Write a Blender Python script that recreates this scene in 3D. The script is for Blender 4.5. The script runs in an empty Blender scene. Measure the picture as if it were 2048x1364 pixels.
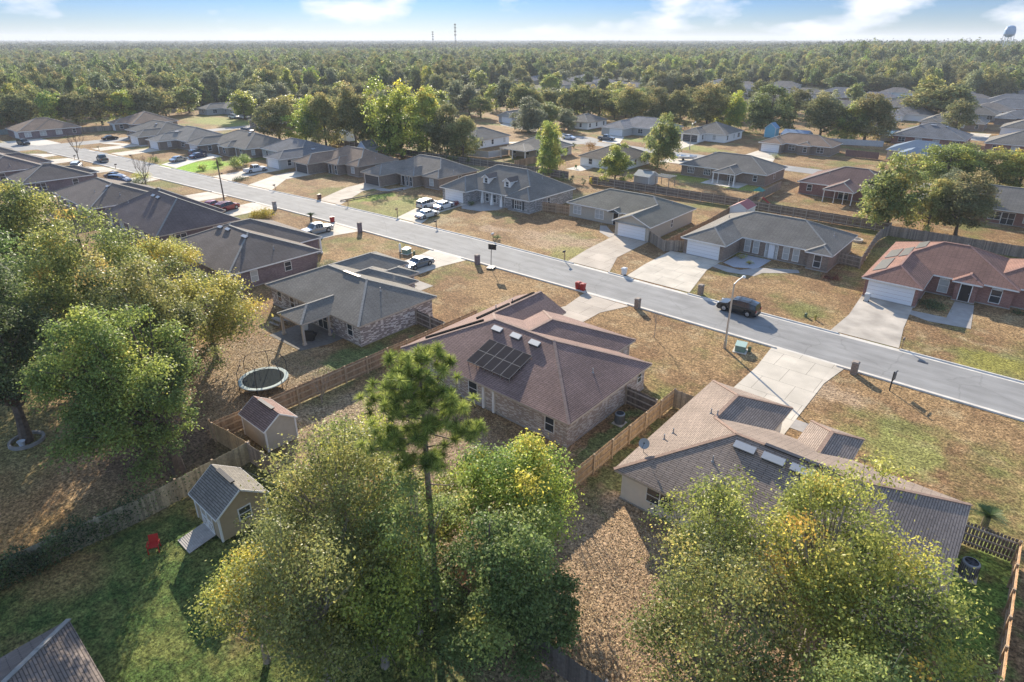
import bpy, math, random
import numpy as np
from mathutils import Vector, Matrix
R = math.radians
scene = bpy.context.scene
C = scene.collection

# ---------------------------------------------------------------- camera, light, exposure
PITCH = math.atan(530 / 1236)
HEAD = R(40.8)
cam_d = bpy.data.cameras.new('camera')
cam = bpy.data.objects.new('camera', cam_d)
C.objects.link(cam)
cam.location = (0, 0, 30)
cam.rotation_euler = (math.pi / 2 - PITCH, 0, HEAD)
cam_d.sensor_width = 36
cam_d.lens = 1236 / 2048 * 36
cam_d.shift_y = -72 / 2048
cam_d.clip_start = 0.5
cam_d.clip_end = 40000
scene.camera = cam

SUN_EL = R(21.5)
SUN_DIR = Vector((-.783, .622, 0)).normalized()
SUN_VEC = Vector((SUN_DIR.x * math.cos(SUN_EL), SUN_DIR.y * math.cos(SUN_EL), math.sin(SUN_EL)))
sd = bpy.data.lights.new('sun', 'SUN')
sd.energy = 5.0
sd.angle = R(0.5)
sd.color = (1.0, .89, .72)
so = bpy.data.objects.new('sun', sd)
C.objects.link(so)
so.rotation_euler = SUN_VEC.to_track_quat('Z', 'Y').to_euler()

world = bpy.data.worlds.new('World')
scene.world = world
world.use_nodes = True
wn = world.node_tree.nodes
wl = world.node_tree.links
for n in list(wn):
    wn.remove(n)
w_out = wn.new('ShaderNodeOutputWorld')
w_bg = wn.new('ShaderNodeBackground')
w_sky = wn.new('ShaderNodeTexSky')
w_sky.sky_type = 'NISHITA'
w_sky.sun_disc = False
w_sky.sun_elevation = SUN_EL
w_sky.sun_rotation = math.atan2(SUN_DIR.x, SUN_DIR.y)
w_sky.altitude = 30
w_sky.air_density = 1.0
w_sky.dust_density = 0.15
w_sky.ozone_density = 3.0
w_bg.inputs['Strength'].default_value = 0.13
# clouds: soft noise stretched along the horizon, brighter towards the sun's side
w_tc = wn.new('ShaderNodeTexCoord')
w_map = wn.new('ShaderNodeMapping')
w_map.inputs['Scale'].default_value = (1, 1, 2.7)
w_map.inputs['Location'].default_value = (3.1, 0.4, 0.35)
w_no = wn.new('ShaderNodeTexNoise')
w_no.inputs['Scale'].default_value = 8.5
w_no.inputs['Detail'].default_value = 6
w_no.inputs['Roughness'].default_value = 0.5
w_ra = wn.new('ShaderNodeValToRGB')
w_ra.color_ramp.elements[0].position = 0.52
w_ra.color_ramp.elements[1].position = 0.66
w_mx = wn.new('ShaderNodeMixRGB')
w_mx.inputs['Color2'].default_value = (3.6, 3.7, 4.0, 1)
w_tint = wn.new('ShaderNodeMixRGB')
w_tint.blend_type = 'MULTIPLY'
w_tint.inputs['Fac'].default_value = 1.0
w_tint.inputs['Color2'].default_value = (1, 1, 1, 1)
# the low band of sky behind thin haze is deeper blue than the model's
w_sep = wn.new('ShaderNodeSeparateXYZ')
w_el = wn.new('ShaderNodeMapRange')
w_el.inputs['From Min'].default_value = 0.0
w_el.inputs['From Max'].default_value = 0.35
w_band = wn.new('ShaderNodeValToRGB')
w_band.color_ramp.elements[0].position = 0
w_band.color_ramp.elements[0].color = (.17, .22, .32, 1)
w_band.color_ramp.elements[1].position = 1
w_band.color_ramp.elements[1].color = (.97, 1.0, 1.03, 1)
q_ = w_band.color_ramp.elements.new(.16)
q_.color = (.09, .175, .36, 1)
wl.new(w_tc.outputs['Generated'], w_sep.inputs[0])
wl.new(w_sep.outputs['Z'], w_el.inputs['Value'])
wl.new(w_el.outputs['Result'], w_band.inputs['Fac'])
wl.new(w_band.outputs['Color'], w_tint.inputs['Color2'])
wl.new(w_tc.outputs['Generated'], w_map.inputs['Vector'])
wl.new(w_map.outputs['Vector'], w_no.inputs['Vector'])
wl.new(w_no.outputs['Fac'], w_ra.inputs['Fac'])
wl.new(w_ra.outputs['Color'], w_mx.inputs['Fac'])
wl.new(w_sky.outputs['Color'], w_tint.inputs['Color1'])
wl.new(w_tint.outputs['Color'], w_mx.inputs['Color1'])
wl.new(w_mx.outputs['Color'], w_bg.inputs['Color'])
wl.new(w_bg.outputs['Background'], w_out.inputs['Surface'])

scene.view_settings.view_transform = 'Standard'
scene.view_settings.look = 'None'
scene.view_settings.exposure = 1.2
scene.view_settings.gamma = 1
scene.render.engine = 'CYCLES'
scene.cycles.max_bounces = 6
scene.cycles.transparent_max_bounces = 8

# ---------------------------------------------------------------- helpers
def tag(o, label=None, cat=None, group=None, kind=None):
    if label: o['label'] = label
    if cat: o['category'] = cat
    if group: o['group'] = group
    if kind: o['kind'] = kind
    return o

def empty(name, loc, rz=0, label=None, cat=None, group=None):
    o = bpy.data.objects.new(name, None)
    C.objects.link(o)
    o.location = loc
    o.rotation_euler = (0, 0, rz)
    o.empty_display_size = .3
    return tag(o, label, cat, group)

def copy_tree(o, parent=None):
    c = o.copy()
    C.objects.link(c)
    if parent is not None:
        c.parent = parent
    for ch in list(o.children):
        copy_tree(ch, c)
    return c

class MB:
    def __init__(s):
        s.v = []; s.f = []; s.uv = []; s.useuv = False
    def quad(s, pts, uv=None):
        n = len(s.v)
        s.v += [tuple(p) for p in pts]
        s.f.append(tuple(range(n, n + len(pts))))
        if uv: s.useuv = True
        s.uv.append(uv if uv else [(0, 0)] * len(pts))
    def box(s, x0, x1, y0, y1, z0, z1, M=None):
        p = [(x0,y0,z0),(x1,y0,z0),(x1,y1,z0),(x0,y1,z0),(x0,y0,z1),(x1,y0,z1),(x1,y1,z1),(x0,y1,z1)]
        if M is not None: p = [tuple(M @ Vector(q)) for q in p]
        n = len(s.v); s.v += p
        for f in ((0,3,2,1),(4,5,6,7),(0,1,5,4),(1,2,6,5),(2,3,7,6),(3,0,4,7)):
            s.f.append(tuple(n + i for i in f)); s.uv.append([(0, 0)] * 4)
        return s
    def beam(s, a, b, w, h, up=(0, 0, 1)):
        a = Vector(a); b = Vector(b); d = (b - a)
        L = d.length
        if L < 1e-6: return s
        x = d / L; u = Vector(up)
        y = u.cross(x)
        if y.length < 1e-5: y = Vector((0, 1, 0)).cross(x)
        y.normalize(); z = x.cross(y)
        M = Matrix((x, y, z)).transposed().to_4x4(); M.translation = a
        return s.box(0, L, -w/2, w/2, -h/2, h/2, M)
    def tube(s, pts, rads, n=8, cap=True):
        rings = []
        pts = [Vector(p) for p in pts]
        for i, p in enumerate(pts):
            d = (pts[min(i+1, len(pts)-1)] - pts[max(i-1, 0)])
            if d.length < 1e-6: d = Vector((0, 0, 1))
            d.normalize()
            a = d.cross(Vector((0, 0, 1)))
            if a.length < .1: a = d.cross(Vector((1, 0, 0)))
            a.normalize(); b = d.cross(a)
            base = len(s.v)
            for k in range(n):
                t = 2 * math.pi * k / n
                s.v.append(tuple(p + (a * math.cos(t) + b * math.sin(t)) * rads[i]))
            rings.append(base)
        for i in range(len(rings) - 1):
            for k in range(n):
                k2 = (k + 1) % n
                s.f.append((rings[i]+k, rings[i+1]+k, rings[i+1]+k2, rings[i]+k2)); s.uv.append([(0,0)]*4)
        if cap:
            s.f.append(tuple(rings[0] + k for k in range(n))); s.uv.append([(0,0)]*n)
            s.f.append(tuple(rings[-1] + k for k in reversed(range(n)))); s.uv.append([(0,0)]*n)
        return s
    def cyl(s, x, y, z0, z1, r0, r1=None, n=16):
        return s.tube([(x,y,z0),(x,y,z1)], [r0, r0 if r1 is None else r1], n)
    def lathe(s, prof, n=20, M=None):
        base = len(s.v)
        for (r, z) in prof:
            for k in range(n):
                t = 2 * math.pi * k / n
                p = Vector((r*math.cos(t), r*math.sin(t), z))
                if M is not None: p = M @ p
                s.v.append(tuple(p))
        for i in range(len(prof)-1):
            for k in range(n):
                k2 = (k+1) % n
                s.f.append((base+i*n+k, base+i*n+k2, base+(i+1)*n+k2, base+(i+1)*n+k)); s.uv.append([(0,0)]*4)
        return s
    def build(s, name, mat, parent=None, smooth=False):
        me = bpy.data.meshes.new(name)
        me.from_pydata(s.v, [], s.f)
        if s.useuv:
            uvl = me.uv_layers.new(name='UVMap')
            i = 0
            flat = [c for fu in s.uv for p in fu for c in p]
            uvl.data.foreach_set('uv', flat)
        me.materials.append(mat)
        if smooth:
            me.polygons.foreach_set('use_smooth', [True]*len(me.polygons))
        o = bpy.data.objects.new(name, me)
        C.objects.link(o)
        if parent is not None: o.parent = parent
        return o

def np_mesh(name, V, F, mat, parent=None, attr=None):
    """V (n,3), F (m,4) quads -> object; attr: per-vertex floats"""
    me = bpy.data.meshes.new(name)
    n, m, k = len(V), len(F), F.shape[1]
    me.vertices.add(n); me.vertices.foreach_set('co', V.astype(np.float32).ravel())
    me.loops.add(m*k); me.loops.foreach_set('vertex_index', F.astype(np.int32).ravel())
    me.polygons.add(m); me.polygons.foreach_set('loop_start', np.arange(0, m*k, k, dtype=np.int32))
    me.update(calc_edges=True)
    if attr is not None:
        for an, av in attr.items():
            a = me.attributes.new(an, 'FLOAT', 'POINT')
            a.data.foreach_set('value', av.astype(np.float32))
    me.materials.append(mat)
    o = bpy.data.objects.new(name, me)
    C.objects.link(o)
    if parent is not None: o.parent = parent
    return o

# ---------------------------------------------------------------- materials
MATS = {}
def mat(name, col, rough=.8, metal=0, spec=.3, noise=0, nscale=3, bump=0, bscale=20):
    if name in MATS: return MATS[name]
    m = bpy.data.materials.new(name); m.use_nodes = True
    nt = m.node_tree; b = nt.nodes['Principled BSDF']
    b.inputs['Base Color'].default_value = (*col, 1)
    b.inputs['Roughness'].default_value = rough
    b.inputs['Metallic'].default_value = metal
    b.inputs['Specular IOR Level'].default_value = spec
    tc = nt.nodes.new('ShaderNodeTexCoord')
    if noise:
        no = nt.nodes.new('ShaderNodeTexNoise'); no.inputs['Scale'].default_value = nscale
        no.inputs['Detail'].default_value = 5
        nt.links.new(tc.outputs['Object'], no.inputs['Vector'])
        mr = nt.nodes.new('ShaderNodeMapRange')
        mr.inputs['From Min'].default_value = .3; mr.inputs['From Max'].default_value = .7
        mr.inputs['To Min'].default_value = 1 - noise; mr.inputs['To Max'].default_value = 1 + noise
        nt.links.new(no.outputs['Fac'], mr.inputs['Value'])
        mx = nt.nodes.new('ShaderNodeVectorMath'); mx.operation = 'SCALE'
        mx.inputs[0].default_value = col
        nt.links.new(mr.outputs['Result'], mx.inputs['Scale'])
        nt.links.new(mx.outputs['Vector'], b.inputs['Base Color'])
    if bump:
        n2 = nt.nodes.new('ShaderNodeTexNoise'); n2.inputs['Scale'].default_value = bscale
        nt.links.new(tc.outputs['Object'], n2.inputs['Vector'])
        bp = nt.nodes.new('ShaderNodeBump'); bp.inputs['Strength'].default_value = bump
        bp.inputs['Distance'].default_value = .05
        nt.links.new(n2.outputs['Fac'], bp.inputs['Height'])
        nt.links.new(bp.outputs['Normal'], b.inputs['Normal'])
    MATS[name] = m
    return m

def brick_mat(name, c1, c2, c3, mortar, sx=.215, sy=.075, rough=.9, bumps=.4, msize=.012, vx=1.):
    """bricks or shingles laid out in the UV map (metres)"""
    if name in MATS: return MATS[name]
    m = bpy.data.materials.new(name); m.use_nodes = True
    nt = m.node_tree; N = nt.nodes; L = nt.links; b = N['Principled BSDF']
    b.inputs['Roughness'].default_value = rough
    b.inputs['Specular IOR Level'].default_value = .25
    tc = N.new('ShaderNodeTexCoord')
    br = N.new('ShaderNodeTexBrick')
    br.inputs['Scale'].default_value = 1
    br.inputs['Brick Width'].default_value = sx
    br.inputs['Row Height'].default_value = sy
    br.inputs['Mortar Size'].default_value = msize
    br.inputs['Mortar Smooth'].default_value = .2
    br.inputs['Color1'].default_value = (*c1, 1)
    br.inputs['Color2'].default_value = (*c2, 1)
    br.inputs['Mortar'].default_value = (*mortar, 1)
    L.new(tc.outputs['UV'], br.inputs['Vector'])
    # whole bricks of a third tone: white noise on the brick cell
    sep = N.new('ShaderNodeVectorMath'); sep.operation = 'DIVIDE'
    sep.inputs[1].default_value = (sx*vx, sy, 1)
    L.new(tc.outputs['UV'], sep.inputs[0])
    fl = N.new('ShaderNodeVectorMath'); fl.operation = 'FLOOR'
    L.new(sep.outputs['Vector'], fl.inputs[0])
    wn_ = N.new('ShaderNodeTexWhiteNoise')
    L.new(fl.outputs['Vector'], wn_.inputs['Vector'])
    rp = N.new('ShaderNodeValToRGB')
    rp.color_ramp.elements[0].position = .62; rp.color_ramp.elements[1].position = .66 if vx == 1. else 1.0
    L.new(wn_.outputs['Value'], rp.inputs['Fac'])
    mx = N.new('ShaderNodeMixRGB'); mx.inputs['Color2'].default_value = (*c3, 1)
    mul = N.new('ShaderNodeMath'); mul.operation = 'MULTIPLY'
    inv = N.new('ShaderNodeMath'); inv.operation = 'SUBTRACT'; inv.inputs[0].default_value = 1
    L.new(br.outputs['Fac'], inv.inputs[1])
    L.new(rp.outputs['Color'], mul.inputs[0]); L.new(inv.outputs[0], mul.inputs[1])
    L.new(mul.outputs[0], mx.inputs['Fac']); L.new(br.outputs['Color'], mx.inputs['Color1'])
    no = N.new('ShaderNodeTexNoise'); no.inputs['Scale'].default_value = .35; no.inputs['Detail'].default_value = 6
    L.new(tc.outputs['Object'], no.inputs['Vector'])
    mr = N.new('ShaderNodeMapRange'); mr.inputs['From Min'].default_value = .3; mr.inputs['From Max'].default_value = .7
    mr.inputs['To Min'].default_value = .82; mr.inputs['To Max'].default_value = 1.16
    L.new(no.outputs['Fac'], mr.inputs['Value'])
    sc = N.new('ShaderNodeVectorMath'); sc.operation = 'SCALE'
    L.new(mx.outputs['Color'], sc.inputs[0]); L.new(mr.outputs['Result'], sc.inputs['Scale'])
    L.new(sc.outputs['Vector'], b.inputs['Base Color'])
    bp = N.new('ShaderNodeBump'); bp.inputs['Strength'].default_value = bumps; bp.inputs['Distance'].default_value = .02
    bp.invert = True
    L.new(br.outputs['Fac'], bp.inputs['Height']); L.new(bp.outputs['Normal'], b.inputs['Normal'])
    MATS[name] = m
    return m

def roof_mat(name, c, var=.14):
    c = (min(.45, c[0]*1.36), min(.45, c[1]*1.31), min(.45, c[2]*1.24))
    c2 = tuple(x*(1-var) for x in c); c3 = tuple(x*(1+var*.9) for x in c)
    return brick_mat(name, c, c2, c3, tuple(x*.36 for x in c), sx=1.0, sy=.155, rough=.95, bumps=.5, msize=.024, vx=.33)

RF_BROWN = roof_mat('roof_brown_shingle', (.205, .138, .122))
RF_BROWN2 = roof_mat('roof_tan_brown_shingle', (.225, .182, .155))
RF_GREY = roof_mat('roof_grey_shingle', (.165, .155, .14))
RF_DARK = roof_mat('roof_dark_grey_shingle', (.135, .114, .104))
RF_BLUE = roof_mat('roof_blue_grey_shingle', (.145, .152, .165))
RF_PURPLE = roof_mat('roof_purple_brown_shingle', (.14, .11, .104))
RF_RED = roof_mat('roof_red_brown_shingle', (.22, .125, .10))
RF_TAN = roof_mat('roof_tan_shingle', (.24, .17, .125))
RF_PLUM = roof_mat('roof_plum_brown_shingle', (.15, .095, .088))
CAP = {}
def cap_mat(rm):
    if rm.name in CAP: return CAP[rm.name]
    col = {'roof_brown_shingle': (.24,.17,.14), 'roof_tan_brown_shingle': (.25,.17,.13), 'roof_red_brown_shingle': (.28,.16,.13)}.get(rm.name, (.24,.23,.21))
    CAP[rm.name] = mat('cap_' + rm.name, col, .95, noise=.2, nscale=4)
    return CAP[rm.name]

BR_TAN = brick_mat('brick_tan_mixed', (.40,.31,.25), (.28,.20,.165), (.60,.53,.47), (.42,.38,.34), sx=.27, sy=.09)
BR_GREYMIX = brick_mat('brick_grey_white_mixed', (.33,.28,.26), (.17,.13,.125), (.66,.61,.57), (.40,.37,.35), sx=.34, sy=.12)
BR_RED = brick_mat('brick_red', (.26,.10,.08), (.20,.075,.06), (.30,.14,.11), (.30,.22,.19))
BR_PURPLE = brick_mat('brick_purple_grey', (.19,.13,.135), (.14,.10,.105), (.24,.18,.18), (.22,.18,.18))
BR_BROWN = brick_mat('brick_brown', (.22,.16,.12), (.17,.12,.09), (.28,.21,.16), (.26,.22,.19))
BR_STONE = brick_mat('brick_grey_stone', (.26,.25,.24), (.17,.16,.16), (.42,.40,.38), (.30,.29,.28), sx=.4, sy=.13, msize=.02)
W_BEIGE = mat('siding_beige', (.72,.65,.56), .7, noise=.04)
W_WHITE = mat('siding_white', (.72,.71,.68), .7, noise=.04)
W_TAN = mat('siding_tan', (.42,.37,.30), .75, noise=.06)
W_GREY = mat('siding_grey', (.38,.38,.37), .75, noise=.06)
TRIM = mat('trim_white', (.74,.72,.68), .6, noise=.05)
TRIM_TAN = mat('trim_tan', (.45,.38,.31), .7, noise=.06)
SOFFIT = mat('soffit', (.55,.52,.48), .8)
GLASS = mat('window_glass', (.035,.045,.055), .12, spec=.6)
BLIND = mat('window_blind', (.42,.42,.40), .35, spec=.5, noise=.1)
DOOR_DK = mat('door_dark', (.03,.025,.025), .4)
DOOR_WH = mat('door_white', (.72,.72,.72), .5)
GARAGE = mat('garage_door_white', (.70,.70,.71), .5)
GARAGE_DK = mat('garage_charcoal_and_shade', (.06,.06,.065), .5)
METAL_DK = mat('dark_metal', (.04,.04,.045), .45, .4)
METAL = mat('galvanised_metal', (.45,.46,.47), .35, .8, noise=.1)
VENT = mat('roof_vent_grey', (.38,.39,.40), .5, .3)
PVC = mat('pipe_grey', (.30,.30,.30), .6)
WOOD = mat('cedar_board', (.30,.20,.125), .9, noise=.30, nscale=5, bump=.3)
WOOD_GR = mat('weathered_board', (.20,.165,.135), .9, noise=.35, nscale=5, bump=.3)
WOOD_DK = mat('dark_weathered_board', (.115,.095,.085), .9, noise=.3, nscale=5, bump=.3)
WOOD_TAN = mat('new_tan_board', (.36,.25,.14), .9, noise=.2, nscale=5, bump=.2)
CONC = mat('concrete_drive', (.50,.46,.40), .9, noise=.12, nscale=.5, bump=.2)
CONC_W = mat('concrete_walk', (.33,.30,.27), .9, noise=.12, nscale=1.0)
KERB = mat('kerb_concrete', (.55,.51,.45), .9, noise=.15, nscale=1.0)
BARK = mat('bark', (.12,.09,.07), .95, noise=.35, nscale=4, bump=.5)
BARK_PALE = mat('bark_pale', (.26,.22,.18), .95, noise=.3, nscale=4)

def board_mat(name, c, vary=.30):
    """boards that differ in tone one from the next"""
    m = mat(name, c, .9, noise=.22, nscale=6, bump=.3)
    nt = m.node_tree; b = nt.nodes['Principled BSDF']
    l = b.inputs['Base Color'].links[0]; src = l.from_socket
    g = nt.nodes.new('ShaderNodeNewGeometry'); r = nt.nodes.new('ShaderNodeMapRange')
    r.inputs['To Min'].default_value = 1-vary; r.inputs['To Max'].default_value = 1+vary
    nt.links.new(g.outputs['Random Per Island'], r.inputs['Value'])
    s_ = nt.nodes.new('ShaderNodeVectorMath'); s_.operation = 'SCALE'
    nt.links.new(src, s_.inputs[0]); nt.links.new(r.outputs['Result'], s_.inputs['Scale']); nt.links.new(s_.outputs['Vector'], b.inputs['Base Color'])
    return m
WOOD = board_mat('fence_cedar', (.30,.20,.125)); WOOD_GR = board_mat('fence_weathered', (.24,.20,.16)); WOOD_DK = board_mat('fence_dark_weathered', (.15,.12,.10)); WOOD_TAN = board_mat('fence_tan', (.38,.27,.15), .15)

RAIL = board_mat('fence_rail_pale', (.40,.29,.19), .15)
RAIL_GR = board_mat('fence_rail_grey', (.33,.28,.23), .15)
# ---------------------------------------------------------------- ground
def ground_material():
    m = bpy.data.materials.new('ground_dry_grass'); m.use_nodes = True
    nt = m.node_tree; N = nt.nodes; L = nt.links; b = N['Principled BSDF']
    b.inputs['Roughness'].default_value = .95
    b.inputs['Specular IOR Level'].default_value = .1
    tc = N.new('ShaderNodeTexCoord')
    P = tc.outputs['Object']
    def noise(scale, detail=4, rough=.55, off=0):
        n = N.new('ShaderNodeTexNoise'); n.inputs['Scale'].default_value = scale
        n.inputs['Detail'].default_value = detail; n.inputs['Roughness'].default_value = rough
        if off:
            mp = N.new('ShaderNodeMapping'); mp.inputs['Location'].default_value = (off, off*.7, 0)
            L.new(P, mp.inputs['Vector']); L.new(mp.outputs['Vector'], n.inputs['Vector'])
        else:
            L.new(P, n.inputs['Vector'])
        return n.outputs['Fac']
    def ramp(val, a, b_, lo=0., hi=1.):
        r = N.new('ShaderNodeMapRange'); r.interpolation_type = 'SMOOTHSTEP'
        r.inputs['From Min'].default_value = a; r.inputs['From Max'].default_value = b_
        r.inputs['To Min'].default_value = lo; r.inputs['To Max'].default_value = hi
        L.new(val, r.inputs['Value']); return r.outputs['Result']
    def mix(f, c1, c2):
        x = N.new('ShaderNodeMixRGB')
        if isinstance(f, float): x.inputs['Fac'].default_value = f
        else: L.new(f, x.inputs['Fac'])
        for i, c in ((1, c1), (2, c2)):
            if isinstance(c, tuple): x.inputs[i].default_value = (*c, 1)
            else: L.new(c, x.inputs[i])
        return x.outputs['Color']
    def math_(op, a, b_):
        x = N.new('ShaderNodeMath'); x.operation = op; x.use_clamp = False
        for i, c in ((0, a), (1, b_)):
            if isinstance(c, (int, float)): x.inputs[i].default_value = c
            else: L.new(c, x.inputs[i])
        return x.outputs[0]
    def spot(x, y, r, soft=.5, sx=1., sy=1.):
        mp = N.new('ShaderNodeVectorMath'); mp.operation = 'SUBTRACT'; mp.inputs[1].default_value = (x, y, 0)
        L.new(Pw, mp.inputs[0])
        m2 = N.new('ShaderNodeVectorMath'); m2.operation = 'MULTIPLY'; m2.inputs[1].default_value = (1/sx, 1/sy, 0)
        L.new(mp.outputs['Vector'], m2.inputs[0])
        ln = N.new('ShaderNodeVectorMath'); ln.operation = 'LENGTH'; L.new(m2.outputs['Vector'], ln.inputs[0])
        return ramp(ln.outputs['Value'], r*(1+soft), r*(1-soft))
    # position warped by noise so that no patch has a clean edge
    nw = N.new('ShaderNodeTexNoise'); nw.inputs['Scale'].default_value = .35; nw.inputs['Detail'].default_value = 5
    L.new(P, nw.inputs['Vector'])
    sub = N.new('ShaderNodeVectorMath'); sub.operation = 'SUBTRACT'; sub.inputs[1].default_value = (.5, .5, .5)
    L.new(nw.outputs['Color'], sub.inputs[0])
    scl = N.new('ShaderNodeVectorMath'); scl.operation = 'SCALE'; scl.inputs['Scale'].default_value = 9
    L.new(sub.outputs['Vector'], scl.inputs[0])
    ad = N.new('ShaderNodeVectorMath'); ad.operation = 'ADD'
    L.new(P, ad.inputs[0]); L.new(scl.outputs['Vector'], ad.inputs[1])
    Pw = ad.outputs['Vector']
    TAN = (.335, .215, .105); BRN = (.25, .15, .075); STRAW = (.39, .285, .155); GRN = (.17, .19, .055); DGR = (.075, .12, .032)
    SAND = (.50, .37, .25)
    col = mix(ramp(noise(.11, 5), .42, .60), BRN, TAN)
    col = mix(ramp(noise(.3, 5, .6, 40), .52, .70), col, STRAW)
    col = mix(math_('MULTIPLY', ramp(noise(.07, 6, .6, 91), .50, .63), .75), col, GRN)
    # greener yards on the near side of the back fence
    sp = N.new('ShaderNodeSeparateXYZ'); L.new(Pw, sp.inputs[0])
    near = ramp(sp.outputs['Y'], 19.5, 15.)
    near = math_('MULTIPLY', near, ramp(sp.outputs['X'], -47., -41.))
    near = math_('MULTIPLY', near, ramp(noise(.12, 5, .6, 12), .30, .52))
    col = mix(near, col, mix(ramp(noise(.5, 5, .6, 5), .4, .62), DGR, GRN))
    # dirt and leaves to the left of the shed
    for (x, y, r, c, k, sx, sy) in [
        (-50, 9, 6, (.36,.24,.13), .8, 1.3, 1), (-46, 3, 4, (.40,.22,.10), .7, 2, .7),
        (-12, 24, 9, (.43,.30,.19), .85, 1, 1.1), (-30, 25, 8, (.36,.26,.17), .7, 1.4, .8), (-40, 24, 5, (.42,.32,.21), .7, 1, 1),
        (-54, 24, 6, (.38,.28,.17), .8, 1.3, 1),
        (-18.6, 37, 2.6, (.15,.17,.06), .85, .45, 3.2), (-21.6, 38, 2.2, (.14,.18,.06), .85, .45, 2.5), (3.3, 34, 2.4, (.15,.26,.05), .95, .6, 4), (-48.5, 31, 3.0, (.13,.17,.06), .9, 1, 1.4), (-47, 38, 1.6, (.15,.20,.06), .8, .6, 3), (-61, 4, 6, (.22,.20,.08), .7, 1.6, .8), (-48, 13, 5, (.16,.105,.07), .85, 1.6, .8),
        (-3.5, 51.5, 2.6, (.26,.28,.08), .75, 1.2, 1.1), (-11, 57, 2.5, SAND, .55, 1.4, 1), (1.5, 73.5, 2.5, (.30,.27,.06), .7, 1.3, 1),
        (7, 52, 3, (.24,.25,.07), .7, .8, 3),
        (-168, 67, 7.5, (.26,.46,.03), .95, 1.3, .75), (-167, 73, 4, (.26,.46,.03), .9, 1.6, .9),
        (-56, 78, 5.5, SAND, .5, 1.6, .8), (-52, 74, 3, (.30,.28,.09), .8, 1, 1), (-70, 76, 2.6, SAND, .5, 1.4, .7),
        (-92, 75, 7, (.27,.27,.09), .75, 1.2, .8), (-97, 80, 3.5, (.26,.28,.08), .7, 1, 1), (-104, 77, 3, (.27,.34,.06), .9, .7, 1.6),
        (-62, 138, 6, (.30,.33,.07), .8, 1.6, .6), (-50, 136, 4, (.26,.34,.07), .7, 1.5, .6), (-84, 180, 6, (.30,.33,.10), .7, 2, .7),
        (-103, 183, 5, (.30,.33,.09), .8, 1.4, .7), (-65, 106, 7, (.33,.30,.12), .6, 1.3, .8), (-205, 72, 4, (.30,.30,.1), .6, 2, .7),
        (-255, 118, 12, (.28,.32,.09), .8, 2, .7), (-31, 106.5, 5, (.30,.26,.10), .6, 3, .5), (-112, 118, 7, (.40,.36,.20), .5, 2, .8),
        (-16, 100, 4, (.34,.30,.09), .7, .7, 1.8), (-3, 172, 12, (.30,.30,.07), .7, 2, .6),
        (-80, 74, 3, (.42,.34,.2), .6, .7, 1)]:
        f = math_('MULTIPLY', spot(x, y, r, .45, sx, sy), k)
        col = mix(f, col, c)
    # far ground darkens into forest floor
    ln = N.new('ShaderNodeVectorMath'); ln.operation = 'LENGTH'; L.new(P, ln.inputs[0])
    col = mix(ramp(ln.outputs['Value'], 300, 430), col, (.06, .07, .035))
    # blades and fallen leaves: fine speckle
    f1 = ramp(noise(2.6, 6, .7), .28, .72, .5, 1.5)
    f2 = ramp(noise(5.5, 4, .75, 33), .32, .68, .35, 1.65)
    f3 = ramp(noise(.8, 5, .6, 71), .3, .7, .68, .98)
    f = math_('MULTIPLY', math_('MULTIPLY', f1, f2), f3)
    sc = N.new('ShaderNodeVectorMath'); sc.operation = 'SCALE'
    L.new(col, sc.inputs[0]); L.new(f, sc.inputs['Scale'])
    L.new(sc.outputs['Vector'], b.inputs['Base Color'])
    bp = N.new('ShaderNodeBump'); bp.inputs['Strength'].default_value = .9; bp.inputs['Distance'].default_value = .10
    hn = noise(5, 6, .7, 8)
    L.new(hn, bp.inputs['Height']); L.new(bp.outputs['Normal'], b.inputs['Normal'])
    return m

g = MB()
SZ = 9000
g.quad([(-SZ, -SZ*.3, 0), (SZ, -SZ*.3, 0), (SZ, SZ*1.2, 0), (-SZ, SZ*1.2, 0)])
tag(g.build('ground', ground_material()), kind='structure')

# ---------------------------------------------------------------- roads
def interp(tab, x):
    for (a, b_) in zip(tab, tab[1:]):
        if a[0] <= x <= b_[0]:
            f = (x - a[0]) / (b_[0] - a[0]); return a[1] + f * (b_[1] - a[1])
    return tab[0][1] if x < tab[0][0] else tab[-1][1]
NEAR = [(-236, 49), (-219, 50.5), (-196, 52.8), (-174, 54.6), (-156, 56.2), (-136, 57.8), (-118, 59.3), (-94, 60.7), (-70, 61.6), (-50, 62.3), (-34, 62.8), (0, 62.9), (60, 62.9)]
FAR = [(-236, 57), (-221, 58.6), (-203, 60.2), (-174, 62.4), (-145, 64.6), (-129, 65.8), (-110, 67.6), (-88, 69.0), (-70, 69.7), (-46, 70.1), (-26, 70.1), (3, 70.2), (60, 70.3)]

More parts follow.
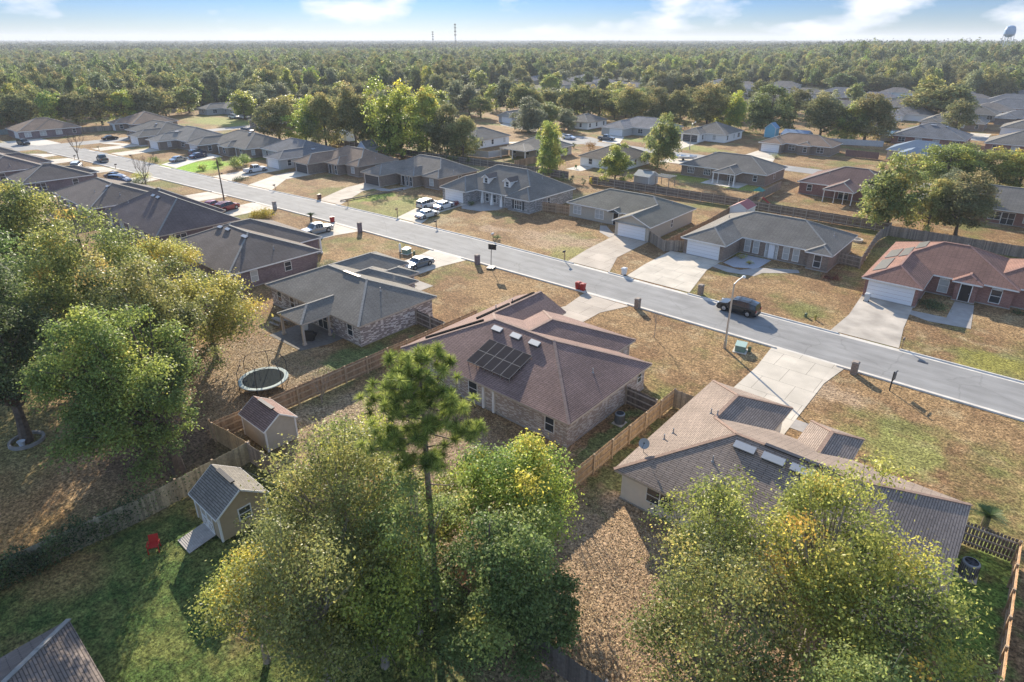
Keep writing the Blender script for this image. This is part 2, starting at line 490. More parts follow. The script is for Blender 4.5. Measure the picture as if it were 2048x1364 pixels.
def asphalt():
    """old asphalt: faint wheel lanes along the street, sealed cracks, patches and drips"""
    m = mat('asphalt', (.245, .24, .232), .92, noise=.12, nscale=.25, bump=.25)
    nt = m.node_tree; N = nt.nodes; L = nt.links; b = N['Principled BSDF']
    src = b.inputs['Base Color'].links[0].from_socket
    tc = N.new('ShaderNodeTexCoord')
    # cracks
    nw = N.new('ShaderNodeTexNoise'); nw.inputs['Scale'].default_value = .6; nw.inputs['Detail'].default_value = 4
    L.new(tc.outputs['Object'], nw.inputs['Vector'])
    ad = N.new('ShaderNodeVectorMath'); ad.operation = 'ADD'; L.new(tc.outputs['Object'], ad.inputs[0]); L.new(nw.outputs['Color'], ad.inputs[1])
    vo = N.new('ShaderNodeTexVoronoi'); vo.feature = 'DISTANCE_TO_EDGE'; vo.inputs['Scale'].default_value = .16
    L.new(ad.outputs['Vector'], vo.inputs['Vector'])
    cr = N.new('ShaderNodeMapRange'); cr.inputs['From Min'].default_value = .004; cr.inputs['From Max'].default_value = .012
    cr.inputs['To Min'].default_value = .85; cr.inputs['To Max'].default_value = 1
    L.new(vo.outputs['Distance'], cr.inputs['Value'])
    # stains and worn patches
    n2 = N.new('ShaderNodeTexNoise'); n2.inputs['Scale'].default_value = 1.3; n2.inputs['Detail'].default_value = 7; n2.inputs['Roughness'].default_value = .65
    mp = N.new('ShaderNodeMapping'); mp.inputs['Scale'].default_value = (.22, 1, 1)
    L.new(tc.outputs['Object'], mp.inputs['Vector']); L.new(mp.outputs['Vector'], n2.inputs['Vector'])
    st = N.new('ShaderNodeMapRange'); st.inputs['From Min'].default_value = .32; st.inputs['From Max'].default_value = .68
    st.inputs['To Min'].default_value = .86; st.inputs['To Max'].default_value = 1.12
    L.new(n2.outputs['Fac'], st.inputs['Value'])
    mu = N.new('ShaderNodeMath'); mu.operation = 'MULTIPLY'; L.new(cr.outputs['Result'], mu.inputs[0]); L.new(st.outputs['Result'], mu.inputs[1])
    # wheel lanes from the strip's own width coordinate
    sp = N.new('ShaderNodeSeparateXYZ'); L.new(tc.outputs['UV'], sp.inputs[0])
    wv = N.new('ShaderNodeMath'); wv.operation = 'MULTIPLY'; wv.inputs[1].default_value = 25.1; L.new(sp.outputs['Y'], wv.inputs[0])
    sn = N.new('ShaderNodeMath'); sn.operation = 'COSINE'; L.new(wv.outputs[0], sn.inputs[0])
    ln = N.new('ShaderNodeMapRange'); ln.inputs['From Min'].default_value = -1; ln.inputs['To Min'].default_value = .95; ln.inputs['To Max'].default_value = 1.04
    L.new(sn.outputs[0], ln.inputs['Value'])
    m2 = N.new('ShaderNodeMath'); m2.operation = 'MULTIPLY'; L.new(mu.outputs[0], m2.inputs[0]); L.new(ln.outputs['Result'], m2.inputs[1])
    sc = N.new('ShaderNodeVectorMath'); sc.operation = 'SCALE'; L.new(src, sc.inputs[0]); L.new(m2.outputs[0], sc.inputs['Scale'])
    L.new(sc.outputs['Vector'], b.inputs['Base Color'])
    return m
ASPHALT = asphalt()
def strip(name, pts_a, pts_b, z, m, kind='structure', uv=False):
    s_ = MB()
    for i in range(len(pts_a) - 1):
        s_.quad([(*pts_a[i], z), (*pts_a[i+1], z), (*pts_b[i+1], z), (*pts_b[i], z)], [(i, 0), (i+1, 0), (i+1, 1), (i, 1)])
    return tag(s_.build(name, m), kind=kind)
xs = [-236 + 4 * i for i in range(75)]
strip('road', [(x, interp(NEAR, x)) for x in xs], [(x, interp(FAR, x)) for x in xs], .006, ASPHALT)
side = MB(); side.quad([(-246, 20, .010), (-236, 20, .010), (-229.5, 50, .010), (-229, 120, .010), (-236, 120, .010), (-238, 50, .010)])
side.quad([(-262, 20, .014), (-246, 20, .014), (-238, 50, .014), (-237.5, 57, .014), (-262, 40, .014)])
tag(side.build('side_road', ASPHALT), kind='structure')
st2 = MB()
X2 = [(-112, 164, 171), (-100, 164.5, 171.5), (-90, 163.5, 170), (-70, 163, 170), (-43, 162, 169), (0, 161, 168), (60, 160, 167)]
for a, b_ in zip(X2, X2[1:]):
    st2.quad([(a[0], a[1], .008), (b_[0], b_[1], .008), (b_[0], b_[2], .008), (a[0], a[2], .008)])
tag(st2.build('back_road', ASPHALT), kind='structure')
cds = MB(); cds.quad([(-121 + 9.5*math.cos(k*math.pi/14), 169 + 9.5*math.sin(k*math.pi/14), .016) for k in range(28)])
tag(cds.build('turning_circle', ASPHALT), kind='structure')
st3 = MB(); st3.quad([(-60, 256, .008), (60, 250, .008), (60, 262, .008), (-60, 268, .008)])
tag(st3.build('far_road', ASPHALT), kind='structure')

# kerbs with a pale gutter, lowered where a driveway crosses
DRV_NEAR = [(-17.2, -10.4), (-41.1, -34.5), (-69.2, -62.2), (-94.3, -86.6), (-119, -111.5), (-135, -129), (-164, -156), (-184, -176), (-205, -199)]
DRV_FAR = [(-40.0, -31.3), (-49.8, -43.3), (-13.6, -7.4), (-87.8, -82.3), (-110.6, -105), (-135, -127), (-150, -143), (-175.5, -169), (-205, -199), (-218, -213)]
def kerb(name, tab, sgn, gaps):
    mb = MB(); gt = MB()
    x = -221.0
    while x < 59:
        x2 = min(x + 2.0, 60)
        gap = any(a < (x + x2) / 2 < b_ for a, b_ in gaps)
        h = .022 if gap else .12
        prof = [(0, .012), (.35*sgn, .016), (.42*sgn, h), (.60*sgn, h + .005 if not gap else .02), (.66*sgn, -.02)]
        for (p, q) in zip(prof, prof[1:]):
            y1, y2 = interp(tab, x), interp(tab, x2)
            pts = [(x, y1 + p[0], p[1]), (x2, y2 + p[0], p[1]), (x2, y2 + q[0], q[1]), (x, y1 + q[0], q[1])]
            if sgn < 0: pts.reverse()
            mb.quad(pts)
        x = x2
    tag(mb.build(name, KERB), kind='structure')
kerb('near_kerb', [(a, b_ + .1) for a, b_ in NEAR], -1, DRV_NEAR)
kerb('far_kerb', [(a, b_ - .1) for a, b_ in FAR], 1, DRV_FAR)

# raised lawn edge beyond the far kerb (the verge stands a hand's breadth over the gutter)
def drive_mat(name, c):
    return brick_mat(name, c, tuple(x*.96 for x in c), tuple(x*1.04 for x in c), tuple(x*.42 for x in c), sx=3.1, sy=3.0, rough=.9, bumps=.1, msize=.022)
DRV_L = drive_mat('drive_pale_concrete', (.51, .455, .375))
DRV_T = drive_mat('drive_tan_concrete', (.42, .36, .295))
DRV_S = mat('drive_stained_concrete', (.40, .355, .30), .9, noise=.30, nscale=.35, bump=.2)
def drive(pts, m, z=.028, name='driveway'):
    d = MB()
    x0 = min(p[0] for p in pts); y0 = min(p[1] for p in pts)
    pp = [(p[0], p[1], z) for p in pts]
    d.quad(pp, uv=[(p[0]-x0, p[1]-y0) for p in pts])
    return tag(d.build(name, m), kind='structure')
# near side of the street (polygons anticlockwise)
drive([(-36.2, 50.2), (-36.2, 58), (-34.6, 62.0), (-41.2, 62.0), (-40.5, 57), (-42.6, 50.2)], DRV_T)
drive([(-10.9, 46.6), (-10.9, 58), (-10.2, 62.6), (-17.4, 62.6), (-17.0, 57), (-17.2, 46.6)], DRV_L)
drive([(-8.5, 44), (-8.5, 50.0), (-10.9, 50.0), (-10.9, 48.4), (-9.6, 48.4), (-9.6, 44)], CONC_W, .022, 'path')
drive([(-62.6, 50), (-62.6, 57), (-61.8, 61.4), (-69.5, 61.1), (-68.6, 57), (-68.6, 50)], DRV_L)
drive([(-57.8, 46), (-57.8, 51), (-62.6, 51), (-62.6, 49.6), (-59.4, 49.6), (-59.4, 46)], CONC_W, .022, 'path')
drive([(-87.3, 48), (-87.3, 56), (-86.2, 60.3), (-94.4, 60.0), (-93.6, 56), (-93.6, 48)], DRV_L)
drive([(-112, 47), (-112, 55), (-111, 59.0), (-119.3, 58.5), (-119, 54), (-125, 50), (-125, 47)], DRV_L)
drive([(-129, 45), (-128, 57.6), (-135.5, 57.0), (-136, 45)], DRV_L)
drive([(-157, 41), (-156, 52), (-157, 55.3), (-164.5, 54.7), (-163, 50), (-163, 41)], DRV_L)
drive([(-177, 43), (-176, 53.4), (-184, 52.6), (-193, 46), (-193, 42)], DRV_L)
drive([(-198, 40), (-199, 51.6), (-206, 51.0), (-208, 40)], DRV_L)
drive([(-212, 44), (-213, 50.3), (-217, 50), (-222, 46), (-222, 40)], CONC)
# far side
drive([(-40.4, 71.0), (-31.0, 71.0), (-33.0, 80.5), (-33.0, 85.3), (-39.3, 85.3), (-41.0, 85.0), (-40.9, 77)], DRV_L)
drive([(-50.2, 70.8), (-43.0, 70.8), (-45.6, 77), (-45.9, 86.8), (-52.0, 86.8), (-51.2, 77)], DRV_T)
drive([(-52.0, 84.8), (-52.0, 86.8), (-54, 88.4), (-56.2, 90.5), (-57.2, 90.0), (-55, 86.5)], CONC_W, .022, 'path')
drive([(-13.9, 70.9), (-7.1, 70.9), (-7.8, 77), (-8.2, 84.5), (-13.9, 84.5), (-13.5, 77)], DRV_S)
drive([(-8.2, 81.8), (-6, 80.9), (-2.0, 81.6), (-2.6, 90), (-4.6, 90), (-4.6, 83.4), (-8.2, 83.2)], CONC_W, .022, 'path')
drive([(-33, 82.4), (-30.5, 81.6), (-27, 82.4), (-26.6, 84.4), (-22.6, 87.8), (-23.2, 89), (-27.6, 86.4), (-29.5, 83.6), (-33, 84)], CONC_W, .022, 'path')
drive([(-30.6, 84.2), (-27.8, 85.6), (-27.6, 90.8), (-32.2, 90.8), (-32.6, 85.2)], mat('gravel_bed', (.36,.36,.38), .95, noise=.3, nscale=12), .018, 'gravel_bed')
drive([(-88.3, 69.9), (-81.8, 70.1), (-85.0, 76), (-85.6, 85.6), (-92.4, 85.6), (-91, 77)], DRV_L)
drive([(-85.6, 84), (-84, 82.4), (-80, 83.2), (-78, 86), (-78, 90), (-85.6, 90)], CONC_W, .022, 'path')
drive([(-111.2, 68.3), (-104.3, 68.9), (-110.8, 79), (-111.0, 85), (-117.3, 85), (-116.6, 79)], DRV_T)
drive([(-110.8, 82), (-108, 81.8), (-105, 84), (-105.5, 89), (-107.2, 89), (-108, 84), (-110.8, 83.8)], CONC_W, .022, 'path')
drive([(-135.6, 66.2), (-126.6, 66.8), (-134.7, 75), (-134.7, 82), (-141.4, 82), (-141, 76)], DRV_L)
drive([(-151, 65.2), (-142.6, 65.6), (-145.4, 74), (-145.6, 81), (-152.6, 81), (-152, 74)], DRV_L)
drive([(-176.2, 63.5), (-168.2, 64.0), (-174, 72), (-176, 80), (-185, 80), (-183, 73)], CONC)
drive([(-205.5, 61.2), (-198.4, 61.9), (-200, 74), (-207, 74)], DRV_L)
drive([(-219.0, 60.5), (-212.5, 61), (-214, 73), (-220, 73)], DRV_L)
drive([(-228.6, 66), (-212, 72), (-212, 74.5), (-228.6, 69)], CONC, .024)
drive([(-256, 46), (-238, 52), (-238, 58), (-255, 57)], CONC, .02)
# beyond
drive([(-130, 172), (-126, 178), (-157, 190), (-168, 190), (-164, 183)], DRV_L, .03)
drive([(-128, 160), (-122, 158), (-128, 150), (-134, 151)], DRV_L, .03)
drive([(-92.8, 171), (-84.4, 170.8), (-86, 190.5), (-91.6, 191)], DRV_L, .03)
drive([(-110.5, 172), (-104, 172), (-110.7, 186), (-119, 188)], CONC, .03)
drive([(-66.5, 170.6), (-56, 170.8), (-60.5, 188), (-66.3, 188)], DRV_L, .03)
drive([(-80, 163), (-72, 163), (-72, 153), (-80, 153)], DRV_L, .03)
drive([(-92.5, 128), (-88, 128), (-88, 134), (-92.5, 134)], CONC, .03, 'patio')
drive([(-59.4, 134.6), (-50.5, 134.6), (-50.5, 141), (-59.4, 141)], CONC, .03, 'patio')
drive([(-60.5, 29), (-54.5, 29.2), (-53.6, 32), (-53.6, 34.5), (-60.5, 34.5)], mat('old_patio', (.16,.145,.13), .9, noise=.2), .03, 'patio')
drive([(-24, 262), (-18, 262), (-18, 275), (-24, 275)], DRV_L, .03)
# ---------------------------------------------------------------- houses
def clip(poly, a, b, c):
    """keep the part of a 2D polygon where a*x + b*y + c >= 0"""
    out = []
    n = len(poly)
    for i in range(n):
        p, q = poly[i], poly[(i + 1) % n]
        dp = a*p[0] + b*p[1] + c; dq = a*q[0] + b*q[1] + c
        if dp >= 0: out.append(p)
        if (dp > 0 and dq < 0) or (dp < 0 and dq > 0):
            t = dp / (dp - dq)
            out.append((p[0] + t*(q[0]-p[0]), p[1] + t*(q[1]-p[1])))
    return out if len(out) >= 3 else []
def area(poly):
    return .5 * sum(poly[i][0]*poly[(i+1) % len(poly)][1] - poly[(i+1) % len(poly)][0]*poly[i][1] for i in range(len(poly)))

class Block:
    def __init__(s, r, opt, ze, sl):
        s.r = r; s.g = opt.get('g', ''); s.q = opt.get('q', r); s.wall = opt.get('wall', True)
        s.ze = opt.get('ze', ze); sl = opt.get('sl', sl); s.sl = sl
        x0, x1, y0, y1 = r
        P = []
        if 'W' not in s.g: P.append(('W', sl, 0, s.ze - sl*x0))
        if 'E' not in s.g: P.append(('E', -sl, 0, s.ze + sl*x1))
        if 'S' not in s.g: P.append(('S', 0, sl, s.ze - sl*y0))
        if 'N' not in s.g: P.append(('N', 0, -sl, s.ze + sl*y1))
        s.P = P
    def h(s, x, y):
        x0, x1, y0, y1 = s.q
        if not (x0 - 1e-6 <= x <= x1 + 1e-6 and y0 - 1e-6 <= y <= y1 + 1e-6): return -1
        return min(a*x + b*y + c for _, a, b, c in s.P)

def roof_polys(blocks):
    res = []
    for i, B in enumerate(blocks):
        x0, x1, y0, y1 = B.q
        for k, (nm, a, b, c) in enumerate(B.P):
            poly = [(x0, y0), (x1, y0), (x1, y1), (x0, y1)]
            for k2, (_, a2, b2, c2) in enumerate(B.P):
                if k2 != k: poly = clip(poly, a2 - a, b2 - b, c2 - c) if poly else []
            if not poly or area(poly) < .01: continue
            parts = [poly]
            for j, D in enumerate(blocks):
                if j == i: continue
                e = 2e-4 if j < i else -2e-4
                hs = [(1, 0, -D.q[0]), (-1, 0, D.q[1]), (0, 1, -D.q[2]), (0, -1, D.q[3])]
                hs += [(a2 - a, b2 - b, c2 - c + e) for _, a2, b2, c2 in D.P]
                new = []
                for p in parts:
                    rem = p
                    for (ha, hb, hc) in hs:
                        if not rem: break
                        if abs(ha) + abs(hb) < 1e-9:
                            if hc >= 0: continue
                            new.append(rem); rem = []; break
                        o = clip(rem, -ha, -hb, -hc)
                        if o and area(o) > 1e-3: new.append(o)
                        rem = clip(rem, ha, hb, hc)
                parts = new
            for p in parts:
                if area(p) > .003: res.append((nm, a, b, c, p))
    return res

def seg_clip(fix, lo, hi, axis, rects, i, closed_before=True):
    """intervals of an edge not covered by the other rectangles"""
    iv = [(lo, hi)]
    for j, r in enumerate(rects):
        if j == i or r is None: continue
        x0, x1, y0, y1 = r
        f0, f1, l0, l1 = (y0, y1, x0, x1) if axis == 'x' else (x0, x1, y0, y1)
        e = 1e-3
        inside = f0 + e < fix < f1 - e or (j < i and f0 - e <= fix <= f1 + e)
        if not inside: continue
        new = []
        for a, b in iv:
            if l1 <= a or l0 >= b: new.append((a, b)); continue
            if l0 > a: new.append((a, l0))
            if l1 < b: new.append((l1, b))
        iv = new
    return [(a, b) for a, b in iv if b - a > .02]

def window(mb_side, pos, plane, w, h, zc, root, kind='win'):
    """a window, door or garage door on the outside of a wall; returns its frame object"""
    # local frame: u along the wall, n outward
    n = {'S': (0, -1), 'N': (0, 1), 'E': (1, 0), 'W': (-1, 0)}[mb_side]
    u = (-n[1], n[0])
    ox, oy = (pos, plane) if mb_side in 'SN' else (plane, pos)
    M = Matrix(((u[0], n[0], 0, ox), (u[1], n[1], 0, oy), (0, 0, 1, zc), (0, 0, 0, 1)))
    fr = MB(); pn = MB()
    if kind == 'win' or kind == 'blind' or kind == 'wide':
        t = .07
        for (a, b_, c_, d) in ((-w/2-t, w/2+t, h/2, h/2+t), (-w/2-t, w/2+t, -h/2-t, -h/2), (-w/2-t, -w/2, -h/2, h/2), (w/2, w/2+t, -h/2, h/2)):
            fr.box(a, b_, -.01, .05, c_, d, M)
        fr.box(-w/2, w/2, 0, .04, -.025, .025, M)
        nb = 3 if kind == 'wide' else (1 if w > 1.3 else 0)
        for k in range(nb):
            x = -w/2 + w*(k+1)/(nb+1); fr.box(x-.035, x+.035, 0, .045, -h/2, h/2, M)
        pn.box(-w/2, w/2, -.01, .018, -h/2, h/2, M)
        f = fr.build('window', TRIM, root); pn.build('pane', BLIND if kind == 'blind' else GLASS, f)
    elif kind in ('garage', 'garage_dark'):
        t = .1
        for (a, b_, c_, d) in ((-w/2-t, w/2+t, h/2, h/2+t), (-w/2-t, -w/2, -h/2, h/2), (w/2, w/2+t, -h/2, h/2)):
            fr.box(a, b_, -.01, .05, c_, d, M)
        for r in range(4):
            z0 = -h/2 + h*r/4; fr_z = z0 + h/4 - .02
            pn.box(-w/2, w/2, -.01, .012, z0, z0 + h/4 - .025, M)
            for k in range(8):
                x = -w/2 + w*(k+.5)/8
                pn.box(x - w/18, x + w/18, .012, .026, z0 + h/16, z0 + h/4*.75, M)
        pn.box(-w/2, w/2, -.02, -.004, -h/2, h/2, M)
        f = pn.build('garage_door', GARAGE if kind == 'garage' else GARAGE_DK, root); fr.build('frame', TRIM, f)
    else:
        t = .09
        for (a, b_, c_, d) in ((-w/2-t, w/2+t, h/2, h/2+t), (-w/2-t, -w/2, -h/2, h/2), (w/2, w/2+t, -h/2, h/2)):
            fr.box(a, b_, -.01, .05, c_, d, M)
        pn.box(-w/2, w/2, -.01, .02, -h/2, h/2, M)
        pn.box(-w/2+.15, w/2-.15, .02, .035, -h/2+.15, 0, M); pn.box(-w/2+.15, w/2-.15, .02, .035, .12, h/2-.15, M)
        f = pn.build('door', DOOR_DK if kind == 'door' else DOOR_WH, root); fr.build('frame', TRIM, f)
        k_ = MB(); k_.box(w/2-.14, w/2-.08, .02, .08, -.08, .02, M); k_.build('handle', METAL, f)
    return f

def vent_box(root, x, y, H, L=1.0, ang=None, tall=.24, name='roof_vent', m=None, wd=.42):
    """a low metal box vent standing on the slope"""
    z = H(x, y); e = .05
    gx = (H(x+e, y) - H(x-e, y)) / (2*e); gy = (H(x, y+e) - H(x, y-e)) / (2*e)
    n = Vector((-gx, -gy, 1)).normalized()
    along = Vector((1, 0, 0)) if abs(gy) > abs(gx) else Vector((0, 1, 0))
    yv = n.cross(along).normalized(); xv = yv.cross(n)
    M = Matrix((xv, yv, n)).transposed().to_4x4(); M.translation = (x, y, z)
    b_ = MB(); b_.box(-L/2, L/2, -wd/2, wd/2, .0, tall*.55, M)
    o = b_.build(name, m or METAL_DK, root)
    t_ = MB(); t_.box(-L/2-.03, L/2+.03, -wd/2-.03, wd/2+.03, tall*.56, tall, M)
    t_.build('cap', VENT if m is None else m, o)
    return o
def pipe_vent(root, x, y, H, h=.45):
    z = H(x, y); b_ = MB(); b_.cyl(x, y, z - .05, z + h, .05, n=8); b_.lathe([(.05, z+.12), (.16, z+.02)], 8, Matrix.Translation((x, y, 0)) if False else None) if False else None
    b_.cyl(x, y, z - .02, z + .1, .13, .06, 8)
    return b_.build('pipe_vent', PVC, root)

def house(label, cat, blocks, wallm, roofm, sl=.42, ze=2.6, ov=.45, wins=(), auto='', gar=(), vents=(), pipes=(), rot=0, trim=None,
          group=None, name='house', cols=(), doors=(), caps=True, seed=0, ventlen=1.0, ridgevent=(), blind=.35, band=None, fz=.17):
    trim = trim or TRIM
    x0 = min(b[0][0] for b in blocks); x1 = max(b[0][1] for b in blocks)
    y0 = min(b[0][2] for b in blocks); y1 = max(b[0][3] for b in blocks)
    cx, cy = (x0+x1)/2, (y0+y1)/2
    root = empty(name, (cx, cy, 0), R(rot), label, cat, group)
    def sh(r): return (r[0]-cx, r[1]-cx, r[2]-cy, r[3]-cy)
    BL = []
    for b in blocks:
        o = dict(b[1]) if len(b) > 1 else {}
        if 'q' in o: o['q'] = sh(o['q'])
        BL.append(Block(sh(b[0]), o, ze, sl))
    H = lambda x, y: max(B.h(x, y) for B in BL)
    polys = roof_polys(BL)
    rf = MB()
    for nm, a, b, c, p in polys:
        k = math.sqrt(1 + sl*sl)
        uv = [(x, y*k) if nm in 'SN' else (y, x*k) for x, y in p]
        if nm in 'NE': uv = [(u_, -v_) for u_, v_ in uv]
        rf.quad([(x, y, a*x + b*y + c + .02) for x, y in p], uv)
    roof = rf.build('roof', roofm, root)
    # hip and ridge caps
    if caps:
        cp = MB()
        ed = []
        for idx, (nm, a, b, c, p) in enumerate(polys):
            for i in range(len(p)):
                ed.append((idx, nm, a, b, c, p[i], p[(i+1) % len(p)]))
        done = set()
        for i in range(len(ed)):
            for j in range(i+1, len(ed)):
                A, D = ed[i], ed[j]
                if A[0] == D[0] or (A[2], A[3]) == (D[2], D[3]): continue
                p, q = Vector(A[5]), Vector(A[6]); d = q - p; L_ = d.length
                if L_ < .3: continue
                d /= L_
                r_, s_ = Vector(D[5]) - p, Vector(D[6]) - p
                if abs(r_.x*d.y - r_.y*d.x) > .02 or abs(s_.x*d.y - s_.y*d.x) > .02: continue
                t0, t1 = sorted((r_.dot(d), s_.dot(d)))
                t0, t1 = max(0, t0), min(L_, t1)
                if t1 - t0 < .3: continue
                # same height on both planes, and convex: the neighbour's plane lies above on my side
                m_ = p + d*(t0+t1)/2
                if abs((A[2]*m_.x + A[3]*m_.y + A[4]) - (D[2]*m_.x + D[3]*m_.y + D[4])) > .02: continue
                nrm = Vector((d.y, -d.x)); cA = m_ - nrm*.1
                # polygons run anticlockwise: interior is to the left of p->q
                if D[2]*cA.x + D[3]*cA.y + D[4] <= A[2]*cA.x + A[3]*cA.y + A[4] + 1e-4: continue
                a3 = p + d*t0; b3 = p + d*t1
                key = (round(a3.x+b3.x, 1), round(a3.y+b3.y, 1))
                if key in done: continue
                done.add(key)
                za = A[2]*a3.x + A[3]*a3.y + A[4]; zb = A[2]*b3.x + A[3]*b3.y + A[4]
                cp.beam((a3.x, a3.y, za + .015), (b3.x, b3.y, zb + .015), .26, .05)
        if cp.v: cp.build('ridge_cap', cap_mat(roofm), roof)
    # fascia with gutter, soffit, walls
    fa = MB(); so_ = MB(); wl_ = MB()
    er = [B.q for B in BL]
    wr = [(B.r[0]+ov, B.r[1]-ov, B.r[2]+ov, B.r[3]-ov) if B.wall else None for B in BL]
    for i, B in enumerate(BL):
        a0, a1, b0, b1 = B.q
        z = B.ze
        for side, fix, lo, hi in (('S', b0, a0, a1), ('N', b1, a0, a1), ('W', a0, b0, b1), ('E', a1, b0, b1)):
            if abs(fix - {'S': B.r[2], 'N': B.r[3], 'W': B.r[0], 'E': B.r[1]}[side]) > 1e-6: continue
            ax = 'x' if side in 'SN' else 'y'
            s_in = 1 if side in 'SW' else -1
            for (l, h_) in seg_clip(fix, lo, hi, ax, er, i):
                if side in B.g:
                    mid = (B.r[0]+B.r[1])/2 if ax == 'x' else (B.r[2]+B.r[3])/2
                    zr = B.ze + B.sl * abs((B.r[1]-B.r[0] if ax == 'x' else B.r[3]-B.r[2]))/2
                    for (u0, u1) in ((l, mid), (mid, h_)):
                        zz = lambda u_: zr - B.sl*abs(u_-mid)
                        f1 = fix + .02*s_in
                        pa = (u0, f1, zz(u0)-.07) if ax == 'x' else (f1, u0, zz(u0)-.07)
                        pb = (u1, f1, zz(u1)-.07) if ax == 'x' else (f1, u1, zz(u1)-.07)
                        fa.beam(pa, pb, .03, .16)
                    continue
                f0, f1 = sorted((fix + .0*s_in, fix + .05*s_in))
                if ax == 'x': fa.box(l, h_, f0, f1, z - fz, z + .012)
                else: fa.box(f0, f1, l, h_, z - fz, z + .012)
        so_.quad([(a0+.05, b0+.05, z-.14-.003*i), (a0+.05, b1-.05, z-.14-.003*i), (a1-.05, b1-.05, z-.14-.003*i), (a1-.05, b0+.05, z-.14-.003*i)])
        if not B.wall: continue
        w0, w1, v0, v1 = wr[i]
        for side, fix, lo, hi in (('S', v0, w0, w1), ('N', v1, w0, w1), ('W', w0, v0, v1), ('E', w1, v0, v1)):
            if B.q != B.r:
                lo2, hi2 = (max(lo, B.q[0]), min(hi, B.q[1])) if side in 'SN' else (max(lo, B.q[2]), min(hi, B.q[3]))
                lo, hi = lo2, hi2
                lim = B.q[{'S': 2, 'N': 3, 'W': 0, 'E': 1}[side]]
                if abs(lim - B.r[{'S': 2, 'N': 3, 'W': 0, 'E': 1}[side]]) > 1e-6 or hi <= lo: continue
            ax = 'x' if side in 'SN' else 'y'
            for (l, h_) in seg_clip(fix, lo, hi, ax, wr, i):
                zt = z - .13
                P_ = (lambda u_, zz: (u_, fix, zz)) if ax == 'x' else (lambda u_, zz: (fix, u_, zz))
                pts = [(l, 0), (h_, 0), (h_, zt), (l, zt)]
                if side in B.g:
                    mid = (B.r[0]+B.r[1])/2 if ax == 'x' else (B.r[2]+B.r[3])/2
                    hw = (B.r[1]-B.r[0] if ax == 'x' else B.r[3]-B.r[2])/2
                    zr = B.ze + B.sl*hw
                    zz = lambda u_: zr - B.sl*abs(u_-mid) - .03
                    pts = [(l, 0), (h_, 0), (h_, zz(h_)), (mid, zz(mid)), (l, zz(l))] if l < mid < h_ else [(l, 0), (h_, 0), (h_, zz(h_)), (l, zz(l))]
                if side in 'NW': pts = pts[::-1]
                wl_.quad([P_(u_, zz_) for u_, zz_ in pts], [(u_, zz_) for u_, zz_ in pts])
                if auto and side in auto and h_ - l > 2.6 and not any(gi == i and gs == side for gi, gs, *_ in gar):
                    rr = random.Random(seed*77 + i*7 + ord(side))
                    n_ = max(1, int((h_-l)/4.2))
                    for k in range(n_):
                        u_ = l + (h_-l)*(k+.5)/n_ + rr.uniform(-.5, .5)
                        wW = rr.choice((.9, 1.0, 1.7, 1.7)); kd = 'blind' if rr.random() < blind else 'win'
                        window(side, u_, fix, wW, 1.35, 1.45, root, kd)
    fa.build('fascia', trim, root); so_.build('soffit', SOFFIT, root)
    wall = wl_.build('wall', wallm, root)
    sl_ = MB()
    for i, B in enumerate(BL):
        if B.wall and B.q == B.r:
            w = wr[i]; sl_.box(w[0]-.06-.002*i, w[1]+.06+.002*i, w[2]-.06-.002*i, w[3]+.06+.002*i, .01, .13+.003*i)
    sl_.build('foundation', CONC_W, root)
    def plane(i, side): return wr[i][{'S': 2, 'N': 3, 'W': 0, 'E': 1}[side]]
    for g_ in gar:
        gi, gs = g_[0], g_[1]; gw = g_[2] if len(g_) > 2 else 4.9
        gk = g_[3] if len(g_) > 3 else 'garage'; off = g_[4] if len(g_) > 4 else 0
        w = wr[gi]; mid = ((w[0]+w[1])/2 if gs in 'SN' else (w[2]+w[3])/2) + off
        window(gs, mid, plane(gi, gs), gw, 2.05, 1.15, root, gk)
    for (bi, side, pos, w, h, zc, kd) in wins:
        window(side, pos - (cx if side in 'SN' else cy), plane(bi, side), w, h, zc, root, kd)
    for v in vents:
        vent_box(root, v[0]-cx, v[1]-cy, H, v[2] if len(v) > 2 else ventlen)
    for v in pipes: pipe_vent(root, v[0]-cx, v[1]-cy, H)
    for (xa, xb, y) in ridgevent:
        rv = MB(); rv.beam((xa-cx, y-cy, H(xa-cx, y-cy)+.07), (xb-cx, y-cy, H(xb-cx, y-cy)+.07), .34, .09); rv.build('ridge_strip', METAL_DK, root)
    for c_ in cols:
        x, y = c_[0]-cx, c_[1]-cy; wd = c_[2] if len(c_) > 2 else .2
        cb = MB(); cb.box(x-wd/2, x+wd/2, y-wd/2, y+wd/2, .05, ze-.15)
        cb.box(x-wd*.75, x+wd*.75, y-wd*.75, y+wd*.75, .05, .3); cb.box(x-wd*.7, x+wd*.7, y-wd*.7, y+wd*.7, ze-.32, ze-.15)
        cb.build('column', trim, root)
    root['_'] = 0; del root['_']
    return root, H, (cx, cy), BL

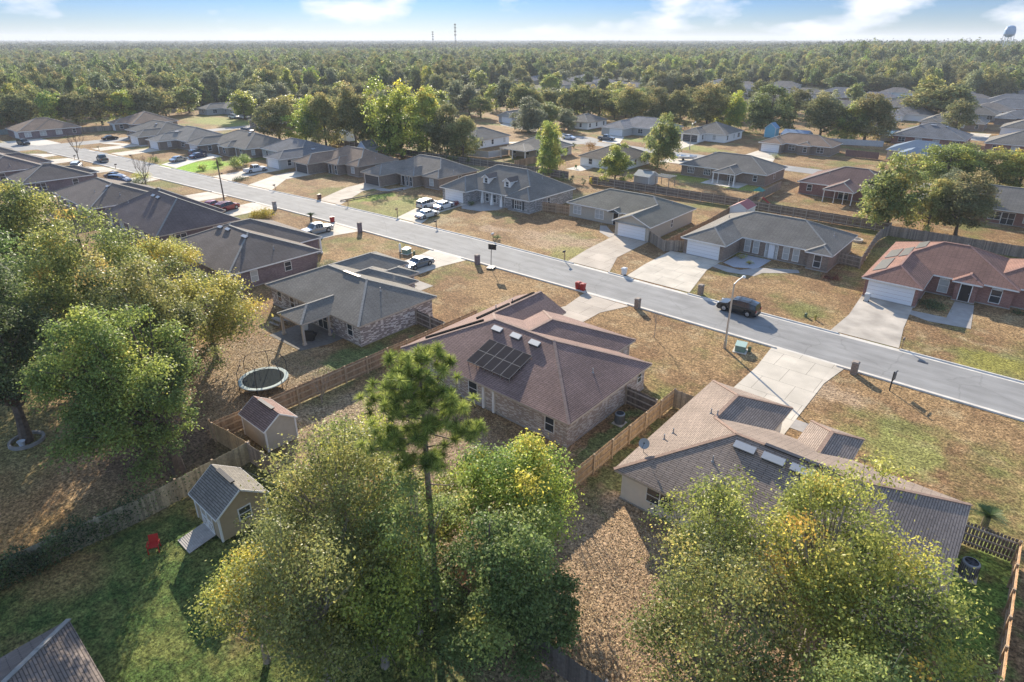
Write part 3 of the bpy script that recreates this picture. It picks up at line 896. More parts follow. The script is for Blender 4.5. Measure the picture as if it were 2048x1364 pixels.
# ---- near side of the street
GA = 'houses on the near side of the street'; GB = 'houses on the far side of the street'; GC = 'houses on the back street'
hA, HA, cA, _ = house('brown roofed brick house with solar panels on its back slope, centre of the photo', 'house',
    [((-43.1, -23.0, 33.4, 46.4),), ((-43.1, -36.0, 33.4, 50.8), {'g': 'N'}), ((-38.7, -26.7, 33.4, 49.8),)],
    BR_TAN, RF_BROWN, group=GA, trim=TRIM_TAN,
    wins=[(0, 'S', -25.2, .85, 1.35, 1.5, 'win'), (0, 'S', -33.8, 1.0, 1.4, 1.45, 'win'), (0, 'S', -38.5, 1.6, 1.35, 1.5, 'blind'), (0, 'E', 45.0, .6, .9, 1.6, 'win'), (1, 'N', -39.55, 4.9, 2.05, 1.15, 'garage'), (0, 'W', 38, .9, 1.2, 1.5, 'win')],
    pipes=[(-25.3, 40.0), (-41.3, 45.2), (-40.7, 47.2)], cols=[(-27.2, 49.3), (-30.4, 49.3)])
for x in (-35.3, -33.0, -30.8): vent_box(hA, x - cA[0], 38.85 - cA[1], HA, 1.05, tall=.30, wd=.5)
# near-black raised strips beside the left hip and the garage ridge
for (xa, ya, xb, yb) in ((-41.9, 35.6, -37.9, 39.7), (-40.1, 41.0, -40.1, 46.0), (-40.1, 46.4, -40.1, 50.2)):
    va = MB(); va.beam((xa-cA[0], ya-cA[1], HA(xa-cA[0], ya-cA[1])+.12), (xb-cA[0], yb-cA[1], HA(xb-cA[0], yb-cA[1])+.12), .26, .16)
    va.build('ridge_strip', mat('strip_matt_black', (.015,.015,.016), .95, spec=.02), hA)
# the two white pillars of the back porch door
for x in (-32.4, -31.2):
    pb = MB(); pb.box(x-cA[0]-.11, x-cA[0]+.11, 33.62-cA[1], 33.84-cA[1], .1, 2.44); pb.build('column', TRIM, hA)
# solar array: two rows of five, tipped a little off the slope
PANEL_FR = mat('panel_frame', (.15,.15,.16), .7, .0)
def solar_array(root, P0, ux, uy, nx, ny, w, l, gap=.03, name='solar_panel'):
    n = ux.cross(uy).normalized()
    for i in range(nx):
        for j in range(ny):
            o = P0 + ux*(i*(w+gap)) + uy*(j*(l+gap))
            M = Matrix((ux, uy, n)).transposed().to_4x4(); M.translation = o
            f = MB(); t = .02
            f.box(0, w, 0, l, -.04, .0, M)
            for q in ((0, w, 0, t), (0, w, l-t, l), (0, t, t, l-t), (w-t, w, t, l-t)): f.box(*q, .0, .012, M)
            fo = f.build(name, PANEL_FR, root)
            c = MB(); c.quad([M @ Vector(p) for p in ((t, t, .008), (w-t, t, .008), (w-t, l-t, .008), (t, l-t, .008))], [(0, 0), (w, 0), (w, l), (0, l)])
            c.build('cells', SOLAR, fo)
SOLAR = brick_mat('solar_cells', (.014,.014,.022), (.013,.013,.020), (.015,.015,.024), (.02,.02,.026), sx=.16, sy=.16, rough=.9, bumps=.0, msize=.006)
SOLAR.node_tree.nodes['Principled BSDF'].inputs['Specular IOR Level'].default_value = .08
ux = Vector((1, 0, 0)); tl = math.atan(.42) - R(5)
uy = Vector((0, math.cos(tl), math.sin(tl)))
p0 = Vector((-35.2 - cA[0], 34.5 - cA[1], HA(-35.2-cA[0], 34.5-cA[1]) + .44))
solar_array(hA, p0, ux, uy, 5, 2, .99, 1.62)
for i in range(6):
    x = p0.x + .1 + i*.98
    lg = MB()
    q0, q1 = p0 + uy*.15, p0 + uy*3.1
    lg.beam((x, q0.y, q0.z-.05), (x, q1.y, q1.z-.05), .05, .05, up=(1,0,0))
    for q in (q0, p0 + uy*1.65, q1): lg.beam((x, q.y, HA(x, q.y)), (x, q.y, q.z-.05), .05, .05, up=(1,0,0))
    lg.build('panel_leg', METAL, hA)

hB, HB, cB, _ = house('pinkish brown roofed house with beige siding, behind the lower right trees', 'house',
    [((-17.5, 1.8, 31.1, 43.0),), ((-17.5, -10.7, 31.1, 47.2),), ((-9.0, -5.2, 36.0, 46.3),)],
    W_BEIGE, RF_TAN2 if False else RF_BROWN2, group=GA, trim=TRIM_TAN,
    wins=[(0, 'S', -14.1, 1.9, 1.1, 1.55, 'win'), (0, 'S', -8.5, 1.8, 2.0, 1.15, 'win'), (0, 'S', -3.5, 1.6, 1.2, 1.5, 'blind'), (1, 'N', -14.1, 4.9, 2.05, 1.15, 'garage'), (0, 'E', 35, 1., 1.2, 1.5, 'win')],
    pipes=[(-14.7, 40.3), (-14.1, 40.0), (-16.0, 36.8), (-16.2, 35.8), (-12, 34.5)])
for x in (-10.6, -8.7, -6.9): vent_box(hB, x - cB[0], 36.2 - cB[1], HB, 1.35, tall=.28, wd=.5)
rv = MB(); rv.beam((-9.6-cB[0], 37.05-cB[1], HB(-9.6-cB[0], 37.05-cB[1])+.06), (-5.2-cB[0], 37.05-cB[1], HB(-5.2-cB[0], 37.05-cB[1])+.06), .3, .1)
rv.build('ridge_strip', METAL_DK, hB)

h3, H3, c3, _ = house('grey roofed mottled brick house with hipped back porch and picnic table', 'house',
    [((-68.7, -50.0, 33.5, 44.6),), ((-68.7, -61.5, 33.5, 50.3),), ((-64.0, -55.5, 33.5, 46.6),), ((-61.5, -57.7, 40.0, 48.6),), ((-59.7, -55.0, 29.9, 38.0), {'wall': False})],
    BR_GREYMIX, RF_GREY, group=GA, trim=TRIM_TAN,
    wins=[(0, 'S', -52.2, .85, 1.35, 1.5, 'win'), (0, 'S', -57.4, 1.8, 2.0, 1.12, 'win'), (0, 'S', -63.6, .85, 1.35, 1.5, 'win'), (0, 'S', -66.4, .85, 1.3, 1.5, 'win'), (1, 'N', -65.1, 4.9, 2.05, 1.15, 'garage')],
    pipes=[(-53.4, 39.2)], cols=[(-59.4, 30.2, .24), (-55.3, 30.2, .24), (-55.3, 33.4, .24)], ridgevent=[(-59.8, -56.8, 39.0)])
house('dark grey roofed purple brick house with three box vents, second back from the solar house', 'house',
    [((-95.0, -75.1, 32.0, 45.6),), ((-95.0, -80.6, 32.0, 49.4),)],
    BR_PURPLE, RF_DARK, group=GA,
    wins=[(0, 'E', 35.6, .9, 1.4, 1.45, 'blind'), (0, 'E', 40.5, .9, 1.2, 1.5, 'win'), (0, 'S', -79, 1.6, 1.3, 1.5, 'win'), (0, 'S', -86, 1.6, 1.3, 1.5, 'win')],
    vents=[(-88.3, 37.9), (-86.2, 38.0), (-81.2, 37.9, 1.3)], pipes=[(-77.6, 39.9)], cols=[(-80.9, 49.1, .25)])
house('dark brown roofed brick house with two leaning box vents, behind the left treetops', 'house',
    [((-122.5, -99.7, 33.0, 46.3),), ((-122.5, -107, 33.0, 47.4),)],
    BR_PURPLE, RF_PURPLE, sl=.56, group=GA, trim=TRIM_TAN, auto='SE', vents=[(-113.3, 38.6), (-111.4, 38.6)], pipes=[(-118, 36)], seed=3)
house('grey roofed house with one box vent, beside the bare street tree', 'house',
    [((-147, -126.0, 32.0, 45.0),), ((-139, -129.2, 32.0, 46.8),)],
    BR_PURPLE, RF_DARK, group=GA, auto='SE', vents=[(-131.6, 37.4)], pipes=[(-133, 35.5), (-128.6, 38.2)], seed=4)
house('plum brick house with white eaves, beside the parked blue van', 'house',
    [((-172, -160.0, 30.0, 43.4),), ((-170, -163, 30.0, 45.4),)],
    BR_PURPLE, RF_DARK, group=GA, auto='SE', seed=5, vents=[(-168, 35)])
house('plum brown roofed house at the left edge, above the treetops', 'house',
    [((-200, -179.0, 27.0, 39.5),), ((-196, -185.5, 27.0, 42.6),)],
    BR_PURPLE, RF_PURPLE, group=GA, auto='SE', seed=6, pipes=[(-181, 33)])
house('red brick house end at the left edge, beside the black parked car', 'house',
    [((-226, -208.0, 26.0, 37.0),), ((-216, -208.0, 26.0, 41.0),)], BR_RED, RF_DARK, group=GA, auto='SE', seed=7)

# ---- far side of the street
house('grey roofed brick house with white door and paired windows, behind the street lamp', 'house',
    [((-39.5, -19.4, 90.9, 103.3),), ((-39.5, -32.4, 84.8, 103.3),), ((-23.1, -19.4, 90.0, 97),)],
    BR_BROWN, RF_GREY, group=GB, gar=[(1, 'S', 4.9)],
    wins=[(0, 'S', -31.6, .8, 1.75, 1.3, 'blind'), (0, 'S', -30.3, .8, 1.75, 1.3, 'blind'), (0, 'S', -28.7, .35, 2.05, 1.15, 'blind'), (0, 'S', -28.0, .9, 2.05, 1.15, 'door_w'), (0, 'S', -27.3, .35, 2.05, 1.15, 'blind'), (0, 'S', -25.9, .8, 1.75, 1.3, 'blind'), (0, 'S', -24.5, .8, 1.75, 1.3, 'blind'), (2, 'S', -21.3, .9, 1.7, 1.35, 'win'), (0, 'W', 95, .9, 1.2, 1.5, 'win')],
    pipes=[(-21.4, 97.5), (-36.8, 96)])
hD, HD, cD, _ = house('red brick house with pink brown roof, flat panels and black front door, right edge', 'house',
    [((-14.3, 1.2, 90.8, 103.4),), ((-14.3, -7.6, 83.9, 103.4),), ((-5.5, -2.3, 89.9, 97),), ((-3, 9, 91.9, 103.4),)],
    BR_RED, RF_RED, sl=.44, group=GB, gar=[(1, 'S', 4.9)],
    wins=[(0, 'S', -6.3, 1.0, 1.7, 1.3, 'blind'), (2, 'S', -3.9, 1.1, 2.1, 1.2, 'door'), (0, 'S', -.9, 1.0, 1.7, 1.3, 'win'), (0, 'S', -6.3, 1.0, .3, 2.28, 'wide'), (0, 'S', -.9, 1.0, .3, 2.28, 'wide')],
    pipes=[(-5.4, 98)])
uxp = Vector((math.cos(math.atan(.44)), 0, math.sin(math.atan(.44)))); uyp = Vector((0, 1, 0))
def panelD(x, y, nx, ny, w, l):
    P0 = Vector((x-cD[0], y-cD[1], HD(x-cD[0], y-cD[1]) + .09))
    solar_array(hD, P0, uxp, uyp, nx, ny, w, l, name='flat_panel')
SOLAR = mat('thermal_panel', (.075,.072,.062), .6, noise=.1)
panelD(-13.7, 86.4, 1, 1, 1.5, 5.4); panelD(-13.7, 92.9, 1, 1, 1.5, 4.2); panelD(-12.1, 92.4, 1, 1, 1.15, 4.4); panelD(-10.85, 95.7, 1, 1, 1.2, 3.4)
house('olive grey roofed brick house with a white gabled garage, second from the street lamp', 'house',
    [((-65.6, -45.4, 91.3, 102.6),), ((-52.6, -45.4, 86.2, 99), {'g': 'S'}), ((-56.4, -53.8, 90.7, 95.5), {'g': 'S', 'wall': False})],
    W_TAN, mat('x', (1, 1, 1)) if False else roof_mat('roof_olive_shingle', (.17,.162,.135)), group=GB, gar=[(1, 'S', 4.9)],
    wins=[(0, 'S', -63.4, 1.6, 1.4, 1.4, 'blind'), (0, 'S', -58.6, 1.7, 1.5, 1.4, 'blind'), (0, 'S', -55.2, .95, 2.05, 1.15, 'door'), (1, 'E', 94.5, .5, 1.2, 1.5, 'win')], pipes=[(-48.2, 98.6), (-50.5, 93)])
hF, HF, cF, _ = house('grey stone house with two dormers and three tapered white porch columns', 'house',
    [((-92.8, -71.0, 88.0, 102.0),), ((-92.8, -85.3, 84.9, 102.0),), ((-77.1, -71.0, 87.2, 102.0),)],
    BR_STONE, RF_GREY, sl=.56, group=GB, gar=[(1, 'S', 4.9)],
    wins=[(2, 'S', -74.1, 1.7, 1.6, 1.35, 'wide'), (2, 'E', 93.6, .7, 1.5, 1.35, 'win'), (0, 'S', -80.9, .9, 1.5, 1.35, 'win'), (0, 'S', -78.9, .95, 2.05, 1.15, 'door'), (0, 'S', -82.8, .8, 1.5, 1.35, 'win')],
    pipes=[(-75, 96), (-88, 99)])
sb = MB()
for x in (-75.35, -72.85): sb.box(x-.2-cF[0], x+.2-cF[0], 87.58-cF[1], 87.63-cF[1], .55, 2.15)
sb.build('shutter', mat('shutter_dark', (.05,.055,.06), .6), hF)
for x in (-84.0, -81.4, -78.9):
    c_ = MB(); M = Matrix.Translation((x-cF[0], 88.35-cF[1], 0))
    c_.box(x-cF[0]-.3, x-cF[0]+.3, 88.05-cF[1], 88.65-cF[1], .05, .6)
    for k in range(4):
        a = .27 - .05*k; c_.box(x-cF[0]-a, x-cF[0]+a, 88.35-cF[1]-a, 88.35-cF[1]+a, .6+.45*k, 1.05+.45*k)
    c_.build('column', TRIM, hF)
for dx in (-84.4, -78.8):
    # gabled dormer: front wall with window, two cheeks and a small roof
    X, Y = dx-cF[0], 89.9-cF[1]; zb = HF(X, Y) - .1; w = .75; hh = 1.25; dl = 2.9
    d = MB()
    zt = zb + hh
    d.quad([(X-w, Y, zb), (X+w, Y, zb), (X+w, Y, zt), (X, Y, zt+.55), (X-w, Y, zt)])
    d.quad([(X+w, Y, zb), (X+w, Y+dl, zt+.2), (X+w, Y, zt)]); d.quad([(X-w, Y, zt), (X-w, Y+dl, zt+.2), (X-w, Y, zb)])
    do = d.build('dormer', W_WHITE, hF)
    r_ = MB()
    for sg in (-1, 1):
        r_.beam((X+sg*.5, Y-.25, zt+.26), (X+sg*.5, Y+dl, zt+.26), .05, .05)
        q = [(X, Y-.3, zt+.66), (X, Y+dl+.6, zt+.66), (X+sg*(w+.28), Y+dl+.2, zt-.02), (X+sg*(w+.28), Y-.3, zt-.02)]
        if sg > 0: q.reverse()
        r_.quad(q, [(p[1], p[0]) for p in q])
    r_.build('dormer_roof', RF_DARK, do)
    t_ = MB()
    for sg in (-1, 1):
        t_.beam((X, Y-.31, zt+.58), (X+sg*(w+.28), Y-.31, zt-.10), .04, .15)
        t_.beam((X+sg*(w+.27), Y-.3, zt-.09), (X+sg*(w+.27), Y+dl, zt-.09), .05, .12)
        t_.box(X+sg*w-.06, X+sg*w+.06, Y-.03, Y+.02, zb, zt)
    t_.build('trim', TRIM, do)
    window('S', X, Y, .7, .9, zb+.68, do, 'win')
GH = dict(group=GB, sl=.48, trim=TRIM_TAN)
house('brown grey roofed brick house with open garage, right of the wooden rail', 'house',
    [((-117.7, -98.6, 90.6, 102.8),), ((-117.7, -110.7, 83.8, 102.8),), ((-110.2, -104.6, 88.2, 102),), ((-104.0, -98.6, 90.0, 102.8),)],
    BR_BROWN, roof_mat('roof_warm_grey_shingle', (.19,.17,.15)), gar=[(1, 'S', 4.9, 'garage_dark')],  # dark door stands in for the shaded inside of the open garage
    wins=[(3, 'S', -101.3, 1.2, 1.4, 1.4, 'blind'), (2, 'S', -106.0, .7, 2.0, 1.2, 'win'), (2, 'S', -108.6, .95, 2.05, 1.15, 'door'), (2, 'S', -107.3, .5, 2.0, 1.2, 'win'), (3, 'E', 97, .9, 1.2, 1.5, 'win')], pipes=[(-99.6, 95.5), (-115.5, 91)], **GH)
house('reddish brown roofed brick house with open garage, left of the wooden rail', 'house',
    [((-141.9, -123.0, 87.6, 99.4),), ((-141.9, -134.7, 81.1, 99.4),), ((-134.2, -128.8, 85.4, 99),), ((-128.4, -123.0, 87.0, 99.4),)],
    BR_BROWN, RF_TAN, gar=[(1, 'S', 4.9, 'garage_dark')],  # shade inside the open garage drawn as a dark door
    wins=[(3, 'S', -125.7, 1.2, 1.4, 1.4, 'blind'), (2, 'S', -130.3, .7, 2.0, 1.2, 'win'), (2, 'S', -132.6, .95, 2.05, 1.15, 'door'), (3, 'E', 93, .9, 1.2, 1.5, 'win')], pipes=[(-124.6, 93.5), (-139.5, 88)], **GH)
house('pale blue grey roofed house with white garage, behind the white pickup', 'house',
    [((-166.5, -146.5, 86.0, 98.8),), ((-152.9, -145.4, 79.7, 98.8),)], W_GREY, RF_BLUE, gar=[(1, 'S', 4.9)], auto='SE', group=GB, seed=11, vents=[(-147.6, 91)])
house('grey roofed house with porch posts, behind the bright green lawn', 'house',
    [((-191.5, -167.0, 82.3, 97.0),), ((-191.5, -183.5, 76.8, 97.0),), ((-180, -174, 80.6, 95),)], BR_BROWN, RF_GREY, gar=[(1, 'S', 4.9)], auto='SE', group=GB, seed=12, vents=[(-176, 89.0)], cols=[(-181, 81.4), (-177, 81.4), (-173.5, 82.8)])
house('pale grey roofed house with long front slope, left of the bright green lawn', 'house',
    [((-213, -193.5, 77.5, 91.5),), ((-208.5, -200.0, 72.3, 91.5),)], BR_BROWN, roof_mat('roof_pale_grey_shingle', (.21,.20,.185)), gar=[(1, 'S', 4.9)], auto='SE', group=GB, seed=13, rot=3, vents=[(-204, 80)])
house('pale grey roofed corner house beside the black sedan', 'house',
    [((-237, -214.0, 77, 91),), ((-222, -214.2, 71.5, 91),)], BR_BROWN, RF_GREY, gar=[(1, 'S', 4.9)], auto='SE', group=GB, seed=14, rot=3, vents=[(-224, 82)])
house('rust brown roofed dark brick house across the junction, left edge', 'house',
    [((-274, -255.6, 56.0, 69.5),), ((-271, -255.6, 51.2, 69.5),)], BR_PURPLE, RF_TAN, gar=[(1, 'S', 4.9, 'garage', 3.5)], auto='E', group=GC, seed=15)
house('tan roofed house behind a long wooden fence, under the dark woods at left', 'house',
    [((-266, -248.5, 83, 99),), ((-262, -255, 79.5, 99),)], BR_BROWN, RF_TAN, auto='SE', group=GC, seed=16, gar=[(1, 'S', 4.0)])
# ---- back street and beyond
house('grey roofed brick house with three box vents and hipped back porch', 'house',
    [((-67.5, -46.5, 139.8, 153.0),), ((-57.5, -52.0, 135.8, 146.0), {'wall': False})], BR_BROWN, RF_GREY, group=GC,
    wins=[(0, 'S', -64.6, 1.5, 1.3, 1.5, 'wide'), (0, 'S', -60.5, 1.5, 1.3, 1.5, 'wide'), (0, 'S', -54.5, 1.8, 2.0, 1.15, 'win'), (0, 'S', -49.2, .8, 1.2, 1.5, 'win'), (0, 'E', 146, .9, 1.2, 1.5, 'win')],
    vents=[(-62.2, 147.2, 1.2), (-59.6, 147.2, 1.2), (-57, 147.2, 1.2)], cols=[(-57.2, 136.1), (-52.3, 136.1), (-56.0, 136.1, .12), (-53.3, 136.1, .12)])
house('plum brown roofed red brick house with screened back porch', 'house',
    [((-39.5, -21.0, 138.0, 152.0),), ((-33.2, -27.4, 133.6, 145.0), {'wall': False})], BR_RED, RF_PLUM, group=GC,
    wins=[(0, 'S', -37.0, .9, 1.2, 1.5, 'win'), (0, 'S', -25, 1.6, 1.2, 1.5, 'win'), (0, 'S', -30.3, 1.8, 2.0, 1.15, 'win')], vents=[(-31.5, 145.8, 1.3)], pipes=[(-34.5, 142)],
    cols=[(-32.9, 133.9, .14), (-30.9, 133.9, .1), (-29.2, 133.9, .1), (-27.7, 133.9, .14)])
house('tan roofed house with pale blue garage door, in front of the small blue shed', 'house',
    [((-66.2, -46.9, 190, 201),), ((-66.2, -59.3, 186.8, 201),), ((-56, -52, 188.5, 196),)], BR_BROWN, RF_TAN, group=GC, gar=[(1, 'S', 4.9)], auto='S', seed=21)
house('white sided brown roofed house behind the narrow bare topped tree', 'house',
    [((-92.8, -79.6, 133.6, 148.6),)], W_WHITE, roof_mat('roof_umber_shingle', (.15,.125,.10)), group=GC, auto='SE', seed=22, trim=TRIM_TAN)
house('low grey house with a white edged patio cover on posts', 'house',
    [((-117.5, -104.0, 134.0, 147.5),), ((-116.5, -107.2, 129.6, 140.0), {'wall': False, 'sl': .22})], W_TAN, RF_GREY, group=GC, auto='SE', seed=23,
    cols=[(-116.2, 129.9), (-112.0, 129.9), (-107.5, 129.9)])
house('white sided grey roofed house at the edge of the tall tree stand', 'house',
    [((-143, -130.2, 134.8, 150.4),)], W_WHITE, RF_GREY, group=GC, auto='SE', seed=24, trim=TRIM_TAN, vents=[(-137.5, 140, 1.2)])
house('small grey gabled garage end with white door beyond the cul de sac', 'house',
    [((-170.3, -161, 188.3, 204), {'g': 'S'}),], W_GREY, RF_GREY, group=GC, gar=[(0, 'S', 4.9)], seed=25)
house('grey roofed white sided house beside a red roofed corner, behind the white car', 'house',
    [((-141, -130, 192.5, 206),), ], W_WHITE, RF_GREY, group=GC, auto='SE', seed=26, trim=TRIM_TAN)
house('pale blue grey roofed house with dark entry, behind the grey pickup', 'house',
    [((-120.6, -99.2, 192.0, 206),), ((-120.6, -111.0, 186, 206),)], W_GREY, roof_mat('roof_silver_shingle', (.22,.215,.22)), group=GC, gar=[(1, 'S', 4.9, 'garage', 1.4)], auto='S', seed=27)
house('grey roofed white brick house with charcoal garage door', 'house',
    [((-93.0, -79.2, 194.5, 209),), ((-93.0, -85.8, 190.3, 209),)], W_WHITE, RF_GREY, group=GC, gar=[(1, 'S', 4.9, 'garage_dark')], auto='SE', seed=28)
house('blue grey roofed red brick house with white sunroom, upper right', 'house',
    [((-40.4, -20.5, 229, 246),)], BR_RED, RF_BLUE, group=GC, auto='SE', seed=29, vents=[(-34, 236, 1.4), (-30.5, 236, 1.4), (-27, 236, 1.4)])
house('brown grey roofed tan brick house with turquoise shutters, upper right', 'house',
    [((-40.6, -21.0, 281, 296),), ((-40.6, -34, 275, 296),)], BR_BROWN, RF_GREY, group=GC, auto='S', seed=30, gar=[(1, 'S', 4.5)])
house('bright blue metal roofed house with open porch, half behind the right trees', 'house',
    [((-35.0, -20, 196.5, 208),), ((-31.3, -24.8, 187.5, 199.0), {'wall': False})], W_TAN, mat('roof_blue_metal', (.10,.15,.21), .7, .0, noise=.1), group=GC, auto='S', seed=31, caps=False,
    cols=[(-31.0, 187.8), (-28.2, 187.8), (-25.1, 187.8)])
house('brown grey roofed red brick house at the right edge, behind the autumn trees', 'house',
    [((-16.2, 4, 228.5, 244),)], BR_RED, RF_GREY, group=GC, auto='S', seed=32)
house('grey roofed white garage house at the right edge, upper', 'house',
    [((-16.2, 2, 272.5, 288),)], W_WHITE, RF_GREY, group=GC, gar=[(0, 'S', 4.9, 'garage', -5)], seed=33)
house('blue grey roofed red brick house far right, below the water tower', 'house',
    [((-30.8, -8, 356, 372),)], BR_RED, RF_BLUE, group=GC, auto='S', seed=34)
house('blue grey roofed house far right, farthest of the two below the water tower', 'house',
    [((-33, -6, 392, 408),)], BR_RED, RF_BLUE, group=GC, seed=35)
house('small grey roofed house far right, in front of the blue grey roofs', 'house',
    [((-34, -20.5, 318, 332),)], W_GREY, RF_GREY, group=GC, auto='S', seed=36)
house('grey roofed red brick house behind the right hand trees', 'house',
    [((-18, 12, 136.5, 150.5),)], BR_RED, RF_GREY, group=GC, wins=[(0, 'S', -3.2, 1.8, 2.0, 1.15, 'win')], seed=37, auto='S')
house('dark sided house half hidden left of the tall tree stand', 'house',
    [((-232, -212, 117, 132),)], BR_BROWN, RF_GREY, group=GC, auto='SE', seed=38)
house('grey roofed house with covered entry under the woods, upper left', 'house',
    [((-290, -262, 131, 148),), ((-290, -281, 124, 148),)], W_GREY, RF_GREY, group=GC, auto='SE', seed=39)
house('grey roofed house far back at the wood edge, upper left', 'house',
    [((-262, -240, 152, 168),)], BR_BROWN, RF_GREY, group=GC, auto='SE', seed=40)
house('pale roofed house among trees, left of the upper middle', 'house',
    [((-252, -236, 234, 248),)], W_WHITE, roof_mat('roof_white_shingle', (.30,.29,.28)), group=GC, auto='SE', seed=41)
FARH = [(-330, 405, 'farthest left grey'), (-296, 392, 'second grey'), (-306, 430, 'small brown grey'), (-262, 388, 'pale peaked'), (-240, 372, 'long low'), (-215, 333, 'wide brown grey'),
        (-228, 410, 'tiny pale'), (-206, 396, 'twin vented'), (-190, 350, 'warm grey'), (-176, 420, 'white trimmed'), (-172, 386, 'small grey'), (-152, 358, 'long purple grey'),
        (-138, 378, 'panelled purple grey'), (-126, 345, 'lilac grey'), (-124, 384, 'pale lilac'), (-112, 410, 'small rear'), (-99, 369, 'low lilac'), (-88, 384, 'grey wing'), (-150, 322, 'near lilac'), (-118, 318, 'near grey'),
        (-56, 300, 'tree framed'), (-66, 330, 'single pale'), (-318, 372, 'left outer'), (-274, 352, 'broad brown'), (-246, 346, 'hidden grey'), (-226, 366, 'second twin'), (-204, 376, 'middle pale'),
        (-166, 398, 'rear white'), (-146, 396, 'rear brown'), (-104, 340, 'front right grey'), (-82, 352, 'right purple grey'), (-196, 436, 'last row grey'), (-158, 446, 'last row pale'), (-246, 434, 'last row brown'),
        (-48, 398, 'upper right brown'), (-28, 440, 'upper right rear'), (-58, 430, 'upper right grey'), (-2, 322, 'right edge pale'), (-64, 262, 'hedged grey')]
rng = random.Random(5)
# further roofs of the same subdivision, in rows between the ones above
GRID = []
for j, y in enumerate((312, 338, 366, 394, 424)):
    for i in range(15):
        x = -322 + 21.5*i + (j % 2)*9
        if j >= 3 and x > -70: continue
        if x < -150 and y < 330 + (-150-x)*.35: continue
        if x < -225 and y > 400: continue
        if any(abs(x-q[0]) < 19 and abs(y-q[1]) < 17 for q in FARH): continue
        GRID.append((x, y))
AD = ['dun', 'slate', 'ash', 'dove', 'smoke', 'taupe', 'pewter', 'umber']
for n_, (x, y) in enumerate(GRID):
    near_ = min(FARH[:40], key=lambda q: (q[0]-x)**2 + (q[1]-y)**2)
    FARH.append((x, y, '%s coloured house %s the %s' % (AD[n_ % 8], ('beyond' if y > near_[1]+8 else 'before' if y < near_[1]-8 else 'left of' if x < near_[0] else 'right of'), near_[2])))
RFAR = [roof_mat('roof_far_silver', (.20, .195, .2)), roof_mat('roof_far_lilac', (.19, .18, .195)), roof_mat('roof_far_warm', (.19, .17, .155)), RF_BLUE, RF_GREY]
for i, (x, y, nm) in enumerate(FARH):
    w = rng.uniform(15, 20); d_ = rng.uniform(10, 13)
    house(nm + ' roofed house of the far subdivision', 'house', [((x, x + w, y, y + d_),), ((x, x + 7, y - 4, y + d_),)],
          rng.choice((W_TAN, W_GREY, BR_BROWN, W_WHITE)), rng.choice(RFAR),
          group='houses of the far subdivision', seed=50 + i, caps=False)
# ---------------------------------------------------------------- sheds and the foreground roof
def gable_box(name, label, cat, x0, x1, y0, y1, ze, zr, wallm, roofm, ridge='x', ov=.15, ridgecap=True, door=None, win=None, trim=TRIM, group=None, z0=.12):
    cx, cy = (x0+x1)/2, (y0+y1)/2
    root = empty(name, (cx, cy, 0), 0, label, cat, group)
    a, b = (x1-x0)/2, (y1-y0)/2
    if ridge == 'y': a, b = b, a
    T = (lambda x, y, z: (x, y, z)) if ridge == 'x' else (lambda x, y, z: (-y, x, z))
    w = MB()
    for (p, q) in (((-a, -b), (a, -b)), ((a, b), (-a, b))):
        w.quad([T(*p, z0), T(*q, z0), T(*q, ze), T(*p, ze)], [(p[0], 0), (q[0], 0), (q[0], ze), (p[0], ze)])
    for s_ in (-1, 1):
        pts = [T(s_*a, -b, z0), T(s_*a, b, z0), T(s_*a, b, ze), T(s_*a, 0, zr), T(s_*a, -b, ze)]
        if s_ < 0: pts.reverse()
        w.quad(pts, [(0, 0)]*5)
    w.build('wall', wallm, root)
    r = MB(); k = (zr-ze)/b; e = ov
    for s_ in (-1, 1):
        pts = [T(-a-e, s_*(b+e), ze-k*e+.04), T(a+e, s_*(b+e), ze-k*e+.04), T(a+e, 0, zr+.04), T(-a-e, 0, zr+.04)]
        sl_ = math.hypot(b+e, zr-ze+k*e); uv = [(-a-e, 0), (a+e, 0), (a+e, sl_), (-a-e, sl_)]
        if s_ > 0: pts.reverse(); uv.reverse()
        r.quad(pts, uv)
    ro = r.build('roof', roofm, root)
    t = MB()
    for s_ in (-1, 1):
        for q in (-1, 1):
            t.beam(T(s_*(a+e), 0, zr-.03), T(s_*(a+e), q*(b+e), ze-k*e-.03), .03, .12)
        t.beam(T(-a-e, s_*(b+e), ze-k*e-.02), T(a+e, s_*(b+e), ze-k*e-.02), .03, .12)
        for q in (-1, 1):
            c = T(s_*(a-.02), q*(b-.02), 0); t.box(c[0]-.06, c[0]+.06, c[1]-.06, c[1]+.06, z0, ze-.05)
    t.build('trim', trim, root)
    if ridgecap:
        v = MB(); v.beam(T(-a*.55, 0, zr+.12), T(a*.6, 0, zr+.12), .30, .10); v.build('ridge_strip', METAL_DK, ro)
    return root

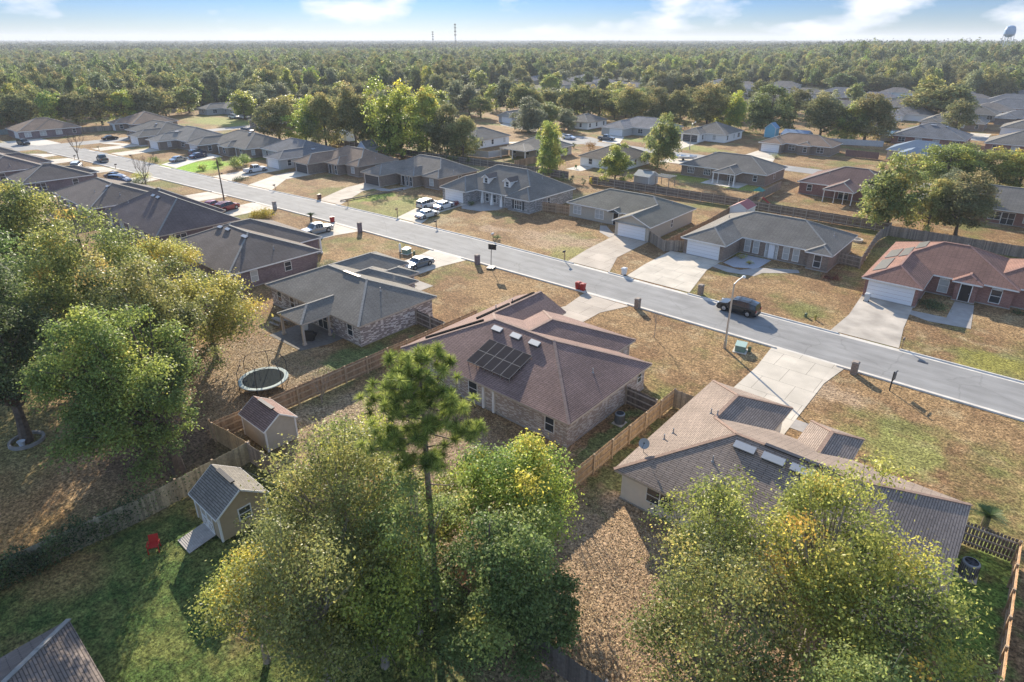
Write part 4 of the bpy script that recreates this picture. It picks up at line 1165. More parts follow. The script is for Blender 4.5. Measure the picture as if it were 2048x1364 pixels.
sA = gable_box('shed', 'small brown roofed shed beside the trampoline fence, under the tree stand', 'shed', -44.5, -40.8, 17.9, 20.5, 2.2, 3.1, W_TAN, RF_BROWN)
sT = gable_box('shed', 'tan garden shed with white trim, double doors and wooden ramp', 'shed', -37.6, -34.1, 11.0, 14.2, 2.35, 3.55, mat('siding_warm_tan', (.40,.31,.20), .75, noise=.05), RF_GREY, ov=.2, z0=.25)
window('E', .1, 1.75, .75, .85, 1.55, sT, 'win')
dd = MB()
for s_ in (-1, 1):
    dd.box(s_*.42-.39, s_*.42+.39, -1.64, -1.60, .30, 2.05)
do = dd.build('door', mat('shed_door', (.42,.36,.28), .7), sT)
dt = MB()
for s_ in (-1, 1):
    for a_ in (.04, .80): dt.box(s_*a_-.035, s_*a_+.035, -1.67, -1.635, .30, 2.05)
    for z_ in (.34, 1.15, 2.02): dt.box(min(s_*.05, s_*.8), max(s_*.05, s_*.8), -1.67, -1.636, z_-.04, z_+.04)
    dt.beam((s_*.08, -1.655, .36), (s_*.78, -1.655, 1.12), .03, .07, up=(0, 1, 0)); dt.beam((s_*.78, -1.655, .36), (s_*.08, -1.655, 1.12), .025, .07, up=(0, 1, 0))
dt.build('door_trim', TRIM, do)
rp = MB()
for k in range(14): rp.beam((-.85, -1.72 - k*.125, .30 - k*.019), (.85, -1.72 - k*.125, .30 - k*.019), .115, .04)
ramp = rp.build('ramp', mat('ramp_board', (.42,.39,.36), .9, noise=.15), sT)
sk = MB()
for x in (-1.2, 0, 1.2): sk.box(x-.06, x+.06, -1.5, 1.5, 0, .24)
sk.build('skid', WOOD_GR, sT)
hZ, HZ, cZ, _ = house('dark grey hipped roof corner at the bottom left edge of the photo', 'house', [((-32.2, -14, -12, 2.4),)], W_TAN, RF_DARK, seed=90, auto='')
gable_box('shed', 'pale grey garden shed behind the long board fence', 'shed', -70, -66.3, 123.1, 127.2, 2.2, 3.1, W_GREY, mat('shed_roof_pale', (.30,.31,.29), .6))
gable_box('shed', 'red roofed white shed behind the grey roofed house with the white door', 'shed', -42.3, -39.2, 110.2, 114.2, 2.0, 2.9, W_WHITE, mat('shed_roof_red', (.35,.10,.09), .6), ridge='y', ridgecap=False)
gable_box('shed', 'small pale blue shed with white trim and double doors', 'shed', -75, -71.5, 216, 219.5, 3.2, 4.8, mat('siding_turquoise', (.18,.42,.52), .6), mat('shed_roof_blue', (.16,.30,.45), .5), ridge='y', ridgecap=False)
gable_box('carport', 'big open carport with a pale blue metal roof', 'carport', -67, -59.5, 208, 215, 2.7, 3.9, mat('siding_blue_grey', (.28,.36,.42), .6), mat('metal_roof_blue', (.13,.20,.30), .7), ridgecap=False)
gable_box('shed', 'white box shed half hidden under the tall trees', 'shed', -178.5, -172, 118.5, 122, 2.4, 3.3, W_WHITE, mat('shed_roof_blue_pale', (.34,.40,.44), .6), ridgecap=False)
gable_box('shed', 'small pale blue gabled playhouse under the tall trees', 'shed', -149.5, -146, 106.5, 110.5, 2.3, 4.0, mat('siding_lilac', (.45,.50,.60), .6), RF_BLUE, ridge='y', ridgecap=False)
gable_box('shed', 'low pale blue roofed building by the long white fence', 'shed', -44.5, -40.6, 232, 238, 2.0, 3.0, W_GREY, mat('shed_roof_skyblue', (.22,.36,.46), .5), ridgecap=False)

# ---------------------------------------------------------------- fences
def fence(label, pts, m=None, h=1.8, rail=1, board=.14, gap=.012, every=2.4, seed=1, sunny=None, lod=1, name='board_fence'):
    """rail=+1/-1: side of the rails and posts"""
    m = m or WOOD
    rm_ = RAIL_GR if m in (WOOD_DK, WOOD_GR) else RAIL
    rr = random.Random(seed)
    x0, y0 = pts[0]
    root = empty(name, (x0, y0, 0), 0, label, 'fence', 'board fences round the yards')
    bd = MB(); rl = MB()
    for (p, q) in zip(pts, pts[1:]):
        p = Vector((p[0]-x0, p[1]-y0)); q = Vector((q[0]-x0, q[1]-y0)); d = q-p; L_ = d.length; d /= L_
        n = Vector((-d.y, d.x)) * rail
        bw = board * lod
        k = 0
        while k*(bw+gap) < L_:
            a = p + d*(k*(bw+gap)); b_ = a + d*min(bw, L_-k*(bw+gap))
            hh = h + rr.uniform(-.035, .035); jt = rr.uniform(-.006, .006)
            M = Matrix(((d.x, n.x, 0, a.x), (d.y, n.y, 0, a.y), (0, 0, 1, 0), (0, 0, 0, 1)))
            bd.box(0, (b_-a).length, -.02+jt, jt, .04 + rr.uniform(0, .03), hh, M)
            k += 1
        for z in (.35, .95, 1.55):
            z *= h/1.8
            a = p + n*.03; b_ = q + n*.03
            rl.beam((a.x, a.y, z), (b_.x, b_.y, z), .06, .11)
        npost = max(1, round(L_/every))
        for i in range(npost+1):
            if i == 0 and p.length > .01: continue
            a = p + d*(L_*i/npost) + n*.07
            pm = MB(); pm.box(a.x-.065, a.x+.065, a.y-.065, a.y+.065, 0, h+.05)
            pm.build('post', rm_, root)
    bd.build('boards', m, root); rl.build('rails', rm_, root)
    return root
fence('brown board fence along the left side of the solar panel house', [(-45.6, 15.9), (-45.3, 33.4), (-45.1, 46.0)], WOOD, seed=1, rail=-1)
fence('newer brown board fence between the solar panel house and the beige house', [(-20.2, 17.9), (-20.1, 30), (-19.9, 45.0)], board_mat('cedar_board_fresh', (.38,.26,.15)), seed=2, rail=-1)
fence('short board return meeting the left wall of the beige house', [(-19.85, 44.9), (-17.2, 44.9)], WOOD_GR, seed=3)
fence('dark board gate run between the solar panel house and its right hand fence', [(-23.3, 42.6), (-20.2, 42.4)], WOOD_DK, seed=4, rail=-1)
fence('dark board run joining the mottled brick house to the solar house fence', [(-50.3, 41.6), (-45.4, 41.4)], WOOD_DK, seed=5, rail=-1)
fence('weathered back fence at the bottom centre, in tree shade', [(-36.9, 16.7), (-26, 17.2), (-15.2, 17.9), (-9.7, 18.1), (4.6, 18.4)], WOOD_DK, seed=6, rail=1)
fence('tan board fence turning the corner behind the small brown shed', [(-46.2, 15.9), (-40.9, 16.5)], WOOD_TAN, seed=7, rail=1)
fence('weathered fence with gate boards between the small brown shed and the tan shed', [(-40.8, 16.4), (-36.9, 16.7)], WOOD_GR, seed=8)
fence('long weathered fence overgrown with ivy, lower left', [(-40.9, 16.4), (-40.4, 8.3), (-40.9, 1.4), (-41.2, -8)], board_mat('fence_mossy', (.27,.245,.17)), seed=9, rail=-1)
fence('dark picket run beside the round palm, lower right', [(1.5, 42.2), (4.6, 42.4)], WOOD_DK, seed=10, gap=.05, rail=-1)
fence('orange brown fence seen from above at the right edge', [(4.65, 42.3), (4.7, 30.6), (4.8, 18.6)], board_mat('cedar_board_orange', (.45,.27,.14)), seed=11, rail=-1)
fence('fence behind the red brick house with flat panels', [(-18.0, 112.2), (-17.4, 116), (0.2, 116.2), (16, 116.4)], WOOD_GR, seed=12)
fence('leaning weathered fence between the grey house and the red brick house', [(-18.0, 112.2), (-17.9, 108.6), (-16.8, 95.4)], WOOD_GR, seed=13)
fence('short low board return right of the grey house with the white door', [(-19.7, 95.6), (-16.8, 95.3)], WOOD_GR, seed=14, rail=-1)
fence('long dark board fence behind the olive roofed house', [(-78, 117.2), (-71.6, 117.6), (-44.2, 118.6)], WOOD_DK, seed=15, rail=-1)
fence('long dark board fence behind the grey house with the white door', [(-44.0, 118.6), (-38, 118.1), (-17.6, 118.0)], WOOD_DK, seed=16, rail=-1)
fence('weathered fence between the white gabled garage and its neighbour, running back', [(-41.6, 84.2), (-41.8, 100), (-43.0, 117.8)], WOOD, seed=17)
fence('grey board gate run between the white gabled garage and its neighbour', [(-45.8, 87.0), (-41.7, 84.1), (-39.3, 86.2)], WOOD_GR, seed=18)
fence('grey fence between the back porch house and the red brick screened porch house', [(-42.8, 119), (-43.0, 128), (-43.2, 139.5)], WOOD_GR, seed=19)
fence('short brown fence between the stone house and the olive roofed house', [(-70.9, 91.2), (-65.5, 92.2)], WOOD, seed=20, rail=-1)
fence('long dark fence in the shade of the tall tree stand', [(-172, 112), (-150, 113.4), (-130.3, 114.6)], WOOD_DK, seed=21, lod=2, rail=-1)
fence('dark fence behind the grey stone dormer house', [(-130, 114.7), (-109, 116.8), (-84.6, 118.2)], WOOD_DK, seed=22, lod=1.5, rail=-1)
fence('brown fence beside the patio of the white sided house', [(-103.5, 121), (-103.2, 133.6)], WOOD, seed=23, lod=1.5)
fence('plum fence behind the pale blue shed, upper right', [(-44.2, 194.4), (-36, 194.8)], mat('plum_board', (.19,.11,.10), .9, noise=.2), seed=24, lod=2)
fence('long pale fence under the round trees, upper right', [(-57, 214), (-40, 219.5)], mat('white_board', (.42,.42,.42), .8, noise=.1), seed=25, lod=2)
fence('long wooden fence below the dark woods at left', [(-262, 70), (-259, 79), (-257.5, 100)], WOOD_GR, seed=26, lod=2)
fence('teal grey fence at the left edge of the rust brown roofed house', [(-276, 40), (-274.5, 56)], mat('teal_board', (.16,.20,.20), .9, noise=.2), seed=27, lod=2)
fence('white fence beside the white sided house at the tree stand', [(-130, 124), (-118, 126.5), (-117, 134)], mat('white_board', (.42,.42,.42), .8), seed=28, lod=2)

# ---------------------------------------------------------------- cars
PAINT = {}
def paint(nm, c, rough=.3, metal=.3):
    if nm not in PAINT:
        m = mat('paint_' + nm, c, rough, metal, spec=.5)
        m.node_tree.nodes['Principled BSDF'].inputs['Coat Weight'].default_value = .6
        m.node_tree.nodes['Principled BSDF'].inputs['Coat Roughness'].default_value = .08
        PAINT[nm] = m
    return PAINT[nm]
TYRE = mat('tyre', (.02,.02,.02), .9); RIM = mat('rim', (.45,.45,.46), .35, .8)
LAMP_W = mat('headlamp_glass', (.6,.62,.65), .15, spec=.6); LAMP_R = mat('tail_lamp', (.35,.02,.02), .2)
AUTOGL = mat('car_glass', (.02,.025,.03), .06, spec=.8)
KINDS = {
 # length, width, wheelbase, wheel r, stations: (x, z_hood/belt, z_roof or None, half width, roof half width)
 'sedan': dict(L=4.7, W=1.8, wb=2.75, r=.33, st=[(-2.35,.55,.55,.72),(-2.25,.80,.80,.84),(-1.5,.92,.92,.89),(-.95,.95,1.36,.90),(-.3,.95,1.45,.90),(.45,.95,1.42,.90),(1.15,.94,.95,.90),(1.9,.84,.84,.87),(2.25,.70,.70,.80),(2.35,.5,.5,.7)]),
 'suv': dict(L=4.75, W=1.88, wb=2.85, r=.39, st=[(-2.37,.6,.6,.80),(-2.34,1.08,1.08,.90),(-2.2,1.10,1.62,.92),(-1.2,1.12,1.78,.93),(-.2,1.12,1.80,.93),(.55,1.12,1.72,.93),(1.15,1.10,1.12,.93),(1.95,1.02,1.02,.91),(2.3,.88,.88,.86),(2.37,.55,.55,.78)]),
 'van': dict(L=5.0, W=1.95, wb=3.0, r=.34, st=[(-2.5,.55,.55,.85),(-2.47,1.05,1.05,.93),(-2.35,1.08,1.66,.95),(-1.2,1.08,1.74,.96),(.2,1.08,1.74,.96),(.95,1.07,1.60,.96),(1.7,1.04,1.06,.95),(2.2,.88,.88,.90),(2.42,.70,.70,.84),(2.5,.5,.5,.75)]),
 'pickup': dict(L=5.6, W=1.95, wb=3.5, r=.40, st=[(-2.8,.6,.6,.86),(-2.78,1.02,1.02,.92),(-2.0,1.05,1.05,.94),(-.95,1.08,1.08,.95),(-.82,1.10,1.80,.95),(-.1,1.10,1.86,.95),(.55,1.10,1.78,.95),(1.15,1.10,1.13,.95),(2.3,1.04,1.04,.92),(2.75,.9,.9,.88),(2.8,.55,.55,.8)]),
}
def car(kind, pname, pcol, loc, rz, label, cat=None, group='parked cars and pickups', metal=.3):
    K = KINDS[kind]; root = empty({'sedan': 'parked_car', 'suv': 'parked_suv', 'van': 'minivan', 'pickup': 'pickup_truck'}[kind], (*loc, 0.03), rz, label, cat or {'sedan': 'car', 'suv': 'suv', 'van': 'minivan', 'pickup': 'pickup truck'}[kind], group)
    P = paint(pname, pcol, metal=metal)
    st = K['st']; r = K['r']; wb = K['wb']
    zb = r*.62
    body = MB(); glass = MB()
    # finer stations, with wheel arches cut into the lower edge
    xs_ = sorted(set([s_[0] for s_ in st] + [x0 + d for x0 in (-wb/2, wb/2) for d in (-r*1.22, -r*.95, -r*.5, 0, r*.5, r*.95, r*1.22)]))
    def at(x):
        for a, b in zip(st, st[1:]):
            if a[0] <= x <= b[0]:
                f = (x-a[0])/(b[0]-a[0]); return [a[i]+f*(b[i]-a[i]) for i in range(1, 4)]
        return list(st[0][1:]) if x < st[0][0] else list(st[-1][1:])
    rings = []
    for x in xs_:
        zbelt, zroof, hw = at(x)
        lo = zb
        for wx in (-wb/2, wb/2):
            d = abs(x - wx)
            if d < r*1.22: lo = max(lo, r + math.sqrt(max(0, (r*1.18)**2 - d*d)) * .95 if d < r*1.17 else zb)
        lo = min(lo, zbelt - .06)
        up = zroof - zbelt
        inset = .22 * min(1, up/.5) if up > .03 else .05
        rings.append([(x, -hw*.93, lo), (x, -hw, (lo+zbelt)/2 + .02), (x, -hw*.985, zbelt-.04), (x, -hw*.93, zbelt),
                      (x, -(hw-inset), zroof-.03 if up > .03 else zbelt+.01), (x, 0, zroof + .03),
                      (x, (hw-inset), zroof-.03 if up > .03 else zbelt+.01), (x, hw*.93, zbelt), (x, hw*.985, zbelt-.04), (x, hw, (lo+zbelt)/2+.02), (x, hw*.93, lo)])
    for i in range(len(rings)-1):
        A, B = rings[i], rings[i+1]
        ua = A[5][2]-A[3][2] > .2; ub = B[5][2]-B[3][2] > .2
        for k in range(10):
            q = [A[k], B[k], B[k+1], A[k+1]]
            if (ua != ub) and k in (4, 5): glass.quad(q)
            elif ua and ub and k in (3, 6): glass.quad(q)
            else: body.quad(q)
    body.quad(rings[0]); body.quad(rings[-1][::-1])
    bo = body.build('body', P, root, smooth=False)
    glass.build('windows', AUTOGL, root)
    # dark sill and floor
    fl = MB(); fl.box(-K['L']/2+.15, K['L']/2-.15, -K['W']/2+.1, K['W']/2-.1, zb-.06, zb+.22); fl.build('underbody', METAL_DK, root)
    # pillars over the glass
    pl = MB()
    gx = [x for x in xs_ if (at(x)[1]-at(x)[0]) > .2]
    if gx:
        for fx in (.0, .36, .68, 1.):
            x = gx[0] + (gx[-1]-gx[0])*fx; z1, z2, hw = at(x); ins = .22*min(1, (z2-z1)/.5)
            for s_ in (-1, 1): pl.beam((x, s_*(hw*.93+.008), z1), (x, s_*(hw-ins+.008), z2-.03), .07, .03, up=(1, 0, 0))
    pl.build('pillars', P, root)
    for sx in (-1, 1):
        for sy in (-1, 1):
            M = Matrix.Translation((sx*wb/2, sy*(K['W']/2-.13), r)) @ Matrix.Rotation(math.pi/2, 4, 'X')
            t = MB(); t.lathe([(r*.62, -.1), (r*.95, -.1), (r, -.06), (r, .06), (r*.95, .1), (r*.62, .1)], 20, M); w_ = t.build('wheel', TYRE, root)
            q = MB(); q.lathe([(0, .06*-sy), (r*.2, .09*-sy), (r*.62, .075*-sy)], 20, M)
            for k in range(5):
                a = k*2*math.pi/5
                p0 = M @ Vector((r*.1*math.cos(a), r*.1*math.sin(a), -.105*sy)); p1 = M @ Vector((r*.6*math.cos(a), r*.6*math.sin(a), -.095*sy)); q.beam(p0, p1, .06, .03)
            q.build('rim', RIM, w_)
    z1, _, hw = at(K['L']/2-.12); zt = at(K['L']/2-.25)[0]
    for s_ in (-1, 1):
        h_ = MB(); h_.box(K['L']/2-.24, K['L']/2-.03, s_*hw*.78-.17, s_*hw*.78+.17, zt-.16, zt-.02); h_.build('headlight', LAMP_W, root)
        t_ = MB(); zz = at(-K['L']/2+.06)[0]; t_.box(-K['L']/2-.02, -K['L']/2+.16, s_*hw*.86-.12, s_*hw*.86+.12, zz-.30, zz-.06); t_.build('tail_light', LAMP_R, root)
        m_ = MB(); x = gx[-1]+.1 if gx else .6; m_.box(x-.08, x+.08, s_*(K['W']/2+.02)-.09, s_*(K['W']/2+.02)+.09, at(x)[0]-.02, at(x)[0]+.14); m_.build('mirror', P, root)
    bp = MB(); bp.box(K['L']/2-.02, K['L']/2+.05, -K['W']*.4, K['W']*.4, zb+.05, zb+.22); bp.box(-K['L']/2-.06, -K['L']/2+.02, -K['W']*.42, K['W']*.42, zb+.05, zb+.22); bp.build('bumper', METAL_DK if kind != 'pickup' else METAL, root)
    if kind == 'pickup':
        bd = MB(); bd.box(-2.62, -1.05, -.76, .76, 1.04, 1.105); bd.build('bed', METAL_DK, root)
    if kind == 'suv':
        rk = MB()
        for s_ in (-1, 1): rk.beam((-1.7, s_*.62, 1.86), (.4, s_*.62, 1.86), .05, .05)
        for x in (-1.4, -.1): rk.beam((x, -.64, 1.89), (x, .64, 1.89), .05, .04)
        rk.build('roof_rack', METAL_DK, root)
    return root
PI = math.pi
car('suv', 'black', (.012,.014,.016), (-23.8, 69.0), PI, 'black SUV with roof rack parked on the street by the lamp post')
car('sedan', 'pearl_white', (.62,.64,.62), (-84.4, 73.9), PI/2, 'white sedan nearest the road in front of the stone dormer house', metal=.1)
car('sedan', 'white', (.68,.68,.68), (-86.8, 80.4), PI/2 + .05, 'white car pulled up beside the blue garage door of the stone house', metal=.05)
car('suv', 'silver_white', (.60,.60,.60), (-89.6, 78.8), PI/2, 'white SUV parked left of the other two before the stone dormer house', metal=.2)
car('sedan', 'grey_blue', (.17,.20,.24), (-65.0, 54.8), -PI/2, 'grey blue sedan on the drive of the mottled brick house', metal=.6)
car('pickup', 'silver', (.38,.39,.40), (-90.6, 54.6), -PI/2, 'silver pickup truck on the near side drive', metal=.7)
car('suv', 'red', (.22,.02,.025), (-117.0, 52.2), PI/2 + .3, 'dark red SUV on the near side drive by the utility pole')
car('sedan', 'crimson', (.28,.02,.03), (-121.2, 51.3), PI/2 + .3, 'red car beside the dark red SUV, half hidden by the roof')
car('pickup', 'white', (.68,.68,.68), (-148.3, 74.8), PI/2, 'white pickup truck on the drive of the blue grey roofed house', metal=.05)
car('sedan', 'silver', (.38,.39,.40), (-177.6, 68.6), PI/2 + .35, 'silver sedan at the edge of the bright green lawn', metal=.7)
car('suv', 'navy_grey', (.07,.08,.12), (-183.4, 76.4), PI/2 + .2, 'dark grey SUV near the garage beside the green lawn')
car('sedan', 'navy', (.04,.05,.10), (-179.2, 74.6), PI/2 + .2, 'navy car parked between the silver sedan and the garage')
car('pickup', 'dark_green', (.035,.05,.045), (-193.2, 55.3), PI - .1, 'dark pickup truck driving on the street near the junction')
car('van', 'white', (.68,.68,.68), (-187.4, 47.6), PI/2 + 1.1, 'white minivan beyond the left treetops', metal=.05)
car('van', 'blue', (.03,.07,.16), (-160.2, 48.3), PI/2 - 1.1, 'dark blue minivan beside the bare street tree')
car('sedan', 'slate_blue', (.10,.14,.22), (-166.3, 49.2), PI/2 - 1.1, 'slate blue car half behind the dark blue minivan')
car('sedan', 'black', (.012,.014,.016), (-235.0, 71), PI/2, 'black sedan by the corner house at the junction')
car('suv', 'black', (.012,.014,.016), (-243.5, 49.5), .2, 'black SUV parked at the left edge of the junction')
car('sedan', 'white', (.68,.68,.68), (-122.2, 170.2), .0, 'white sedan parked on the turning circle of the back street', metal=.05)
car('pickup', 'grey', (.18,.19,.20), (-111.6, 176.4), .15, 'grey and white pickup behind the narrow trees')
car('suv', 'white', (.68,.68,.68), (-262.0, 126.6), .3, 'white SUV beside the upper left grey roofed house', metal=.05)
car('sedan', 'white', (.68,.68,.68), (-257.5, 129.0), .3, 'white car right of the white SUV, upper left', metal=.05)
car('suv', 'dark_plum', (.05,.04,.05), (-216.5, 108.5), .3, 'dark SUV with a pale cover, upper left drive')
# covered boat trailer
bt = empty('boat_trailer', (-75.2, 159.4, 0), .5, 'white covered boat on a trailer parked on the back street', 'boat trailer')
hl = MB(); sec = [(-2.6, .95, .6), (-1.5, 1.0, .5), (.8, .98, .5), (2.0, .6, .62), (2.8, .05, .85)]
for a, b in zip(sec, sec[1:]):
    for s_ in (-1, 1):
        q = [(a[0], s_*a[1]*.5, a[2]), (b[0], s_*b[1]*.5, b[2]), (b[0], s_*b[1], 1.15), (a[0], s_*a[1], 1.15)]
        hl.quad(q if s_ < 0 else q[::-1])
        q2 = [(a[0], s_*a[1], 1.15), (b[0], s_*b[1], 1.15), (b[0], 0, 1.32), (a[0], 0, 1.55 if a[0] < 1 else 1.4)]
        hl.quad(q2 if s_ < 0 else q2[::-1])
hl.quad([(-2.6, -.475, .6), (-2.6, -.95, 1.15), (-2.6, 0, 1.55), (-2.6, .95, 1.15), (-2.6, .475, .6)])
hl.build('hull', W_WHITE, bt)
fr = MB()
for s_ in (-1, 1): fr.beam((-2.4, s_*.5, .42), (2.2, s_*.3, .42), .08, .1)
fr.beam((2.0, 0, .42), (3.8, 0, .45), .08, .1); fr.build('frame', METAL, bt)
for s_ in (-1, 1):
    t = MB(); t.lathe([(.0, -.09), (.3, -.09), (.32, 0), (.3, .09), (0, .09)], 16, Matrix.Translation((-.8, s_*1.0, .32)) @ Matrix.Rotation(PI/2, 4, 'X')); t.build('wheel', TYRE, bt)

# ---------------------------------------------------------------- street furniture
def brick_mailbox(x, y, label, m=BR_BROWN, h=1.35):
    r = empty('brick_mailbox', (x, y, 0), 0, label, 'mailbox', 'brick pillar mailboxes')
    b = MB()
    for (x0, x1, y0, y1, z0, z1) in ((-.28, .28, -.3, .3, 0, h-.15),):
        for (p, q) in (((x0, y0), (x1, y0)), ((x1, y0), (x1, y1)), ((x1, y1), (x0, y1)), ((x0, y1), (x0, y0))):
            b.quad([(*p, z0), (*q, z0), (*q, z1), (*p, z1)], [(0, z0), (.6, z0), (.6, z1), (0, z1)])
    b.build('pillar', m, r)
    c = MB(); c.box(-.33, .33, -.35, .35, h-.15, h-.07); c.box(-.24, .24, -.28, .28, h-.07, h); c.build('cap', mat('mailbox_cap', (.30,.25,.21), .9, noise=.2), r)
    d = MB(); d.box(-.12, .12, .30, .34, h-.52, h-.28); d.build('mailbox_door', METAL_DK, r)
    return r
brick_mailbox(-33.5, 62.1, 'brick mailbox at the drive of the solar panel house')
brick_mailbox(-9.3, 61.9, 'brick mailbox at the drive of the beige house')
brick_mailbox(-29.7, 71.4, 'brick mailbox at the wide pale drive across the street')
brick_mailbox(-59.3, 61.0, 'brick mailbox beside the basketball hoop', BR_PURPLE, 1.5)
brick_mailbox(-85.8, 59.9, 'dark brick mailbox at the silver pickup drive', BR_PURPLE, 1.7)
brick_mailbox(-110.6, 58.4, 'tall stone mailbox at the red car drive', BR_STONE, 1.6)
def post_mailbox(x, y, label, m=None, h=1.15, rz=0, post=WOOD, group='mailboxes on wooden posts'):
    r = empty('post_mailbox', (x, y, 0), rz, label, 'mailbox', group)
    p = MB(); p.box(-.05, .05, -.05, .05, 0, h-.12); p.beam((0, 0, h-.14), (0, .4, h-.14), .09, .09); p.build('post', post, r)
    b = MB(); n = 8
    pr = [(-.09, 0), (.09, 0)] + [(.09*math.cos(a), .12+.09*math.sin(a)) for a in [k*PI/6 for k in range(7)]]
    for i in range(len(pr)):
        q, w = pr[i], pr[(i+1) % len(pr)]
        b.quad([(q[0], -.12, h-.1+q[1]), (w[0], -.12, h-.1+w[1]), (w[0], .42, h-.1+w[1]), (q[0], .42, h-.1+q[1])])
    b.quad([(q[0], .42, h-.1+q[1]) for q in pr]); b.quad([(q[0], -.12, h-.1+q[1]) for q in pr][::-1])
    b.build('mailbox', m or METAL_DK, r)
    return r
post_mailbox(-50.7, 70.6, 'mailbox on a brown wooden post across from the red bins', h=1.5, rz=PI)
post_mailbox(-78.2, 70.4, 'thin black mailbox post at the drive with the white cars', post=METAL_DK, rz=PI)
post_mailbox(-65.6, 71.3, 'white box mailbox half hidden in a small bush by the road', W_WHITE, rz=PI)
post_mailbox(-102.8, 69.6, 'orange brown mailbox post at the tan drive by the rail', WOOD_TAN, rz=PI)
post_mailbox(-6.9, 71.2, 'dark mailbox on a thin orange post at the right, far side', WOOD_DK, post=WOOD_TAN, rz=PI)
post_mailbox(-190.5, 61.6, 'small mailbox by the left of the far side drives', rz=PI)
post_mailbox(-213.5, 60.9, 'orange mailbox near the street corner', WOOD_TAN, rz=PI)
post_mailbox(-178.7, 53.6, 'black mailbox on the near side before the white minivan')
post_mailbox(-201, 51.0, 'dark mailbox beside the left driveway entrance')
post_mailbox(-126.2, 69.6 - 2.2, 'low dark mailbox by the wide pale drive', rz=PI)
post_mailbox(-89.4, 71.0, 'short brown post in the stony lawn of the tan brick house', WOOD, rz=PI, h=1.3)
def bin_(x, y, label, col, rz=0, group='wheeled rubbish bins', name='wheeled_bin'):
    r = empty(name, (x, y, 0), rz, label, 'bin', group)
    m = mat('bin_' + label.split()[0], col, .5)
    b = MB()
    pts = lambda s_, z, y0: [(-.27*s_, -.33*s_+y0, z), (.27*s_, -.33*s_+y0, z), (.27*s_, .33*s_+y0, z), (-.27*s_, .33*s_+y0, z)]
    A, B = pts(.85, .06, 0), pts(1.05, .95, 0)
    for k in range(4): b.quad([A[k], A[(k+1) % 4], B[(k+1) % 4], B[k]])
    b.quad(A[::-1]); b.build('body', m, r)
    l = MB(); l.box(-.31, .31, -.38, .36, .95, 1.0); l.box(-.2, .2, -.28, .26, 1.0, 1.05); l.box(-.3, .3, .36, .42, .9, .98); l.build('lid', m, r)
    for s_ in (-1, 1):
        w = MB(); w.lathe([(0, -.03), (.1, -.03), (.1, .03), (0, .03)], 12, Matrix.Translation((s_*.28, .26, .1)) @ Matrix.Rotation(PI/2, 4, 'Y')); w.build('wheel', TYRE, r)
    return r
bin_(-42.6, 62.6, 'red wheeled bin, left of the pair by the road', (.32,.02,.02))
bin_(-41.8, 62.5, 'red wheeled bin, right of the pair by the road', (.32,.02,.02), .1)
bin_(-40.9, 71.2, 'white wheeled bin standing across the road from the red pair', (.55,.56,.57), PI)
bin_(-94.6, 60.4, 'red wheeled bin alone by the road above the silver pickup', (.30,.03,.04))
bin_(-111.6, 68.9, 'brown wheeled bin at the end of the low wooden rail', (.12,.06,.05), PI)
bin_(-13.0, 82.9, 'grey wheeled bin with white lid at the corner of the red brick garage', (.45,.47,.48), PI)

lp = empty('street_lamp', (-21.1, 58.9, 0), 0, 'tall grey street lamp beside the green utility box', 'street lamp', 'street lamps')
b = MB(); b.cyl(0, 0, 0, .9, .17, .15, 12); b.tube([(0, 0, .9), (0, 0, 7.3)], [.12, .075], 12); b.build('pole', METAL, lp)
b = MB(); b.tube([(0, 0, 7.25), (.15, .3, 7.55), (.4, 1.0, 7.85)], [.05, .045, .04], 8); b.build('arm', METAL, lp)
b = MB(); b.lathe([(0, .12), (.14, .1), (.22, 0), (.18, -.12), (0, -.18)], 12, Matrix.Translation((.45, 1.15, 7.85))); b.build('lamp_head', mat('lamp_glass', (.7,.7,.66), .3), lp)
l2 = copy_tree(lp); l2.location = (-82.5, 176.5, 0); l2['label'] = 'street lamp on the back street before the charcoal garage'
up = empty('utility_pole', (-125.4, 55.6, 0), 0, 'brown wooden utility pole by the red cars', 'utility pole')
b = MB(); b.tube([(0, 0, 0), (0, 0, 8.3)], [.15, .10], 10); b.build('pole', BARK, up)
b = MB(); b.tube([(0, 0, 5.4), (.9, .1, 5.6)], [.04, .03], 6); b.cyl(.95, .1, 5.45, 5.7, .16, .12, 10); b.build('lamp_arm', METAL_DK, up)
def util_box(x, y, label, s=1., name='utility_box', m=None):
    r = empty(name, (x, y, 0), .2, label, 'utility box')
    b = MB(); b.box(-.5*s, .5*s, -.5*s, .5*s, 0.05, .75*s); b.box(-.46*s, .46*s, -.52*s, -.5*s, .15, .65*s); b.build('cabinet', m or mat('utility_green', (.16,.24,.19), .5, noise=.1), r)
    l = MB(); l.quad([(-.54*s, -.54*s, .76*s), (.54*s, -.54*s, .76*s), (.54*s, .54*s, .9*s), (-.54*s, .54*s, .9*s)]); l.box(-.54*s, .54*s, -.54*s, .54*s, .70*s, .755*s); l.build('lid', mat('utility_lid', (.36,.48,.41), .5), r)
    p = MB(); p.box(-.7*s, .7*s, -.7*s, .7*s, 0, .06); p.build('pad', CONC, r)
    return r
util_box(-19.6, 59.4, 'green utility box beside the tall street lamp')
util_box(-71.0, 57.6, 'green utility box on the lawn above the grey blue sedan')
def pedestal(x, y, label, h=.8, m=None):
    r = empty('cable_pedestal', (x, y, 0), 0, label, 'cable pedestal', 'small cable pedestals')
    b = MB(); b.box(-.13, .13, -.13, .13, 0, h*.85); b.build('body', m or mat('pedestal_green', (.10,.14,.08), .6), r)
    c = MB(); c.lathe([(.19, h*.8), (.19, h*.9), (.1, h), (0, h)], 4); c.build('cap', m or MATS['pedestal_green'], r)
